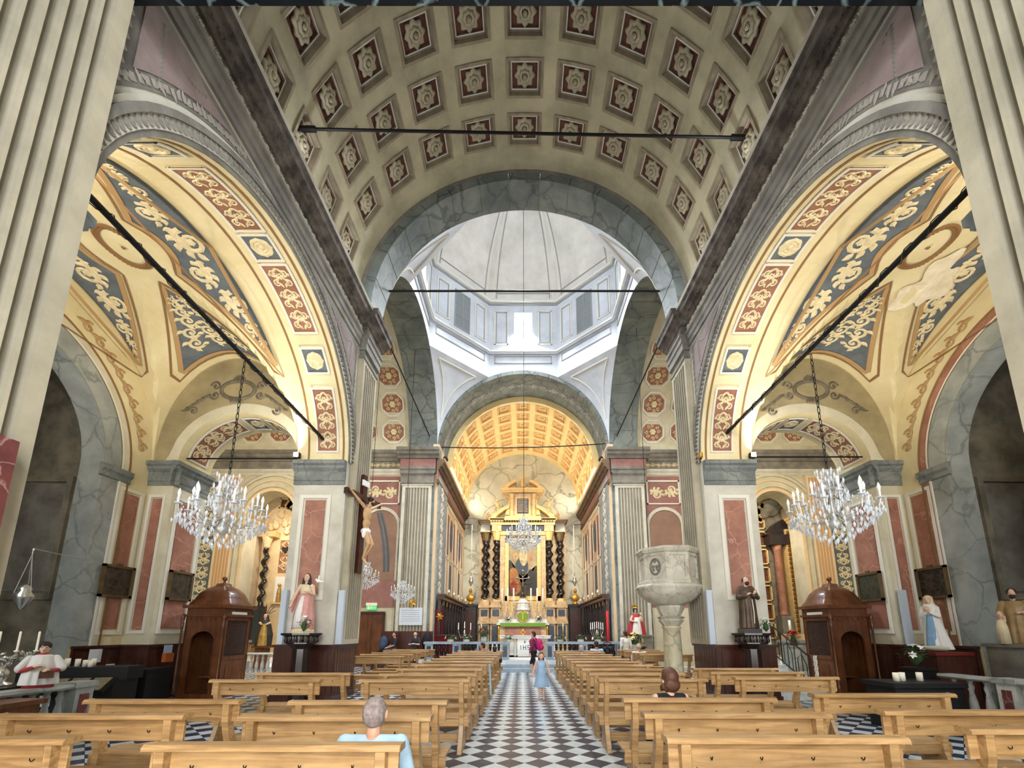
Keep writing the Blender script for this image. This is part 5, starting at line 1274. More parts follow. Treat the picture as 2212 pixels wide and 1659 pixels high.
# ---- high altar
Y = 30.0
ha = thing('high_altar', 'gilded high altar with twisted black columns, broken pediment and painted altarpiece', 'altar', (0, Y, ZF))
PA = lambda a, z, d: (a, -d, z - ZF)                 # d towards the viewer, world heights
def AB(name, a0, a1, z0, z1, d0, d1, m, par=None): return MB().pbox(PA, a0, a1, z0, z1, d0, d1).build(name, m, par or ha)
AB('back_slab', -3.15, 3.15, ZF, 9.3, -.95, -.6, ped_m)
for s in (-1, 1):
    for c, dd in ((1.87, .25), (2.68, .0)):
        x = s * c
        for (z0, z1, h, e) in ((.45, .75, .42, .1), (.75, 2.15, .36, 0), (2.15, 2.35, .44, .1), (2.35, 2.55, .38, .04), (2.55, 3.25, .33, 0), (3.25, 3.45, .42, .08), (3.45, 3.7, .33, 0)):
            p_ = AB('pedestal_block', x - h, x + h, z0, z1, -.75, dd + .02 + e, ped_m)
            if (z0, z1) in ((.75, 2.15), (2.55, 3.25)): AB('slate_inlay', x - h + .1, x + h - .1, z0 + .12, z1 - .12, dd + .02, dd + .045, slate, p_)
        # twisted column
        m_ = MB(); nz, nn = 72, 16; z0, z1, r0, off = 3.7, 8.05, .235, .075
        tw = 6.5 * 2 * PI
        def cf_(u, v):
            z = z0 + (z1 - z0) * v; a = tw * v * s; k = min(1, v * 12, (1 - v) * 12)
            return (x + off * k * cos(a) + r0 * cos(2 * PI * u), -dd + .35 + off * k * sin(a) + r0 * sin(2 * PI * u), z - ZF)
        m_.grid(nn, nz, cf_, cu=True); m_.build('twisted_column', blkm, ha, True)
        MB().lathe([(.30, 3.66), (.30, 3.76), (.25, 3.82), (.27, 3.88), (.22, 3.92)], 16, (x, -dd + .35, -ZF)).build('column_base', goldp, ha, True)
        MB().lathe([(.22, 8.0), (.26, 8.1), (.24, 8.2), (.32, 8.42), (.30, 8.5), (.38, 8.66)], 24, (x, -dd + .35, -ZF), fl=8, famp=.10).build('capital', goldp if c < 2 else frm, ha, True)
        AB('capital_abacus', x - .36, x + .36, 8.66, 8.74, -.7, dd + .02, goldp)
        AB('entablature_block', x - .34, x + .34, 8.74, 9.25, -.75, dd + .0, ped_m if c < 2 else bwood)
        for k, (e, z) in enumerate(((.04, 9.25), (.12, 9.35), (.2, 9.45))): AB('cornice_block', x - .36 - e, x + .36 + e, z, z + .1, -.75, dd + e, goldp if c < 2 else frm)
AB('frieze', -1.6, 1.6, 8.68, 9.12, -.7, .12, slate)
AB('architrave', -1.6, 1.6, 8.4, 8.68, -.7, .16, goldp)
AB('cornice', -2.3, 2.3, 9.12, 9.3, -.7, .3, goldp); AB('cornice_top', -2.35, 2.35, 9.42, 9.6, -.7, .45, goldp)
for k in range(24): AB('dentil', -2.2 + k * .185, -2.1 + k * .185, 9.3, 9.42, -.6, .38, frm)
for s in (-1, 1):
    m_ = MB(); sw = [(2.35, 9.6), (2.2, 9.85), (1.7, 10.25), (1.2, 10.55), (.95, 10.65), (.95, 10.40), (1.3, 10.22), (1.75, 9.9), (2.0, 9.6)]
    m_.prism([(s * a, z) for a, z in sw], PA, -.5, .3); m_.build('broken_pediment', goldp, ha)
    m_ = MB(); spiral(m_, s * 2.45, 9.8, .25, PI / 2, 1.4, -s, .06, lambda a, b, h: PA(a, b, .1 + h), .12); m_.build('pediment_scroll', goldp, ha)
    m_ = MB(); m_.prism([(s * a, z) for a, z in ((.95, 9.9), (1.25, 9.9), (1.25, 10.1), (1.05, 10.5), (1.02, 10.9), (1.1, 11.2), (.95, 11.2))], PA, -.4, .1); m_.build('aedicule_volute', goldp, ha)
    m_ = MB(); spiral(m_, s * 1.15, 11.15, .2, 0, 1.4, s, .05, lambda a, b, h: PA(a, b, .1 + h), .1); m_.build('volute_curl', goldp, ha)
    # seated putto on the pediment
    b = MB(); cx_, zb = s * 1.85, 10.35
    b.ell(PA(cx_, zb + .28, .2), (.13, .10, .20)); b.ell(PA(cx_ - s * .02, zb + .62, .2), .11)
    for q in (-1, 1):
        b.cap(PA(cx_ + q * .08, zb + .12, .22), PA(cx_ + q * .14 + s * .1, zb - .08, .36), .065, .05); b.cap(PA(cx_ + q * .14 + s * .1, zb - .08, .36), PA(cx_ + q * .16 + s * .14, zb - .36, .32), .05, .035)
    b.cap(PA(cx_ + s * .1, zb + .42, .2), PA(cx_ + s * .3, zb + .62, .24), .05, .035); b.cap(PA(cx_ + s * .3, zb + .62, .24), PA(cx_ + s * .22, zb + .82, .26), .035, .03); b.cap(PA(cx_ - s * .1, zb + .40, .2), PA(cx_ - s * .34, zb + .2, .26), .05, .03)
    remesh(b.build('putto', goldp, ha), .022, 2)
    for q in (-1, 1): pass
# aedicule with inscribed tablet
AB('aedicule_base', -1.3, 1.3, 9.6, 9.8, -.6, .25, goldp); AB('aedicule_body', -.98, .98, 9.8, 11.55, -.6, .0, ped_m)
for s in (-1, 1): AB('aedicule_pilaster', min(s * .7, s * .92), max(s * .7, s * .92), 9.8, 11.5, 0, .12, goldp)
tb = AB('tablet_frame', -.56, .56, 9.86, 11.28, 0, .06, goldp); AB('black_tablet', -.42, .42, 10.0, 11.14, .06, .08, slate, tb)
ink = MB()
for k in range(9):
    zz = 11.02 - k * .11; x = -.34
    while x < .3:
        w_ = random.uniform(.03, .1); ink.pbox(PA, x, min(x + w_, .34), zz, zz + .035, .08, .084); x += w_ + .03
o = ink.build('tablet_inscription', goldp, tb); o['kind'] = 'stuff'
AB('aedicule_cornice', -1.45, 1.45, 11.6, 11.74, -.6, .2, goldp); AB('aedicule_cornice_top', -1.58, 1.58, 11.74, 11.9, -.6, .3, goldp)
for s in (-1, 1):
    m_ = MB(); pts = []
    for i in range(9):
        a = math.radians(28 + 42 * i / 8); pts.append((s * 1.45 * cos(a) * 1.12, 11.25 + 1.4 * sin(a)))
    pts2 = [(a * .82, 11.25 + (z - 11.25) * .86) for a, z in reversed(pts)]
    m_.prism(pts + pts2, PA, -.4, .2); m_.build('segmental_pediment', goldp, ha)
b = MB(); b.cap(PA(0, 12.15, 0), PA(0, 12.75, 0), .2, .1); b.ell(PA(0, 12.95, 0), .11); b.cap(PA(0, 12.65, 0), PA(.35, 12.9, .05), .06, .04); b.cap(PA(0, 12.65, 0), PA(-.3, 12.5, .1), .06, .04)
remesh(b.build('crowning_statue', goldp, ha), .03, 2)
# altarpiece painting with blurred figures
AB('marble_jamb', -1.62, -1.22, 3.7, 8.4, -.6, .05, ped_m); AB('marble_jamb', 1.22, 1.62, 3.7, 8.4, -.6, .05, ped_m)
fr = MB()
for q in ((-1.25, 1.25, 3.75, 4.05), (-1.25, 1.25, 7.85, 8.15), (-1.25, -1.0, 3.75, 8.15), (1.0, 1.25, 3.75, 8.15)): fr.pbox(PA, *q, -.6, .14)
fo = fr.build('altarpiece_frame', goldp, ha)
cv = mat('altarpiece_sky', (178, 160, 118), .5, col2=(120, 112, 92), vs=.8, vamt=1.0); AB('altarpiece_canvas', -1.0, 1.0, 4.05, 7.85, -.6, .02, cv, fo)
def blob(name, pts, col, d):
    c = (sum(p[0] for p in pts) / len(pts), sum(p[1] for p in pts) / len(pts)); n = len(pts); sm = []
    for i in range(n):
        p0, p1, p2, p3 = pts[i - 1], pts[i], pts[(i + 1) % n], pts[(i + 2) % n]
        for t in (0, .33, .66):
            sm.append(tuple(.5 * (2 * p1[k] + (p2[k] - p0[k]) * t + (2 * p0[k] - 5 * p1[k] + 4 * p2[k] - p3[k]) * t * t + (3 * p1[k] - p0[k] - 3 * p2[k] + p3[k]) * t ** 3) for k in (0, 1)))
    m_ = MB(); N_ = len(sm); m_.add([PA(c[0], c[1], d)] + [PA(a, z, d) for a, z in sm], [(0, 1 + i, 1 + (i + 1) % N_) for i in range(N_)])
    m_.build(name, mat(name + '_paint', col, .55, col2=tuple(int(v * .7) for v in col), vs=3, vamt=.8), fo)
blob('painted_shadow', [(-.98, 4.1), (.98, 4.1), (.98, 6.2), (.6, 5.6), (-.1, 5.0), (-.6, 5.9), (-.98, 6.6)], (72, 62, 52), .024)
blob('painted_blue_cloak', [(-.5, 6.4), (-.1, 6.9), (.35, 6.4), (.3, 5.7), (-.1, 5.5), (-.5, 5.9)], (70, 80, 92), .028)
blob('painted_white_robe', [(-.15, 7.5), (.1, 7.6), (.3, 7.1), (.25, 6.4), (0, 6.2), (-.25, 6.7)], (216, 196, 150), .032)
blob('painted_face', [(-.02, 7.75), (.12, 7.68), (.1, 7.5), (-.04, 7.52)], (224, 190, 150), .036)
blob('painted_angel', [(-.7, 7.0), (-.45, 7.2), (-.3, 6.8), (-.55, 6.5)], (206, 164, 120), .03)
blob('painted_cherub', [(.4, 7.0), (.65, 7.1), (.7, 6.7), (.5, 6.4)], (200, 150, 108), .03)
blob('painted_saint_ochre', [(-.9, 5.9), (-.5, 6.0), (-.2, 5.2), (-.2, 4.4), (-.6, 4.2), (-.9, 4.8)], (176, 116, 60), .03)
blob('painted_saint_red', [(-.85, 5.0), (-.5, 5.1), (-.45, 4.4), (-.8, 4.25)], (150, 58, 40), .034)
blob('painted_saint_grey', [(.35, 5.7), (.65, 5.9), (.9, 5.2), (.9, 4.3), (.4, 4.3)], (56, 54, 56), .03)
# gilded step, tabernacle, mensa
AB('gilded_step', -1.5, 1.5, 3.0, 3.7, -.6, .35, goldp); AB('upper_gradine', -1.6, 1.6, 2.45, 3.0, -.6, .5, ped_m); AB('lower_gradine', -1.65, 1.65, 2.2, 2.45, -.6, .75, wmarb)
tbn = MB().lathe([(.50, 2.45), (.50, 2.52), (.44, 2.55), (.44, 3.0), (.52, 3.05), (.52, 3.12), (.44, 3.16), (.42, 3.5), (.46, 3.55), (.34, 3.66), (.16, 3.86), (.0, 3.92)], 10, PA(0, ZF, .55)).build('tabernacle', wmarb, ha)
tbn.location = (0, 0, -ZF)
dk = MB(); dk.lathe([(.33, 0), (.33, .03), (.0, .05)], 28); dk.v = [PA(v[0], 2.62 + v[1], 1.02 + v[2]) for v in dk.v]; dk.build('green_tabernacle_veil', greenc, ha)
dk = MB(); dk.grid(32, 6, lambda u, v: PA((.34 + .03 * cos(2 * PI * v)) * cos(2 * PI * u), 2.62 + (.34 + .03 * cos(2 * PI * v)) * sin(2 * PI * u), 1.04 + .03 * sin(2 * PI * v)), cu=True, cv=True); dk.build('gilt_ring', gold, ha, True)
AB('veil_orphrey', -.02, .02, 2.4, 2.86, 1.08, 1.09, gold); AB('veil_crossbar', -.12, .12, 2.82, 2.86, 1.08, 1.09, gold)
AB('mensa', -1.75, 1.75, 2.06, 2.2, -.5, 1.15, wmarb); AB('altar_front', -1.55, 1.55, .95, 2.06, -.5, 1.0, ped_m); AB('altar_predella', -2.2, 2.2, .45, .95, -.5, 1.5, wmarb)
AB('altar_cloth', -1.72, 1.72, 2.2, 2.215, -.2, 1.17, whitec); 
m_ = MB().grid(40, 2, lambda u, v: PA(-1.5 + 3.0 * u, 2.2 - .22 * v - .03 * abs(sin(u * 40)) * v, 1.18)); m_.build('green_cloth_fringe', greenc, ha)
AB('front_panel', -1.2, 1.2, 1.1, 1.95, 1.0, 1.03, rmarb); AB('front_cross', -.05, .05, 1.25, 1.8, 1.03, 1.05, gold); AB('front_cross_arm', -.16, .16, 1.55, 1.64, 1.03, 1.05, gold)
for s in (-1, 1):
    m_ = MB().lathe([(.10, .95), (.07, 1.05), (.09, 1.5), (.06, 1.7), (.1, 2.05)], 14, PA(s * 1.62, ZF, .98), fl=5, famp=.1); o = m_.build('gilded_corner_baluster', gold, ha, True); o.location = (0, 0, -ZF)

def candlestick(name, label, loc, h, ch, group=None, mt=silver, r=.10, cr=.035, lit=False):
    t = thing(name, label, 'candlestick', loc, 0, group)
    MB().lathe([(r, 0), (r, .03), (r * .5, .06), (r * .3, .10), (r * .55, h * .25), (r * .28, h * .33), (r * .3, h * .7), (r * .55, h * .78), (r * .25, h * .85), (r * .6, h * .96), (r * .6, h)], 12).build('stand', mt, t, True)
    MB().lathe([(cr, h), (cr, h + ch), (0, h + ch + .01)], 10).build('candle', wax, t, True)
    if lit: MB().lathe([(0, 0), (.012, .02), (0, .06)], 6, (0, 0, h + ch + .01)).build('flame', flame, t, True)
    return t
for i, x in enumerate((-1.42, -1.03, -.63, .55, .97, 1.36)):
    candlestick('altar_candlestick', '%s tall silver candlestick from the left on the high altar' % ORD[i].capitalize(), (x, Y - .68, 2.45), .95, 1.15, 'candlesticks on the high altar', cr=.05)
t = thing('altar_cross', 'tall dark cross with silver ends standing above the green tabernacle', 'cross', (0, Y - .55, 3.92))
MB().lathe([(.24, 0), (.22, .05), (.12, .14), (.05, .3), (.04, .75), (.03, .8)], 14).build('base', blkm, t, True); MB().tube([(0, 0, .8), (0, 0, 1.75)], .035, 8).build('shaft', silver, t); MB().tube([(-.38, 0, 1.35), (0, 0, 1.28), (.38, 0, 1.35)], .03, 8).build('arms', silver, t)
for p in ((-.4, 0, 1.37), (.4, 0, 1.37), (0, 0, 1.85)): MB().ell(p, .09).build('end_knob', silver, t, True)
MB().ell((0, 0, 1.6), (.12, .05, .12)).build('halo', blkm, t, True)

def bouquet(name, label, loc, r, h, petals, n, cat='flowers', pot=None, green=leafm, nl=70):
    t = thing(name, label, cat, loc)
    if pot is not None: MB().lathe([(r * .45, 0), (r * .5, h * .1), (r * .42, h * .3), (r * .5, h * .35)], 12).build('vase', pot, t, True)
    g = MB()
    for k in range(nl):
        a = random.uniform(0, 2 * PI); e = random.uniform(.1, 1.3); rr = r * random.uniform(.5, 1.0)
        p = Vector((rr * cos(a) * cos(e) * .9, rr * sin(a) * cos(e) * .9, h * .3 + h * .62 * sin(e))); d = Vector((cos(a), sin(a), random.uniform(-.2, .8))).normalized(); sd_ = d.cross(Vector((0, 0, 1))).normalized() * r * .13
        g.add([p, p + d * r * .28 + sd_, p + d * r * .55 + Vector((0, 0, -.02)), p + d * r * .28 - sd_], ((0, 1, 2, 3),))
        if k % 3 == 0: g.tube([(0, 0, h * .1), p * .6, p], .006, 4)
    g.ell((0, 0, h * .42), (r * .34, r * .34, h * .26)); o = g.build('foliage', green, t); o['kind'] = 'stuff'
    for k in range(n):
        a = 2 * PI * k / n + random.uniform(-.3, .3); e = random.uniform(.2, 1.35); p = (r * .78 * cos(a) * cos(e), r * .78 * sin(a) * cos(e), h * .38 + h * .62 * sin(e))
        m_ = MB(); q = r * .16
        M_ = Matrix.Rotation(a, 3, 'Z') @ Matrix.Rotation(PI / 2 - e, 3, 'Y')
        m_.lathe([(.1 * q, -q * .8), (.3 * q, -q * .2), (1.5 * q, q * .45), (.4 * q, q * .25), (.0, q * .3)], 12, fl=6, famp=.3); m_.v = [tuple(M_ @ Vector(v) + Vector(p)) for v in m_.v]
        m_.build('blossom', petals, t)
    return t
bouquet('altar_flowers', 'white flowers on the left end of the high altar', (-1.0, Y - 1.02, 2.22), .26, .42, whitef, 12, pot=wmarb)
bouquet('altar_flowers', 'white flowers on the right end of the high altar', (1.05, Y - 1.02, 2.22), .26, .42, whitef, 12, pot=wmarb)

# ---- front altar table
t = thing('front_altar', 'white marble front altar with a linen cloth and monogram panel, behind the altar rail', 'altar', (.08, 21.9, ZF))
MB().box(-1.25, 1.25, -.45, .45, .86, .98).build('mensa', wmarb, t); MB().box(-1.3, 1.3, -.47, .47, .98, 1.0).build('cloth', whitec, t)
for x in (-.95, .95): MB().box(x - .18, x + .18, -.3, .3, 0, .86).build('support', ped_m, t)
for x in (-.48, .95 - .3): MB().lathe([(.09, 0), (.06, .06), (.1, .3), (.05, .6), (.08, .86)], 12, (x, -.3, 0)).build('baluster', wmarb, t, True)
MB().box(-.36, .44, -.40, -.36, .0, .88).build('hanging_panel', whitec, t)
txt = MB()
for (x, z, w_, h_) in ((-.22, .32, .03, .22), (-.1, .32, .03, .22), (-.1, .42, .12, .03), (.02, .32, .03, .22), (.12, .32, .12, .03), (.12, .42, .12, .03), (.12, .52, .12, .03), (.12, .42, .03, .12), (.21, .32, .03, .12), (-.02, .6, .03, .18), (-.07, .68, .13, .03)): txt.box(x, x + w_, -.404, -.40, z, z + h_)
txt.build('monogram_letters', slate, t)
MB().box(-1.6, 1.6, -.9, .7, -.12, -.0).build('platform', panred, t)

# ---- altar rail
def pillar_rail(name, a0, a1, piers, n, label, bmat):
    t = thing(name, label, 'balustrade', (0, 19.15, .40)); Q = lambda a, z, d: (a, -d, z)
    MB().pbox(Q, a0, a1, 0, .10, -.16, .16).build('plinth', bluegm, t); MB().pbox(Q, a0 - .03, a1 + .03, .72, .82, -.2, .2).build('hand_rail', bluegm, t)
    for a in piers: p_ = MB().pbox(Q, a - .17, a + .17, .10, .72, -.15, .17).build('pier', bluegm, t); MB().pbox(Q, a - .09, a + .09, .18, .64, .17, .185).build('inlay', slate, p_)
    bm = MB().lathe([(.07, .10), (.04, .16), (.09, .34), (.04, .50), (.07, .56), (.05, .62), (.07, .72)], 12).mesh('baluster', bmat, True)
    for i in range(n):
        a = a0 + (a1 - a0) * (i + .5) / n
        if all(abs(a - p) > .22 for p in piers): o = link('baluster', bm, t); o.location = (a, 0, 0)
    return t
pillar_rail('altar_rail', -4.3, -.62, (-4.1, -2.9, -1.85, -.8), 20, 'blue-grey marble altar rail left of the chancel steps', blkm)
pillar_rail('altar_rail', .95, 4.4, (1.13, 2.6, 4.2), 18, 'blue-grey marble altar rail with black and gold balusters right of the chancel steps', blkm)

# ---- choir stalls
for s, sd in ((-1, 'left'), (1, 'right')):
    t = thing('choir_stall', 'dark carved choir stalls along the %s chancel wall' % sd, 'choir stall', (s * 4.2, 25.3, ZF)); Q = lambda a, z, d, s=s: (-s * d, a, z)
    MB().pbox(Q, -4.2, 4.2, 0, .12, 0, 1.2).build('platform', bwood, t); MB().pbox(Q, -4.2, 4.2, .12, 2.75, 0, .10).build('back', dwood, t)
    MB().run([(.0, 2.75), (.25, 2.75), (.3, 2.85), (.42, 2.92), (.42, 3.0), (0, 3.02)], Q, -4.3, 4.3).build('canopy_cornice', dwood, t)
    for k in range(9):
        a = -4.1 + k * 1.02
        MB().lathe([(.06, .55), (.04, .6), (.05, 1.2), (.035, 2.2), (.06, 2.7)], 10, Q(a, 0, .2)).build('stall_column', bwood, t, True); MB().pbox(Q, a - .04, a + .04, .12, 1.0, .1, .75).build('arm_rest', dwood, t)
        if k < 8: MB().pbox(Q, a + .12, a + .90, 1.0, 2.5, .10, .13).build('stall_panel', bwood, t); MB().pbox(Q, a + .05, a + .97, .5, .56, .12, .6).build('stall_seat', dwood, t)
    for k in range(5):
        pos = Vector((s * 3.78, 21.8 + k * 1.6, 3.46)); side = 'left' if s < 0 else 'right'
        u = thing('stall_lamp', '%s white lamp from the near end on the %s choir stall cornice' % (ORD[k].capitalize(), side), 'lamp', pos, 0, 'lamps on the choir stalls')
        MB().lathe([(.04, 0), (.02, .04), (.02, .10), (.06, .12)], 8).build('stem', gold, u, True); MB().lathe([(.055, .12), (.06, .18), (.03, .26), (0, .3)], 10).build('shade', wax, u, True)
# ---- gold busts and hanging lamps beside the altar
for s, sd in ((-1, 'left'), (1, 'right')):
    t = thing('gold_bust', 'gilded reliquary bust %s of the high altar' % sd, 'bust', (s * 3.68, 30.2, 3.5))
    MB().lathe([(.22, 0), (.22, .06), (.12, .12), (.14, .2)], 12).build('foot', gold, t, True); b = MB(); b.ell((0, 0, .45), (.30, .18, .26)); b.cap((0, 0, .6), (0, -.02, .8), .09, .08); b.ell((0, -.02, .95), (.12, .13, .17)); b.ell((0, -.15, .94), .03); remesh(b.build('bust', gold, t), .03, 2)
    t2 = thing('console', 'dark wooden console cabinet under the %s gilded bust' % sd, 'cabinet', (s * 3.68, 30.4, ZF)); MB().box(-.44, .44, -.4, .4, 0, 2.9).build('body', bwood, t2); MB().box(-.5, .5, -.48, .45, 2.9, 3.05).build('top', bwood, t2); MB().box(-.35, .35, -.42, -.40, .3, 2.6).build('door', dwood, t2)
    t = thing('sanctuary_lamp', 'hanging silver sanctuary lamp %s of the high altar' % sd, 'lamp', (s * 3.6, 29.6, 4.7))
    MB().lathe([(.0, 0), (.05, .05), (.16, .3), (.18, .38), (.1, .5), (.13, .55), (.05, .7), (.02, .95)], 14).build('bowl', silver, t, True); MB().tube([(0, 0, .9), (0, 0, 4.4)], .012, 5).build('chain', silver, t); MB().tube([(0, 0, 4.4), (s * .63, 0, 4.42)], .02, 6).build('bracket', iron, t)
# ---- chancel front left: red drape, gilt sconce, lectern, candelabrum
darkred = mat('dark_red_velvet', (112, 22, 26), .85)
t = thing('red_lectern', 'red draped lectern at the front left of the chancel', 'lectern', (-3.55, 19.9, ZF)); MB().box(-.35, .35, -.2, .2, 0, 1.0).build('body', darkred, t); MB().box(-.4, .4, -.28, .25, 1.0, 1.08).build('top', dwood, t)
for x, lab in ((-4.15, 'outer'), (-3.85, 'inner')): o = tag(MB().grid(6, 2, lambda u, v: (x - .06 + .12 * u, 20.6 + .03 * sin(u * 12), .6 + 2.1 * v)).build('red_drape', darkred), '%s red hanging at the left front of the chancel stalls' % lab.capitalize(), 'drape')
tag(MB().lathe([(.055, .45), (.06, 2.6), (0, 2.62)], 10, (3.95, 20.4, 0)).build('red_paschal_candle', redf, None, True), 'tall red candle at the right front of the chancel', 'candle')
t = thing('gilt_angel_sconce', 'gilded winged sconce above the red lectern', 'sconce', (-3.95, 20.5, 2.35))
for k in range(6): m_ = MB(); leaf(m_, 0, 0, k * PI / 3, .2, .05, lambda a, b, h: (a, -.05 - h, b), .05); m_.build('gilt_leaf', gold, t)
MB().ell((0, 0, 0), .1).build('boss', gold, t, True)
def candelabrum(loc, label, h, n, mt, spread=.28):
    t = thing('candelabrum', label, 'candelabrum', loc)
    MB().lathe([(.16, 0), (.14, .04), (.04, .1), (.06, h * .2), (.025, h * .3), (.025, h * .8), (.05, h * .9), (.02, h)], 12).build('stem', mt, t, True)
    for k in range(n):
        x = (k - (n - 1) / 2) * 2 * spread / max(1, n - 1); z = h + .05 - abs(x) * .2
        if abs(x) > .01: MB().tube([(0, 0, h * .75), (x * .6, 0, h * .72), (x, 0, z - .08), (x, 0, z)], .012, 5).build('arm', mt, t)
        MB().lathe([(.03, z), (.02, z + .02), (.014, z + .02), (.014, z + .3), (0, z + .31)], 8, (x, 0, 0)).build('candle', wax, t, True)
    return t
candelabrum((-2.7, 19.95, ZF), 'silver branched candelabrum beside the red lectern', 1.3, 3, silver); candelabrum((3.35, 19.9, ZF), 'silver branched candelabrum at the right front of the chancel', 1.3, 7, silver)
candlestick('gilded_candlestick', 'Gilded tall candlestick left of the high altar front', (-2.7, 28.2, ZF), 1.2, .5, None, gold)
candlestick('gilded_candlestick', 'Gilded tall candlestick right of the high altar front', (2.6, 28.2, ZF), 1.2, .5, None, gold)
bouquet('dried_arrangement', 'brown dried flower arrangement on the left altar rail', (-1.75, 19.2, 1.22), .3, .6, orangef, 9, pot=wmarb)
for i, (x, sd) in enumerate(((-3.2, 'far left'), (-2.5, 'inner left'), (-.62, 'left of the steps'), (1.6, 'right of the steps'), (2.5, 'inner right'), (3.25, 'far right'))):
    bouquet('planter', 'low green plants on the altar rail, %s' % sd, (x, 19.15, 1.22), .3, .28, whitef, 2, 'plant', pot=moul_l, nl=30)
bouquet('flower_vase', 'large mixed green and yellow bouquet at the right front of the chancel', (4.75, 18.7, .85), .42, .75, mat('yellow_petals', (220, 200, 130), .7), 10, pot=wmarb)
t = thing('side_table', 'brown wooden side table under the large bouquet on the right', 'table', (4.8, 18.7, 0)); MB().box(-.75, .75, -.3, .3, .78, .84).build('top', mwood, t)
for x in (-.68, .68):
    for y in (-.24, .24): MB().box(x - .03, x + .03, y - .03, y + .03, 0, .78).build('leg', mwood, t)
MB().box(-.7, .7, -.28, -.25, .3, .76).build('front_board', mwood, t)
# round fan
t = thing('floor_fan', 'round black floor fan at the right altar rail', 'fan', (3.55, 18.6, 0)); MB().lathe([(.2, 0), (.2, .03), (.02, .05), (.02, .75)], 14).build('stand', iron, t, True)
m_ = MB().grid(28, 6, lambda u, v: ((.24 + .02 * cos(2 * PI * v)) * cos(2 * PI * u), .02 * sin(2 * PI * v), .98 + (.24 + .02 * cos(2 * PI * v)) * sin(2 * PI * u)), cu=True, cv=True); m_.build('rim', iron, t)
for k in range(12): a = 2 * PI * k / 12; MB().tube([(0, -.05, .98), (.13 * cos(a), -.06, .98 + .13 * sin(a)), (.23 * cos(a), 0, .98 + .23 * sin(a))], .004, 4).build('guard_wire', iron, t)
for k in range(4):
    a = 2 * PI * k / 4; m_ = MB(); leaf(m_, .03 * cos(a), .03 * sin(a), a, .17, .06, lambda x, z, h: (x, -.01 - h, .98 + z), .02); m_.build('blade', slate, t)
MB().ell((0, -.05, .98), .05).build('hub', iron, t, True)
# rows of candles on the right
for i in range(9):
    candlestick('votive_candle', '%s slim white candle from the left behind the right altar rail' % ORD[i].capitalize(), (4.35 + i * .12, 19.6, 1.0 + .0), .12, .35 - .02 * abs(i - 4), 'slim candles behind the right altar rail', gold, .05, .016)
t = thing('candle_shelf', 'dark candle shelf behind the right altar rail', 'shelf', (4.85, 19.6, 0)); MB().box(-.62, .62, -.12, .12, .94, 1.0).build('board', bwood, t); MB().box(-.55, .55, -.08, .08, 0, .94).build('panel', bwood, t)
# ---- left transept: door, exit sign, plaque, gilt emblem, bench
d_ = struct('door_1', MB().box(-8.0, -6.75, 20.9, 20.96, 0, 2.48), mwood)
for (x0, x1) in ((-7.9, -7.5), (-7.45, -7.3), (-7.25, -6.85)): MB().box(x0, x1, 20.87, 20.9, .2, 2.3).build('door_board', mwood, d_)
MB().box(-8.08, -6.67, 20.86, 20.92, 2.48, 2.6).build('door_lintel', dwood, d_); MB().box(-8.08, -7.98, 20.86, 20.95, 0, 2.5).build('door_jamb', dwood, d_); MB().box(-6.77, -6.67, 20.86, 20.95, 0, 2.5).build('door_jamb', dwood, d_)
exg = mat('exit_sign_green', (60, 150, 90), .4, emit=(70, 190, 110), es=.6)
t = thing('exit_sign', 'green and white emergency exit sign above the brown door', 'sign', (-7.35, 20.9, 2.68)); MB().box(-.24, .24, -.05, .03, 0, .20).build('panel', exg, t); MB().box(-.26, .26, -.06, .05, .20, .34).build('lamp_housing', wax, t)
mk = MB(); mk.box(-.03, .03, -.056, -.05, .04, .15); mk.ell((0, -.053, .165), (.018, .004, .018)); mk.box(.05, .16, -.056, -.05, .08, .11); mk.add([(.16, -.054, .055), (.2, -.054, .095), (.16, -.054, .135)], ((0, 1, 2),)); mk.box(-.17, -.08, -.056, -.05, .03, .17); mk.build('pictogram', wax, t)
t = thing('wall_plaque', 'pale grey inscribed marble plaque on the left chancel pier', 'plaque', (-5.35, 20.6, 1.95)); MB().box(-.55, .55, -.04, .02, 0, .82).build('slab', mat('plaque_marble', (202, 210, 222), .4), t)
ink = MB()
for k in range(6):
    x = -.42
    while x < .4: w_ = random.uniform(.03, .09); ink.box(x, x + w_, -.043, -.04, .68 - k * .1, .70 - k * .1); x += w_ + .025
o = ink.build('inscription', stone_d, t); o['kind'] = 'stuff'
t = thing('gilt_emblem', 'small gilded cross emblem above the marble plaque', 'emblem', (-5.3, 20.58, 3.0))
for k in range(4): m_ = MB(); leaf(m_, 0, 0, PI / 2 * k + PI / 4, .2, .05, lambda a, b, h: (a, -.02 - h, b), .03); m_.build('ray', gold, t)
MB().box(-.03, .03, -.04, 0, -.26, .22).build('cross_post', gold, t); MB().box(-.16, .16, -.04, 0, .0, .06).build('cross_bar', gold, t)
t = thing('high_backed_bench', 'dark wooden high-backed bench on a step against the left chancel pier', 'bench', (-5.4, 19.9, .32)); MB().box(-1.3, 1.3, -.5, .4, -.32, 0).build('step', dwood, t); MB().box(-1.2, 1.2, .32, .38, 0, 1.35).build('backrest', dwood, t); MB().box(-1.2, 1.2, -.1, .32, .42, .47).build('seat', dwood, t)
for x in (-1.15, 1.15): MB().box(x - .05, x + .05, -.1, .34, 0, .42).build('leg', dwood, t)
for k in range(6): MB().box(-1.15 + k * .39, -.82 + k * .39, .30, .32, .55, 1.28).build('back_panel', dwood, t)
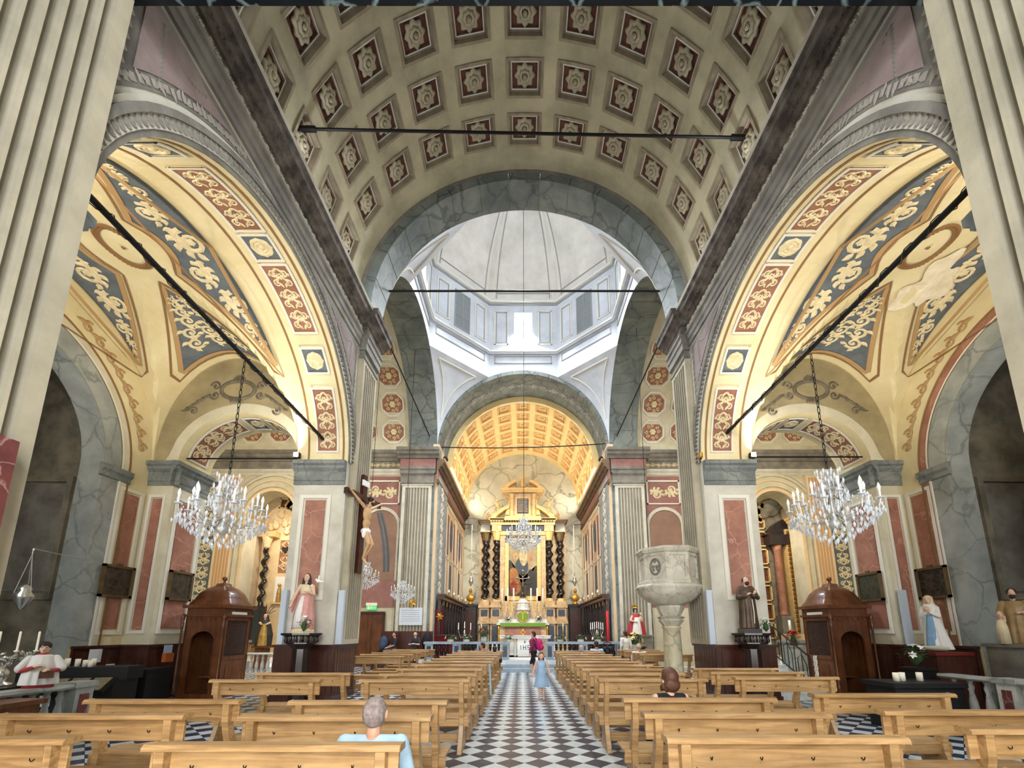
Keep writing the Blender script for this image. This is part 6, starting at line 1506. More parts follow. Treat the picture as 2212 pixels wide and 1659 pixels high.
# ------------------------------------------------------------------ people
def skinm(n, c): return mat(n, c, .55, col2=tuple(int(v * .9) for v in c), vs=8, vamt=.5)
sk1 = skinm('skin_tanned', (206, 156, 128)); sk2 = skinm('skin_fair', (232, 186, 162)); eye_m = mat('dark_eye', (40, 28, 24), .4); lip_m = mat('lip_tone', (186, 106, 98), .5)
h_dark = mat('dark_brown_hair', (52, 36, 28), .6, col2=(34, 24, 20), vs=30, vamt=.8); h_brn = mat('auburn_brown_hair', (98, 62, 44), .6, col2=(66, 42, 30), vs=25, vamt=.8); h_grey = mat('grey_hair', (176, 172, 168), .7, col2=(140, 136, 132), vs=25, vamt=.8); h_stub = mat('cropped_grey_stubble', (150, 136, 132), .8, col2=(112, 100, 98), vs=40, vamt=.8)
cl = {k: mat(k, c, .85, col2=tuple(int(v * .85) for v in c), vs=6, vamt=.6) for k, c in (('pale_blue_tshirt', (184, 216, 238)), ('black_top', (34, 34, 38)), ('blue_dress', (170, 202, 236)), ('plum_shirt', (136, 52, 88)), ('dark_tshirt', (44, 46, 54)), ('pink_shirt', (230, 190, 200)), ('sky_shirt', (190, 206, 232)), ('white_shirt', (236, 236, 232)), ('black_trousers', (30, 30, 34)), ('grey_trousers', (92, 92, 98)), ('patterned_skirt', (60, 60, 64)), ('white_shoes', (236, 234, 230)), ('magenta_pack', (190, 40, 110)), ('blue_pack', (60, 80, 110)), ('wine_shirt', (120, 44, 52)), ('dark_shoes', (40, 34, 30)))}
def hand(b, w_, d, side, r=1.0, curl=.5):
    w_ = Vector(w_); d = Vector(d).normalized(); up = Vector((0, 0, 1)) if abs(d.z) < .8 else Vector((0, 1, 0)); x = d.cross(up).normalized(); n = x.cross(d).normalized()
    b.cap(w_, w_ + d * .075 * r, .024 * r, .034 * r); c = w_ + d * .085 * r
    for k, (o_, L_) in enumerate(((-.027, .062), (-.009, .072), (.009, .068), (.027, .052))):
        p = c + x * o_ * r; q = p + (d * (1 - .3 * curl) - n * .5 * curl).normalized() * L_ * .55 * r; e = q + (d * (1 - .9 * curl) - n * curl).normalized() * L_ * .5 * r
        b.cap(p, q, .0095 * r, .009 * r, 6); b.cap(q, e, .009 * r, .0075 * r, 6)
    p = w_ + d * .03 * r - x * .03 * side * r; b.cap(p, p - x * .03 * side * r + d * .04 * r, .011 * r, .009 * r, 6)
def person(name, label, loc, rz, pose, sc=1.0, skin=sk1, hair=h_dark, hs='short', top='dark_tshirt', bottom='black_trousers', shoes='dark_shoes', arms='lap', sleeve=.45, headk=1.0, dress=False, vox=.016, turn=0.0, build=1.0, hips=None):
    """local frame: the figure faces +y, feet (or seat base) at z = 0"""
    t = thing(name, label, 'person', loc, rz)
    S = lambda x, y, z: Vector((x * sc, y * sc, z * sc))
    sit = pose == 'sit'; hz = .53 if sit else .90; dz = hz - .90
    b, tp, bt, sh, hr = MB(), MB(), MB(), MB(), MB()
    B = build; lean = .0
    # legs
    for s in (-1, 1):
        hip = S(.095 * s * B, 0, hz)
        if sit: kn, an = S(.11 * s * B, .42, .50), S(.12 * s * B, .40, .09)
        elif pose == 'walk': kn, an = (S(.08 * s, .16, .50), S(.08 * s, .10, .09)) if s > 0 else (S(.08 * s, -.06, .48), S(.08 * s, -.34, .16))
        else: kn, an = S(.085 * s, .01, .48), S(.08 * s, -.01, .08)
        b.cap(hip, kn, .072 * sc * B, .052 * sc); b.cap(kn, an, .05 * sc, .034 * sc); b.cap(an, an + S(0, .12, -.045), .036 * sc, .028 * sc)
        if not dress: bt.cap(hip, kn, .088 * sc * B, .066 * sc); (bt.cap(kn, kn.lerp(an, .80 if pose != 'walk' else .0), .064 * sc, .05 * sc))
        sh.cap(an + S(0, -.02, -.03), an + S(0, .14, -.045), .045 * sc, .036 * sc)
    pel, che, nk = S(0, 0, hz + .05), S(0, .0, 1.28 + dz), S(0, .0, 1.44 + dz)
    b.ell(pel, (.135 * sc * B, .10 * sc * B, .12 * sc)); b.ell(S(0, 0, 1.10 + dz), (.125 * sc * B, .09 * sc * B, .16 * sc)); b.ell(che, (.155 * sc * B, .105 * sc * B, .16 * sc)); b.cap(nk, S(0, .015, 1.53 + dz), .055 * sc, .05 * sc)
    tp.ell(S(0, 0, hz + .08), (.150 * sc * B, .118 * sc * B, .13 * sc)); tp.ell(S(0, 0, 1.12 + dz), (.145 * sc * B, .112 * sc * B, .18 * sc)); tp.ell(S(0, 0, 1.27 + dz), (.172 * sc * B, .122 * sc * B, .165 * sc)); tp.cap(S(-.15 * B, 0, 1.385 + dz), S(.15 * B, 0, 1.385 + dz), .062 * sc, .062 * sc)
    if not dress: bt.ell(pel, (.150 * sc * B, .118 * sc * B, .13 * sc))
    for s in (-1, 1):
        so = S(.185 * s * B, 0, 1.385 + dz)
        if arms == 'lap': el, wr = S(.235 * s * B, .08, 1.13 + dz), S(.10 * s, .30, 1.02 + dz); hd_ = (-.5 * s, 1, -.2)
        elif arms == 'fold': el, wr = S(.23 * s * B, .16, 1.14 + dz), S(.04 * s, .33, 1.16 + dz); hd_ = (-1 * s, .3, .2)
        elif arms == 'out': el, wr = S(.27 * s * B, -.02, 1.15 + dz), S(.33 * s * B, .05, .93 + dz); hd_ = (.2 * s, .1, -1)
        else: el, wr = S(.235 * s * B, -.02, 1.13 + dz), S(.235 * s * B, .06, .90 + dz); hd_ = (0, .1, -1)
        b.cap(so, el, .052 * sc, .040 * sc); b.cap(el, wr, .039 * sc, .027 * sc); hand(b, wr, hd_, s, sc)
        if sleeve > 0: tp.cap(so, so.lerp(el, min(1, sleeve / .5)), .066 * sc, .056 * sc)
        if sleeve > .6: tp.cap(el, el.lerp(wr, .9), .052 * sc, .040 * sc)
    # head
    hc = S(0, .02, 1.60 + dz); R_ = Matrix.Rotation(turn, 3, 'Z'); k = sc * headk
    H = lambda x, y, z: hc + R_ @ Vector((x * k, y * k, z * k))
    b.ell(hc, (.076 * k, .096 * k, .108 * k), R_); b.ell(H(0, .035, -.062), (.052 * k, .055 * k, .052 * k), R_)
    b.cap(H(0, .088, .01), H(0, .112, -.028), .010 * k, .015 * k); b.ell(H(0, .085, -.062), (.026 * k, .014 * k, .010 * k), R_)
    for s in (-1, 1): b.ell(H(.079 * s, -.005, -.012), (.012 * k, .022 * k, .032 * k), R_); b.ell(H(.033 * s, .088, .028), (.024 * k, .012 * k, .006 * k), R_)
    remesh(b.build('body', skin, t), vox * .62, 3)
    for s in (-1, 1): MB().ell(H(.031 * s, .089, .008), (.011 * k, .008 * k, .007 * k), R_, 8, 6).build('eye', eye_m, t)
    MB().ell(H(0, .096, -.062), (.020 * k, .006 * k, .006 * k), R_, 8, 6).build('lips', lip_m, t)
    if hs == 'short': hr.ell(H(0, -.006, .034), (.088 * k, .104 * k, .106 * k), R_); hr.ell(H(0, -.05, -.03), (.074 * k, .062 * k, .070 * k), R_)
    elif hs == 'stubble': hr.ell(H(0, -.016, .004), (.0795 * k, .0965 * k, .104 * k), R_)
    elif hs == 'balding': hr.ell(H(0, -.028, -.012), (.083 * k, .085 * k, .070 * k), R_)
    elif hs == 'bob':
        hr.ell(H(0, -.015, .03), (.094 * k, .108 * k, .108 * k), R_); hr.ell(H(0, -.05, -.05), (.096 * k, .075 * k, .085 * k), R_)
        for q in range(9): a = PI + (q - 4) * .42; hr.ell(H(.085 * sin(a) * 1.0, .02 + .085 * cos(a), -.085 + .012 * (q % 2)), (.030 * k, .030 * k, .042 * k), R_)
    elif hs == 'long': hr.ell(H(0, -.012, .022), (.085 * k, .100 * k, .104 * k), R_); hr.cap(H(0, -.06, -.02), H(0, -.07, -.22), .075 * k, .05 * k); [hr.cap(H(.07 * s, -.02, .0), H(.075 * s, -.01, -.18), .028 * k, .02 * k) for s in (-1, 1)]
    # cut the face free: hair only behind the brow plane
    hv = []
    for v in hr.v:
        q = R_.transposed() @ (Vector(v) - hc)
        lim = (.075 if q.z / k > .062 else .020) * k
        if hs in ('stubble', 'balding'): lim = (.07 if q.z / k > .05 and hs == 'stubble' else .03) * k
        if q.y > lim and hs != 'none': q.y = lim + (q.y - lim) * .12
        hv.append(tuple(hc + R_ @ q))
    hr.v = hv
    if hs != 'none': remesh(hr.build('hair', hair, t), vox * .6, 1)
    remesh(tp.build('top', cl[top], t), vox, 3)
    if dress:
        d_ = MB(); n = 48
        d_.lathe([(.135, 1.02 + dz), (.15, .98 + dz), (.19, .82 + dz), (.245, .62 + dz), (.285, .46 + dz), (.282, .45 + dz), (.13, .98 + dz)], n, fl=12, famp=.045, sy=.8); d_.v = [tuple(Vector(v) * sc) for v in d_.v]; d_.build('skirt', cl[top], t, True)
    elif bottom: remesh(bt.build('trousers' if 'trousers' in bottom else 'skirt', cl[bottom], t), vox, 2)
    remesh(sh.build('shoes', cl[shoes], t), vox * .8, 2)
    return t
person('person', 'seated man with cropped grey hair and pale blue t-shirt in the near left pews', (-1.13, 3.22, -.01), 0, 'sit', .92, sk1, h_stub, 'stubble', 'pale_blue_tshirt', 'grey_trousers', arms='lap', vox=.011, build=1.14, headk=1.15)
person('person', 'seated woman with bobbed brown hair and black sleeveless top in the right pews', (1.62, 5.12, 0), .12, 'sit', .93, sk2, h_brn, 'bob', 'black_top', 'patterned_skirt', arms='lap', sleeve=0, vox=.012, turn=.25, headk=1.12)
g = person('person', 'girl in a pale blue sleeveless dress standing in the central aisle', (.42, 11.33, 0), PI, 'stand', .66, sk2, h_brn, 'long', 'blue_dress', None, 'white_shoes', arms='out', sleeve=0, headk=1.28, dress=True, vox=.010)
p_ = person('person', 'walking visitor in plum shirt and black shorts carrying a magenta backpack', (.38, 16.75, 0), math.radians(62), 'walk', .97, sk2, h_dark, 'short', 'plum_shirt', 'black_trousers', 'white_shoes', arms='down', sleeve=.9, vox=.014)
bp = MB(); bp.ell((0, -.24, 1.18), (.16, .13, .24)); bp.ell((0, -.30, 1.08), (.12, .12, .13)); remesh(bp.build('backpack', cl['magenta_pack'], p_), .02, 2)
for s in (-1, 1): MB().tube([(s * .10, -.14, 1.32), (s * .12, .0, 1.44), (s * .12, .13, 1.30), (s * .13, .06, 1.08), (s * .12, -.14, 1.02)], .018, 6).build('backpack_strap', cl['magenta_pack'], p_)
for i, (x, y, hs, hr, tp, lab, tn, sc) in enumerate(((-1.49, 15.75, 'short', h_dark, 'wine_shirt', 'seated visitor with dark hair turning sideways in the front left pew', 1.3, .94), (-.98, 14.66, 'short', h_dark, 'dark_tshirt', 'seated visitor with round dark hair at the aisle end of a front left pew', 0, .88),
        (1.77, 13.58, 'short', h_grey, 'pink_shirt', 'seated person with grey hair and pink shirt in a front right pew', -.3, .92), (2.62, 15.85, 'short', h_dark, 'sky_shirt', 'seated man with dark hair and pale blue shirt in the frontmost right pew', 0, .98), (3.78, 14.46, 'balding', h_grey, 'white_shirt', 'seated balding man in a white shirt in the right block under the dome', .5, .96))):
    person('person', lab, (x, y, 0), 0, 'sit', sc, sk1 if i != 2 else sk2, hr, hs, tp, 'grey_trousers', arms='lap', vox=.016, turn=tn)
q1 = person('person', 'bearded man in dark t-shirt seated on the transept bench, facing right', (-5.80, 19.72, .32), PI - 1.0, 'sit', .98, sk1, h_dark, 'short', 'dark_tshirt', 'grey_trousers', arms='lap', vox=.018, turn=.2)
q2 = person('person', 'person with tousled dark hair and folded arms seated on the transept bench', (-4.88, 19.72, .32), PI, 'sit', 1.0, sk2, h_dark, 'short', 'dark_tshirt', 'black_trousers', arms='fold', vox=.018)
t = thing('backpack', 'dark blue backpack beside the bearded man on the transept bench', 'backpack', (-6.36, 19.92, .79)); b = MB(); b.ell((0, 0, .34), (.2, .17, .33)); b.ell((0, -.14, .22), (.14, .09, .16)); remesh(b.build('bag', cl['blue_pack'], t), .02, 2); MB().tube([(-.05, 0, .64), (0, 0, .72), (.05, 0, .64)], .012, 5).build('loop', cl['blue_pack'], t)
t = thing('backpack', 'dark grey backpack beside the person with folded arms on the transept bench', 'backpack', (-4.42, 19.95, .79)); b = MB(); b.ell((0, 0, .42), (.2, .14, .40)); remesh(b.build('bag', cl['black_trousers'], t), .02, 2); MB().tube([(-.05, 0, .80), (0, 0, .88), (.05, 0, .80)], .012, 5).build('loop', cl['black_trousers'], t)
person('person', 'standing person in a white shirt behind the pulpit column', (4.05, 17.4, 0), .4, 'stand', .98, sk1, h_dark, 'short', 'white_shirt', 'grey_trousers', arms='down', sleeve=.9, vox=.018)
t = thing('hanging_scarf', 'pale blue cloth hanging over the aisle end of a left pew', 'cloth', (-.76, 9.3, .98)); MB().grid(6, 10, lambda u, v: (.02 * sin(u * 9) + .03 * v, -.06 + .16 * u, .03 - .62 * v)).build('cloth', cl['pale_blue_tshirt'], t)

# ------------------------------------------------------------------ statues
def robe(prof, n=40, fl=11, amp=.04, twist=.0):
    m_ = MB(); vs = []
    for (z, rx, ry, cx_, cy_) in prof:
        k = amp * min(1, max(0, (prof[-1][0] - z) / prof[-1][0]) * 1.6)
        for i in range(n):
            a = 2 * PI * i / n; rr = 1 + k * (sin(fl * a + twist * z) + .5 * sin(2.3 * fl * a + 1 + z * 2)); vs.append((cx_ + rx * rr * cos(a), cy_ + ry * rr * sin(a), z))
    fs = [(j * n + i, j * n + (i + 1) % n, (j + 1) * n + (i + 1) % n, (j + 1) * n + i) for j in range(len(prof) - 1) for i in range(n)] + [tuple(reversed(range(n))), tuple(range((len(prof) - 1) * n, len(prof) * n))]
    m_.add(vs, fs); return m_
def head(b, c, r, turn=0, tilt=0):
    R_ = Matrix.Rotation(turn, 3, 'Z') @ Matrix.Rotation(tilt, 3, 'X'); c = Vector(c)
    b.ell(c, (.75 * r, .9 * r, 1.08 * r), R_); b.ell(c + R_ @ Vector((0, -.35 * r, -.55 * r)), (.5 * r, .5 * r, .5 * r), R_); b.cap(c + R_ @ Vector((0, -.85 * r, .08 * r)), c + R_ @ Vector((0, -1.02 * r, -.25 * r)), .1 * r, .15 * r); b.cap(c + Vector((0, 0, -.7 * r)), c + Vector((0, .02, -1.7 * r)), .45 * r, .5 * r)
    for s in (-1, 1): b.ell(c + R_ @ Vector((.3 * r * s, -.82 * r, .28 * r)), (.22 * r, .12 * r, .06 * r), R_)
    return lambda x, y, z: c + R_ @ Vector((x * r, y * r, z * r))
def face(t, H, r):
    for s in (-1, 1): MB().ell(H(.28 * s, -.84, .1), (.09 * r, .06 * r, .06 * r), None, 8, 6).build('eye', eye_m, t)
    MB().ell(H(0, -.86, -.55), (.2 * r, .07 * r, .06 * r), None, 8, 6).build('lips', lip_m, t)
st_skin = skinm('statue_flesh', (226, 188, 164)); pinkr = mat('pink_robe', (212, 158, 150), .5, col2=(190, 130, 122), vs=4, vamt=.7); creamr = mat('cream_robe', (226, 212, 180), .5, col2=(206, 188, 150), vs=4, vamt=.7); brownr = mat('brown_habit', (88, 66, 46), .45, col2=(60, 44, 32), vs=4, vamt=.7); whiter = mat('white_robe', (232, 230, 226), .6, col2=(214, 212, 208), vs=4, vamt=.6); blues = mat('pale_blue_sash', (128, 164, 196), .5, col2=(104, 142, 178), vs=4, vamt=.7); goldr = mat('gilt_robe', (196, 162, 90), .4, metal=.4, col2=(160, 124, 62), vs=5, vamt=.7); darkr = mat('dark_cloak', (52, 48, 44), .5); redr = mat('crimson_robe', (170, 50, 60), .5)
def stat_arm(b, sh, el, wr, r, d, side, k=1.0): b.cap(sh, el, r * 1.15, r); b.cap(el, wr, r, r * .7); hand(b, wr, d, side, k)
# female martyr with dove on the left pedestal (local -y faces the viewer)
t = thing('saint_statue', 'dark-haired saint statue in pink robe with a dove, on the left pedestal', 'statue', (-5.22, 10.22, 1.64), .15)
MB().lathe([(.26, 0), (.26, .06), (.22, .1)], 8).build('plinth', creamr, t)
remesh(robe([(.08, .24, .18, 0, 0), (.4, .22, .17, 0, 0), (.72, .19, .15, 0, 0), (.86, .17, .13, 0, 0), (.92, .13, .10, 0, 0)], amp=.09).build('robe', pinkr, t), .014, 1)
robe([(.12, .13, .05, -.06, -.15), (.5, .10, .05, -.05, -.13), (.86, .04, .04, -.02, -.11)], amp=.1).build('white_underskirt', whiter, t, True)
b = MB(); b.ell((0, 0, .98), (.135, .10, .16)); b.cap((-.12, 0, 1.1), (.12, 0, 1.1), .055, .055); remesh(b.build('bodice', creamr, t), .012, 2)
b = MB(); H = head(b, (0, -.01, 1.30), .092, -.1, -.15); stat_arm(b, (-.14, 0, 1.10), (-.22, -.04, .88), (-.26, -.1, .70), .04, (-.2, -.3, -1), -1, .8); stat_arm(b, (.14, 0, 1.10), (.20, -.06, .90), (.12, -.20, .94), .04, (-.6, -.4, .2), 1, .8); remesh(b.build('body', st_skin, t), .010, 2); face(t, H, .092)
b = MB(); b.ell(H(0, .25, .2), (.08, .08, .10)); b.cap(H(0, .5, 0), H(.1, .9, -3.2), .075, .06); [b.cap(H(.7 * s, .1, -.2), H(1.0 * s, .3, -2.4), .035, .03) for s in (-1, 1)]; remesh(b.build('hair', h_dark, t), .012, 1)
MB().grid(8, 10, lambda u, v: (-.16 - .16 * v + .05 * sin(u * 6), .06 + .03 * cos(u * 7) - .1 * u, 1.08 - .62 * v * (1 - .2 * u))).build('mantle', pinkr, t, True)
b = MB(); b.ell((.26, -.03, 1.22), (.05, .035, .035)); b.ell((.21, -.03, 1.26), .022); b.cap((.30, -.03, 1.22), (.40, -.02, 1.21), .02, .008); b.cap((.26, -.03, 1.24), (.25, .02, 1.36), .018, .01); b.cap((.27, -.04, 1.24), (.29, -.07, 1.35), .016, .01); remesh(b.build('dove', whitef, t), .008, 1)
bouquet('lily_bouquet', 'white lilies at the feet of the pink-robed statue', (-5.02, 9.86, 1.64), .16, .40, whitef, 6, nl=26)
# friar on the right pedestal
t = thing('friar_statue', 'painted statue of a bearded friar in brown habit on the right pedestal', 'statue', (5.27, 10.22, 1.64), -.1)
MB().box(-.2, .2, -.18, .18, 0, .10).build('plinth', bwood, t)
remesh(robe([(.10, .21, .16, 0, 0), (.4, .19, .15, 0, 0), (.72, .18, .14, 0, 0), (.98, .17, .12, 0, 0), (1.08, .11, .09, 0, 0)], amp=.07, fl=9).build('habit', brownr, t), .014, 1)
b = MB()
for s in (-1, 1): b.cap((.15 * s, 0, 1.0), (.22 * s, -.06, .82), .062, .055); b.cap((.22 * s, -.06, .82), (.10 * s, -.17, .86), .055, .06)
b.cap((-.13, .02, 1.05), (.13, .02, 1.05), .06, .06); remesh(b.build('sleeves', brownr, t), .014, 2)
b = MB(); H = head(b, (0, -.02, 1.23), .085, .15, -.1); hand(b, (-.07, -.2, .88), (.7, -.2, .4), -1, .8); hand(b, (.08, -.2, .90), (.4, -.3, .8), 1, .8); remesh(b.build('body', st_skin, t), .010, 2); face(t, H, .085)
b = MB(); b.ell(H(0, -.55, -.85), (.05, .04, .055)); b.ell(H(0, .3, .15), (.075, .07, .075)); remesh(b.build('hair_and_beard', h_dark, t), .010, 1); MB().tube([(.05, -.165, .78), (.06, -.18, .5), (.05, -.18, .22)], .01, 6).build('rope_cord', whiter, t)
bouquet('lily_bouquet', 'white lilies with green leaves at the feet of the friar statue', (5.52, 9.98, 1.64), .17, .34, whitef, 4, nl=30)
# praying figure in white and blue, right aisle
t = thing('praying_statue', 'praying lady statue in white veil with blue sash, on a red box at right', 'statue', (8.32, 8.9, 1.28), -.95)
MB().ell((0, 0, .075), (.24, .20, .075)).build('rock_base', stone, t, True)
remesh(robe([(.04, .22, .17, .05, .03), (.35, .17, .14, .02, .02), (.7, .13, .11, 0, 0), (.88, .12, .10, 0, 0), (.95, .09, .08, 0, 0)], amp=.08).build('robe', whiter, t), .012, 1)
b = MB(); H = head(b, (0, -.03, 1.04), .075, 0, -.1)
for s in (-1, 1): b.cap((.11 * s, 0, .86), (.13 * s, -.08, .72), .035, .032); b.cap((.13 * s, -.08, .72), (.015 * s, -.17, .80), .03, .02); hand(b, (.014 * s, -.17, .80), (0, -.35, 1), s, .7, .0)
remesh(b.build('body', st_skin, t), .009, 2); face(t, H, .075)
b = MB()
for s in (-1, 1): b.cap((.11 * s, .0, .87), (.135 * s, -.08, .71), .045, .045); b.cap((.135 * s, -.08, .71), (.04 * s, -.15, .775), .045, .032)
remesh(b.build('sleeves', whiter, t), .010, 2)
remesh(robe([(.22, .14, .10, .03, .09), (.5, .14, .10, .02, .07), (.85, .145, .09, 0, .05), (.98, .08, .07, 0, .03), (1.1, .075, .07, 0, .01), (1.135, .03, .03, 0, 0)], amp=.05).build('veil', creamr, t), .011, 1)
remesh(robe([(.12, .08, .03, -.03, -.125), (.45, .07, .035, -.01, -.11), (.74, .05, .03, 0, -.09)], amp=.12, fl=5).build('sash', blues, t), .010, 1)
t = thing('statue_box', 'dark red wooden box under the praying statue', 'box', (8.35, 8.9, 0)); MB().box(-.34, .34, -.3, .3, 0, 1.22).build('body', dwood, t); MB().box(-.38, .38, -.34, .34, 1.22, 1.28).build('top', mat('red_lacquer', (110, 36, 30), .4), t)
bouquet('flower_basket', 'green foliage with white blossoms at the feet of the praying statue', (7.62, 8.62, 1.0), .26, .42, whitef, 5, nl=70)
t = thing('basket_stand', 'black stand under the green flower basket', 'stand', (7.62, 8.62, 0)); MB().box(-.2, .2, -.2, .2, .95, 1.0).build('top', iron, t); MB().box(-.16, .16, -.16, .16, 0, .95).build('body', iron, t)
# man and child, far right
t = thing('father_and_child_statue', 'statue of a bearded man in brown with a child, on the right ledge', 'statue', (9.05, 8.0, 1.46), -.8)
remesh(robe([(0, .19, .15, 0, 0), (.4, .18, .14, 0, 0), (.66, .17, .12, 0, 0), (.78, .10, .08, 0, 0)], amp=.07).build('robe', mat('tan_gilt_robe', (170, 142, 100), .45, col2=(130, 104, 66), vs=5, vamt=.7), t), .012, 1)
b = MB(); H = head(b, (0, -.02, .93), .075, 0, .15); stat_arm(b, (-.14, 0, .74), (-.2, -.08, .56), (-.16, -.2, .48), .035, (0, -.5, -.6), -1, .7); stat_arm(b, (.14, 0, .74), (.18, -.06, .56), (.08, -.18, .56), .035, (-.5, -.4, 0), 1, .7); remesh(b.build('body', st_skin, t), .009, 2)
b = MB(); b.ell(H(0, .2, .2), (.07, .07, .075)); b.ell(H(0, -.6, -.85), (.045, .035, .05)); remesh(b.build('hair_and_beard', h_dark, t), .009, 1)
b = MB(); b.cap((-.14, 0, .74), (-.2, -.08, .56), .055, .05); b.cap((-.2, -.08, .56), (-.17, -.17, .50), .048, .036); b.cap((.14, 0, .74), (.18, -.06, .56), .055, .05); b.cap((.18, -.06, .56), (.11, -.15, .56), .048, .036); remesh(b.build('sleeves', MATS['tan_gilt_robe'], t), .010, 2)
c_ = robe([(0, .085, .07, -.21, -.24), (.3, .075, .06, -.21, -.24), (.43, .05, .05, -.21, -.24)], amp=.06).build('child_robe', creamr, t, True); b = MB(); head(b, (-.21, -.24, .53), .06); remesh(b.build('child_head', st_skin, t), .008, 2)
t = thing('ledge', 'dark grey ledge block under the man and child statue', 'ledge', (9.05, 8.0, 0)); MB().box(-.3, .55, -.35, .35, 0, 1.40).build('block', stone_d, t); MB().box(-.34, .6, -.4, .4, 1.40, 1.46).build('slab', stone_d, t)
# altar boy alms figure on the left rail
t = thing('altar_boy_figure', 'altar boy figure in white surplice and red cassock on the left chapel balustrade', 'figurine', (-7.0, 6.38, .9), .70)
robe([(0, .16, .12, 0, 0), (.06, .155, .115, 0, 0)], amp=.03).build('red_hem', redr, t, True)
remesh(robe([(.04, .20, .145, 0, 0), (.18, .185, .135, 0, 0), (.34, .15, .115, 0, 0), (.44, .12, .09, 0, 0), (.46, .07, .06, 0, 0)], amp=.06).build('surplice', whiter, t), .009, 1)
b = MB()
for s in (-1, 1): b.cap((.13 * s, 0, .40), (.20 * s, -.03, .27), .055, .06)
remesh(b.build('sleeves', whiter, t), .009, 2)
b = MB(); b.cap((-.19, -.05, .24), (-.06, -.16, .29), .032, .026); b.cap((.19, -.05, .24), (.10, -.17, .24), .032, .026); b.ell((0, 0, .455), (.07, .065, .03)); remesh(b.build('red_cuffs_and_collar', redr, t), .008, 1)
b = MB(); H = head(b, (0, -.01, .555), .078); hand(b, (-.06, -.165, .295), (.9, -.1, .2), -1, .8); hand(b, (.10, -.18, .24), (-.2, -.6, .1), 1, .8); remesh(b.build('body', st_skin, t), .007, 2); face(t, H, .078)
b = MB(); b.ell(H(0, .1, .32), (.068, .078, .068)); remesh(b.build('hair', h_dark, t), .008, 1); MB().box(.02, .16, -.25, -.17, .14, .24).build('alms_box', mwood, t)
# gowned figure with red mantle, right of the chancel
t = thing('madonna_group_statue', 'statue group with crimson mantle and white robe at the right front of the chancel', 'statue', (5.25, 20.2, 1.5))
remesh(robe([(0, .42, .3, 0, 0), (.3, .38, .26, 0, 0), (.7, .26, .2, 0, 0), (.95, .16, .13, 0, 0)], amp=.09).build('mantle', redr, t), .025, 1); remesh(robe([(0, .22, .1, -.05, -.25), (.4, .18, .1, -.03, -.2), (.8, .12, .08, 0, -.12)], amp=.1).build('robe', whiter, t), .022, 1)
b = MB(); H = head(b, (-.05, -.05, 1.12), .10, 0, .15); b.ell((.16, -.16, .72), (.08, .07, .14)); head(b, (.17, -.18, .95), .07); stat_arm(b, (-.2, -.05, .85), (-.3, -.15, .65), (-.12, -.25, .6), .05, (.6, -.3, 0), -1); remesh(b.build('body', st_skin, t), .016, 2); remesh(MB().ell(H(0, .25, .2), (.11, .11, .14)).build('veil', darkr, t), .016, 1)
MB().lathe([(.13, 1.22), (.11, 1.26), (.14, 1.36)], 10, (-.05, -.04, 0), fl=5, famp=.15).build('crown', gold, t)
t = thing('statue_platform', 'grey platform under the crimson statue group', 'platform', (5.25, 20.2, 0)); MB().box(-.6, .6, -.35, .3, 0, 1.44).build('block', stone_d, t); MB().box(-.66, .66, -.4, .32, 1.44, 1.5).build('slab', stone_d, t)

# ------------------------------------------------------------------ crucifix on the left pier pilaster
t = thing('crucifix', 'large wooden crucifix with white loincloth hanging on the left pier', 'crucifix', (-4.40, 11.35, 3.2), PI / 2 - .25)
MB().box(-.08, .08, .02, .12, 0, 2.75).build('upright_beam', dwood, t); MB().box(-.78, .78, .0, .10, 2.0, 2.16).build('cross_beam', dwood, t); MB().box(-.15, .15, -.02, .02, 2.42, 2.58).build('title_board', whitec, t)
b = MB(); b.ell((0, -.10, 1.62), (.15, .10, .22)); b.ell((0, -.09, 1.36), (.12, .09, .16)); b.ell((0, -.09, 1.18), (.125, .095, .10)); b.cap((0, -.11, 1.82), (.03, -.15, 1.92), .05, .045)
for s in (-1, 1):
    b.cap((.13 * s, -.09, 1.80), (.40 * s, -.07, 1.94), .05, .04); b.cap((.40 * s, -.07, 1.94), (.64 * s, -.05, 2.08), .038, .026); hand(b, (.64 * s, -.05, 2.08), (1 * s, -.1, .5), s, .9)
    b.cap((.07 * s, -.09, 1.14), (.08 * s, -.25, .78), .075, .055); b.cap((.08 * s, -.25, .78), (.02 * s, -.07, .40), .05, .034); b.cap((.02 * s, -.07, .40), (.02 * s, -.16, .26), .034, .024)
H = head(b, (.05, -.17, 2.02), .09, .3, .35); remesh(b.build('body', skinm('carved_flesh', (214, 172, 128)), t), .013, 2)
b = MB(); b.ell(H(0, .15, .2), (.088, .09, .095)); b.cap(H(.4, .5, -.2), H(.5, .5, -1.6), .05, .03); b.ell(H(0, -.6, -.8), (.05, .04, .055)); remesh(b.build('hair_and_crown', h_dark, t), .012, 1)
b = MB(); b.ell((0, -.09, 1.14), (.155, .125, .10)); b.ell((-.12, -.12, 1.05), (.06, .06, .12)); remesh(b.build('loincloth', whitec, t), .014, 2)
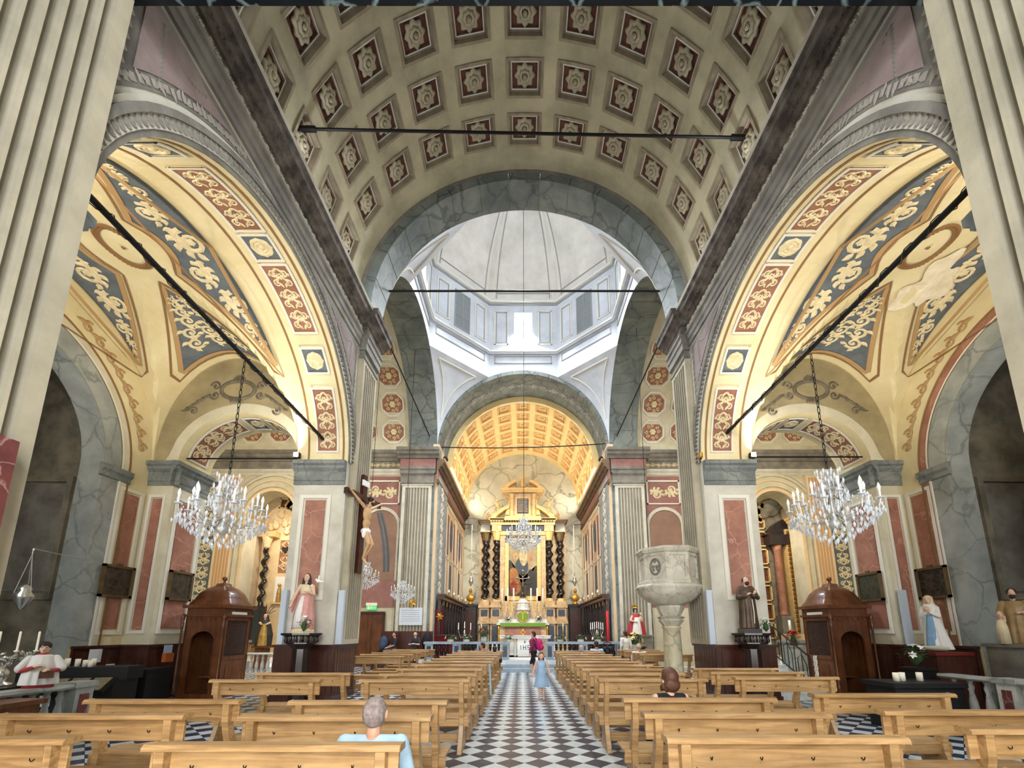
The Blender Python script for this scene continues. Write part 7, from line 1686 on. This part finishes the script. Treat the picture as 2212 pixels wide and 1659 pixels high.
# ------------------------------------------------------------------ crystal chandeliers
cryst = mat('cut_crystal', (216, 220, 226), .06, trans=.0, spec=1.0); bulbm = mat('white_candle_bulb', (246, 246, 240), .4); bronze = mat('aged_silvered_metal', (196, 194, 188), .3, metal=.4)
def octa(m_, p, r, h):
    x, y, z = p; m_.add([(x, y, z + h), (x + r, y, z), (x, y + r, z), (x - r, y, z), (x, y - r, z), (x, y, z - h * 1.3)], ((0, 1, 2), (0, 2, 3), (0, 3, 4), (0, 4, 1), (5, 2, 1), (5, 3, 2), (5, 4, 3), (5, 1, 4)))
def chandelier(loc, label, R, Hh, n, chain_top, tiers=1, seed=1, chain=True):
    rnd_ = random.Random(seed); t = thing('crystal_chandelier', label, 'chandelier', loc)
    k = R / .62
    MB().lathe([(0, -.02 * k), (.06 * k, .02 * k), (.10 * k, .10 * k), (.04 * k, .20 * k), (.05 * k, .35 * k), (.02 * k, .5 * k), (.05 * k, .7 * Hh), (.015, .8 * Hh), (.04 * k, .95 * Hh), (.01, Hh)], 12).build('stem', bronze, t, True)
    cr = MB()
    for i in range(n):
        a = 2 * PI * i / n; rr = R * (1 if i % 2 == 0 else .74); zz = .40 * k if i % 2 == 0 else .52 * k; c, s = cos(a), sin(a)
        pts = [(c * .04, s * .04, .28 * k), (c * rr * .35, s * rr * .35, .16 * k), (c * rr * .7, s * rr * .7, .17 * k), (c * rr * .95, s * rr * .95, .28 * k), (c * rr, s * rr, zz)]
        MB().tube(pts, .010 * k, 5).build('arm', bronze, t)
        MB().lathe([(.012, 0), (.05 * k, .015), (.055 * k, .03), (.02 * k, .035)], 8, (c * rr, s * rr, zz)).build('drip_pan', cryst, t)
        MB().lathe([(.016 * k, .03), (.016 * k, .14 * k), (.02 * k, .15 * k), (.026 * k, .19 * k), (.016 * k, .23 * k), (0, .27 * k)], 8, (c * rr, s * rr, zz)).build('candle_bulb', bulbm, t, True)
        for q in range(5): a2 = a + rnd_.uniform(-.12, .12); r2 = rr * rnd_.uniform(.9, 1.08); octa(cr, (r2 * cos(a2), r2 * sin(a2), zz - rnd_.uniform(.06, .28) * k), .022 * k, .035 * k)
        MB().tube([(c * .05, s * .05, Hh * .62), (c * R * .32, s * R * .32, Hh * .72), (c * R * .38, s * R * .38, Hh * .60), (c * R * .28, s * R * .28, Hh * .55)], .007 * k, 4).build('upper_scroll', bronze, t)
    for ring in range(7):                                        # hanging basket of drops
        f = ring / 6; rr = R * (.98 - .78 * f ** 1.3); z = .20 * k - .40 * k * f ** 1.1; m = max(6, int(rr / R * 34))
        for i in range(m): a = 2 * PI * (i + .5 * (ring % 2)) / m; octa(cr, (rr * cos(a), rr * sin(a), z + rnd_.uniform(-.02, .02)), .026 * k, .045 * k)
    for ring in range(9):
        z = .45 * k + (Hh - .5 * k) * ring / 8; rr = R * (.30 - .018 * ring + .06 * (ring % 3)); m = 10
        for i in range(m): a = 2 * PI * (i + .5 * (ring % 2)) / m; octa(cr, (rr * cos(a), rr * sin(a), z + rnd_.uniform(-.04, .04)), .022 * k, .05 * k)
    for i in range(n):                                           # swags from the crown to the arms
        a = 2 * PI * i / n
        for q in range(7): f = q / 6; rr = R * (.12 + .80 * f ** 1.5); octa(cr, (rr * cos(a), rr * sin(a), Hh * .8 - (Hh * .8 - .42 * k) * f ** .7 - .06 * sin(PI * f)), .016 * k, .024 * k)
    o = cr.build('crystal_drops', cryst, t); o['kind'] = 'stuff'
    if chain:
        m_ = MB(); L_ = chain_top - loc[2] - Hh; nn = int(L_ / .12)
        for i in range(nn):
            z = Hh + .12 * i; ax = i % 2
            m_.tube([((.022 * cos(b) if ax else 0), (0 if ax else .022 * cos(b)), z + .06 + .075 * sin(b)) for b in [2 * PI * j / 8 for j in range(9)]], .008, 4, False)
        o = m_.build('chain', iron, t); o['kind'] = 'stuff'
    else: MB().tube([(0, 0, Hh), (0, 0, chain_top - loc[2])], .012, 5).build('rope', iron, t)
    return t
chandelier((-5.38, 7.38, 3.36), 'crystal chandelier hanging on a chain under the left arcade arch', .66, 1.12, 16, 6.80, seed=2)
chandelier((5.38, 7.26, 3.42), 'crystal chandelier hanging on a chain under the right arcade arch', .66, 1.12, 16, 6.92, seed=3)
chandelier((0, 16.5, 4.95), 'large crystal chandelier on a long rope under the dome', .66, 1.2, 20, 24.2, seed=4, chain=False)
chandelier((-6.3, 17.0, 3.5), 'small crystal chandelier in the left transept, nearer the pier', .5, .9, 10, 15.75, seed=5, chain=False)
chandelier((-5.25, 18.6, 3.05), 'small crystal chandelier in the left transept, nearer the plaque', .5, .8, 10, 15.3, seed=6, chain=False)
tag(MB().tube([(5.2, 17.5, 3.9), (5.2, 17.5, 15.4)], .012, 5).build('lamp_cord', iron), 'thin cord hanging in the right transept above the pulpit', 'cord')

# ------------------------------------------------------------------ left transept chapel
ivory = mat('ivory_stucco', (240, 216, 178), .6, col2=(220, 190, 146), vs=3, vamt=.6); darkpan = mat('dark_mystery_panel', (64, 38, 26), .5, col2=(110, 66, 40), vs=9, vamt=1.0, rnd=1)
YCb = YE + 2.0
t = thing('chapel_altarpiece', 'ivory stucco altarpiece with twisted dark column and gilded panels in the left transept chapel', 'altarpiece', (-13.2, YCb, ZF))
Q = lambda a, z, d: (a, -d, z - ZF)
MB().pbox(Q, -1.05, 1.6, .45, 8.7, 0, .06).build('backing', ivory, t)
for k in range(11):                                              # gilt framed panels going up and round the arch
    if k < 7: a, z, an = .98, 1.7 + k * .98, 0
    else: th = (k - 6) * .36; a, z, an = 1.0 * cos(th) - .02, 7.6 + 1.0 * sin(th), th
    M_ = Matrix.Translation(Vector(Q(a, z, .06))) @ Matrix.Rotation(-an, 4, 'Y')
    f_ = MB()
    for q in ((-.30, .30, -.42, -.34), (-.30, .30, .34, .42), (-.30, -.23, -.42, .42), (.23, .30, -.42, .42)): f_.box(q[0], q[1], -.10, 0, q[2], q[3], M_)
    fo = f_.build('gilded_frame', goldp, t); MB().box(-.23, .23, -.03, 0, -.34, .34, M_).build('dark_panel', darkpan, fo)
m_ = MB()
m_.grid(14, 60, lambda u, v: (-.62 + .07 * cos(v * 30) * min(1, v * 9, (1 - v) * 9) + .13 * cos(2 * PI * u), -.35 + .07 * sin(v * 30) * min(1, v * 9, (1 - v) * 9) + .13 * sin(2 * PI * u), 2.5 + 3.1 * v), cu=True); m_.build('twisted_column', blkm, t, True)
MB().box(-.85, -.4, -.6, -.1, .55, 2.5).build('column_pedestal', blkm, t); MB().lathe([(.14, 5.6), (.18, 5.7), (.16, 5.8), (.26, 6.1), (.28, 6.2)], 16, (-.62, -.35, 0), fl=6, famp=.1).build('capital', ivory, t, True)
MB().box(-1.1, -.1, -.6, 0, 6.2, 6.5).build('entablature', goldp, t)
sh_ = MB(); sh_.grid(20, 8, lambda u, v: (-.05 + (.75 - .0 * v) * v * cos(PI * u), -.1 - .35 * v * (1 - v) - .05 * abs(sin(10 * PI * u)) * v, 7.0 + .95 * v * sin(PI * u))); sh_.build('shell', ivory, t, True)
b = MB()
for (x, z, r) in ((-.35, 6.9, .2), (.15, 7.0, .18), (-.1, 7.5, .2), (.3, 6.55, .15), (-.6, 6.75, .15)): b.ell((x, -.22, z), (r, r * .7, r * 1.1)); b.cap((x, -.25, z), (x + .2, -.3, z + .25), .07, .03); b.ell((x, -.3, z + r * 1.2), .09)
remesh(b.build('stucco_angels', ivory, t), .03, 2)
m_ = MB(); arabesque(m_, lambda a, b_, h: (.28 + b_, -.08 - h, 4.4 + a), 1.7, .6, .04); m_.build('stucco_scroll', ivory, t); MB().box(-.05, .6, -.075, -.06, 4.3, 6.1).build('terracotta_field', panred, t)
h_ = MB(); pts = [(.0, -.22), (.14, -.04), (.2, .08), (.14, .18), (.05, .17), (0, .1), (-.05, .17), (-.14, .18), (-.2, .08), (-.14, -.04)]; h_.prism(pts, lambda a, z, d: (.27 + a, -.1 - d, 5.55 + z), 0, .05); h_.build('black_heart', blkm, t)
MB().box(-.12, .55, -.075, -.06, 2.75, 4.1).build('niche_field', whitec, t); MB().box(-.15, .6, -.35, -.05, 2.62, 2.72).build('niche_shelf', goldp, t)
remesh(robe([(0, .13, .1, .22, -.22), (.5, .11, .09, .22, -.22), (.8, .06, .06, .22, -.22)]).build('shelf_saint', goldr, t), .02, 1).location = (0, 0, 2.72); MB().ell((.22, -.24, 3.62), .09).build('shelf_saint_head', goldr, t, True)
t = thing('crowned_madonna_statue', 'crowned statue in dark cloak and gilt dress in the left transept chapel', 'statue', (-12.1, 20.35, 1.0), .35)
remesh(robe([(0, .34, .28, 0, .05), (.5, .36, .28, 0, .05), (.95, .26, .2, 0, .04), (1.25, .14, .13, 0, .04), (1.42, .11, .1, 0, .03)], amp=.05).build('cloak', darkr, t), .025, 1); remesh(robe([(0, .2, .12, 0, -.2), (.5, .17, .12, 0, -.16), (1.0, .1, .08, 0, -.1)], amp=.06).build('dress', goldr, t), .02, 1)
b = MB(); H = head(b, (0, -.08, 1.36), .10); 
for s in (-1, 1): b.cap((.2 * s, -.05, 1.05), (.1 * s, -.24, .98), .06, .04)
remesh(b.build('body', st_skin, t), .016, 2)
for k in range(7): a = PI * (.1 + .8 * k / 6); MB().tube([(.11 * cos(a), -.05, 1.45 + .05 * sin(a)), (.42 * cos(a), -.05, 1.5 + .42 * sin(a))], .012, 5).build('crown_ray', iron, t)
t = thing('statue_plinth', 'wooden plinth under the crowned statue in the left transept chapel', 'plinth', (-12.1, 20.35, 0)); MB().box(-.22, .22, -.2, .25, 0, .92).build('shaft', mwood, t); MB().box(-.34, .34, -.3, .32, .92, 1.0).build('top', mwood, t)
t = thing('chapel_altar', 'small altar with white lace cloth in the left transept chapel', 'altar', (-13.5, 20.0, 0)); MB().box(-.75, .6, -.3, .6, .3, 1.15).build('block', ivory, t); MB().box(-.85, .7, -.38, .65, 1.15, 1.25).build('mensa', wmarb, t); MB().grid(30, 2, lambda u, v: (-.85 + 1.56 * u, -.39, 1.255 - .24 * v - .03 * v * abs(sin(u * 30)))).build('lace_cloth', whitec, t); MB().box(-.86, .71, -.39, .6, 1.25, 1.26).build('cloth_top', whitec, t); MB().box(-1.0, .85, -.6, .7, 0, .3).build('predella', wmarb, t)
candlestick('chapel_candlestick', 'White candle on the left transept chapel altar', (-13.1, 20.0, 1.26), .45, .75, None, gold, .08, .04)
for i in range(3): candlestick('votive_light', '%s stubby white candle on the black tray beside the left pier' % ORD[i].capitalize(), (-10.6 + i * .22, 19.8, 1.02), .03, .28, 'stubby candles beside the left pier', iron, .07, .055)
t = thing('votive_tray', 'black iron candle tray beside the crowned statue', 'tray', (-10.38, 19.8, 0)); MB().box(-.45, .4, -.15, .15, .97, 1.02).build('tray', iron, t); MB().box(-.03, .03, -.03, .03, 0, .97).build('post', iron, t); MB().box(-.2, .2, -.15, .15, 0, .04).build('foot', iron, t)
# ------------------------------------------------------------------ right transept chapel
t = thing('chapel_altarpiece', 'dark altarpiece with red marble column and gilded coffered arch in the right transept chapel', 'altarpiece', (13.6, YCb, ZF))
MB().pbox(Q, -1.9, .66, .45, 8.7, 0, .06).build('backing', dusk, t)
for k in range(11):
    if k < 7: a, z, an = -.66, 1.7 + k * .98, 0
    else: th = (k - 6) * .36; a, z, an = -1.0 * cos(th) + .34, 7.6 + 1.0 * sin(th), -th
    M_ = Matrix.Translation(Vector(Q(a, z, .06))) @ Matrix.Rotation(-an, 4, 'Y'); f_ = MB()
    for q in ((-.30, .30, -.42, -.36), (-.30, .30, .36, .42), (-.30, -.24, -.42, .42), (.24, .30, -.42, .42)): f_.box(q[0], q[1], -.16, 0, q[2], q[3], M_)
    fo = f_.build('gilded_frame', goldp, t); MB().box(-.24, .24, -.03, 0, -.36, .36, M_).build('dark_panel', darkpan, fo)
for x in (.05,): MB().lathe([(.22, 2.0), (.24, 2.1), (.18, 2.16), (.19, 2.3), (.165, 5.4), (.19, 5.45), (.26, 5.75)], 18, (x, -.35, 0)).build('red_column', rmarb, t, True); MB().box(x - .28, x + .28, -.6, -.08, .55, 2.0).build('column_pedestal', stone_d, t)
MB().box(-.45, .66, -.65, 0, 5.75, 6.3).build('entablature', bwood, t); MB().prism([(-.6, 6.3), (.66, 6.3), (.66, 7.2), (.4, 7.15), (0, 6.9)], lambda a, z, d: (a, -d, z), 0, .5).build('pediment', bwood, t)
MB().box(.3, .66, -.1, -.06, 2.2, 5.6).build('dark_painting', canv[3], t); MB().box(.34, .4, -.16, -.1, 2.1, 5.6).build('gilt_strip', gold, t)
b = MB(); b.ell((.1, -.2, 7.9), (.45, .15, .5)); b.ell((-.3, -.2, 7.6), (.25, .12, .3)); remesh(b.build('stucco_cloud', dusk, t), .04, 1)
m_ = MB(); arabesque(m_, lambda a, b_, h: (.56 + b_, -.62 - h, .9 + a), 5.6, .2, .04); m_.build('gilt_scroll_strip', gold, t); MB().box(.45, .67, -.62, -.1, .5, 6.6).build('gilt_pier', goldp, t)
t = thing('chapel_altar', 'grey marble altar with candles in the right transept chapel', 'altar', (13.0, 19.9, 0)); MB().box(-1.0, .8, -.3, .6, .0, 1.15).build('block', gmarb_l, t); MB().box(-1.1, .9, -.38, .65, 1.15, 1.27).build('mensa', gmarb_l, t); MB().box(-.9, .8, .1, .6, 1.27, 1.55).build('gradine', ped_m, t)
for i, (x, h) in enumerate(((-.6, .5), (.1, .5), (.4, .9))): candlestick('chapel_candlestick', '%s white candle from the left on the right transept altar' % ORD[i].capitalize(), (13.0 + x, 20.25, 1.55), .12 + .3 * (i == 2), h, 'candles on the right transept altar', gold, .08, .055)
bouquet('poinsettia', 'red poinsettia in front of the right transept altar', (11.9, 19.3, 1.05), .30, .65, redf, 12, 'plant', pot=dwood)
t = thing('flower_stand', 'grey stone stand under the red poinsettia', 'stand', (11.9, 19.3, 0)); MB().box(-.2, .2, -.2, .2, 0, 1.0).build('shaft', gmarb_l, t); MB().box(-.26, .26, -.26, .26, 1.0, 1.05).build('top', gmarb_l, t)
# ------------------------------------------------------------------ votive stands, papers and boxes in the aisles
blackp = mat('matt_black_metal', (16, 16, 18), .6); paper = mat('white_paper', (226, 228, 234), .8); lightbl = mat('printed_notice', (170, 196, 228), .8)
t = thing('votive_stand', 'black votive candle stand with papers by the left outer wall', 'stand', (-8.95, 8.85, 0), .25)
MB().box(-.85, .85, -.4, .4, 0, .72).build('cabinet', blackp, t); MB().box(-.9, .9, -.1, .45, .72, .98).build('upper_tray', blackp, t)
M_ = Matrix.Translation((.25, -.45, .66)) @ Matrix.Rotation(.5, 4, 'X'); MB().box(-.5, .6, -.25, .2, 0, .05, M_).build('sloping_tray', iron, t)
for k in range(3): MB().box(-.42 + k * .34, -.14 + k * .34, -.22, .17, .05, .065, M_).build('candle_pan', mat('sand_pan_%d' % k, (150, 140, 110), .8, col2=(90, 84, 66), vs=40, vamt=.9), t)
for k, (x, z) in enumerate(((-.7, .55), (-.45, .48), (-.2, .4))): MB().box(x - .11, x + .11, -.415, -.405, z - .1, z + .1).build('taped_notice', paper, t)
for k, (x, y, h) in enumerate(((-.75, .15, .16), (-.35, .2, .14), (-.25, .1, .17), (-.15, .22, .15), (.02, .15, .13), (.1, .25, .15), (.2, -.0, .13))): tag(MB().lathe([(.045, 0), (.045, h), (.02, h), (0, h - .01)], 10, (-8.95 + .97 * x - .25 * y, 8.85 + .25 * x + .97 * y, .98)).build('votive_candle', wax, None, True), '%s white votive candle from the left on the black stand by the left wall' % ORD[k].capitalize(), 'candle', 'votive candles on the left stand')
for x, y0, y1, z0, z1, lab, mm in ((-9.86, 9.95, 10.25, .98, 1.28, 'white paper notice on the left dado, above the candle tray', paper), (-9.86, 10.4, 10.62, .72, .92, 'small white card on the left dado', paper)): tag(MB().box(x - .004, x + .004, y0, y1, z0, z1).build('paper_notice', mm), lab, 'notice')
t = thing('leaflet_box', 'orange wooden leaflet box with printed notice on the left aisle pier', 'leaflet box', (-9.12, 11.2, .92)); MB().box(0, .1, -.13, .13, 0, .22).build('box', mat('orange_wood', (176, 96, 46), .5), t); MB().box(.02, .03, -.13, .13, .2, .42).build('notice', lightbl, t)
t = thing('offering_box', 'black offering box against the left aisle pier', 'box', (-8.85, 10.35, 0)); MB().box(-.1, .32, -.35, .35, 0, .78).build('body', blackp, t); MB().box(-.12, .34, -.37, .37, .78, .84).build('lid', blackp, t)
t = thing('votive_stand', 'black draped votive stand before the praying statue on the right', 'stand', (7.15, 8.05, 0)); MB().box(-.75, .45, -.3, .35, 0, .72).build('cabinet', blackp, t); MB().box(-.8, .48, -.35, .4, .72, .80).build('tray', blackp, t); MB().box(-.55, -.38, -.312, -.302, .35, .6).build('taped_notice', paper, t)
for k, (x, y) in enumerate(((-.45, .0), (-.30, .05), (.02, .05))): tag(MB().lathe([(.05, 0), (.05, .15), (.02, .15), (0, .14)], 10, (7.15 + x, 8.05 + y, .80)).build('votive_candle', wax, None, True), '%s white votive candle from the left on the right black stand' % ORD[k].capitalize(), 'candle', 'votive candles on the right stand')
t = thing('vine_candelabrum', 'silver vine-shaped candelabrum with slanting candles behind the altar boy figure', 'candelabrum', (-7.75, 6.55, .9), .6)
MB().lathe([(.14, 0), (.13, .03), (.05, .07), (.09, .14), (.08, .2), (.03, .26)], 12).build('vase', silver, t, True)
for k in range(4):
    x = -.3 + .2 * k; pts = [(0, 0, .25), (x * .4, 0, .36), (x * .8, 0, .40), (x, 0, .48)]; MB().tube(pts, .012, 5).build('vine_arm', silver, t); MB().lathe([(.03, 0), (.035, .02), (.014, .03), (.014, .30), (0, .31)], 8, (x, 0, .48)).build('candle', wax, t, True)
    m_ = MB()
    for q in range(6): leaf(m_, x * (.3 + .12 * q), .30 + .04 * (q % 3), random.uniform(0, 6), .08, .03, lambda a, b_, h: (a, -.02 - h, b_ + .05), .02)
    m_.build('vine_leaves', silver, t)
t = thing('candelabrum_stand', 'dark wooden stand behind the left chapel balustrade', 'stand', (-7.75, 6.55, 0)); MB().box(-.3, .3, -.3, .3, 0, .84).build('body', bwood, t); MB().box(-.36, .36, -.36, .36, .84, .9).build('top', bwood, t)
t = thing('wooden_kneeler', 'brown panelled wooden kneeler front before the left chapel balustrade', 'kneeler', (-6.62, 5.35, 0)); MB().box(-.16, .22, -.55, .55, 0, .76).build('body', mwood, t); MB().box(-.2, .26, -.6, .6, .76, .82).build('top', mwood, t); MB().box(.22, .235, -.45, .45, .1, .66).build('front_panel', mwood, t)
# hanging silver lamp and bracket in the left chapel
t = thing('hanging_lamp', 'silver hanging lamp in front of the left chapel pillar', 'lamp', (-8.9, 7.6, 2.05)); MB().lathe([(0, 0), (.04, .04), (.12, .2), (.14, .26), (.08, .34), (.1, .38), (.03, .46)], 14, fl=8, famp=.06).build('bowl', silver, t, True)
for k in range(3): a = 2 * PI * k / 3; MB().tube([(.12 * cos(a), .12 * sin(a), .3), (0, 0, 1.0)], .006, 4).build('chain', silver, t)
MB().tube([(0, 0, 1.0), (0, 0, 1.1), (-.9, 1.9, 1.2)], .01, 4).build('bracket', silver, t)
# scroll capital stucco inside the right chapel
t = thing('stucco_capital', 'weathered stucco scroll capital in the right side chapel', 'capital', (10.9, 7.6, 5.0)); m_ = MB(); spiral(m_, 0, .5, .35, 0, 1.6, 1, .09, lambda a, b_, h: (-h, a, b_), .12); spiral(m_, .6, .5, .3, PI, 1.6, -1, .08, lambda a, b_, h: (-h, a, b_), .12); m_.build('volute', stone, t); MB().box(-.05, .5, -.5, 1.2, -.3, .15).build('block', stone, t); MB().box(.1, .45, -.2, .9, -5.0, -.3).build('shaft', dusk, t)
# uplights standing on the nave cornice near the dome
ulm = mat('uplight_glass', (240, 246, 255), .3, emit=(222, 236, 255), es=9.0)
for s, sd in ((-1, 'left'), (1, 'right')):
    for k, y in enumerate((4.6, 7.6, 10.3)):
        t = thing('cornice_uplight', '%s white uplight box from the near end on the %s nave cornice' % (ORD[k].capitalize(), sd), 'lamp', (s * 4.52, y, 10.80), 0, 'uplights on the nave cornices')
        MB().box(-.07, .07, -.22, .22, 0, .22).build('housing', spk, t); MB().box(-.06, .06, -.2, .2, .22, .226).build('lens', ulm, t)
        l = bpy.data.lights.new('uplight_light', 'AREA'); l.shape = 'RECTANGLE'; l.size = .12; l.size_y = .4; l.energy = 13; l.color = (.92, .95, 1.0)
        o = bpy.data.objects.new('uplight_light', l); COL.objects.link(o); o.location = (s * 4.50, y, 11.06); o.rotation_euler = (Vector((0, y, 15.5)) - o.location).to_track_quat('-Z', 'Y').to_euler()
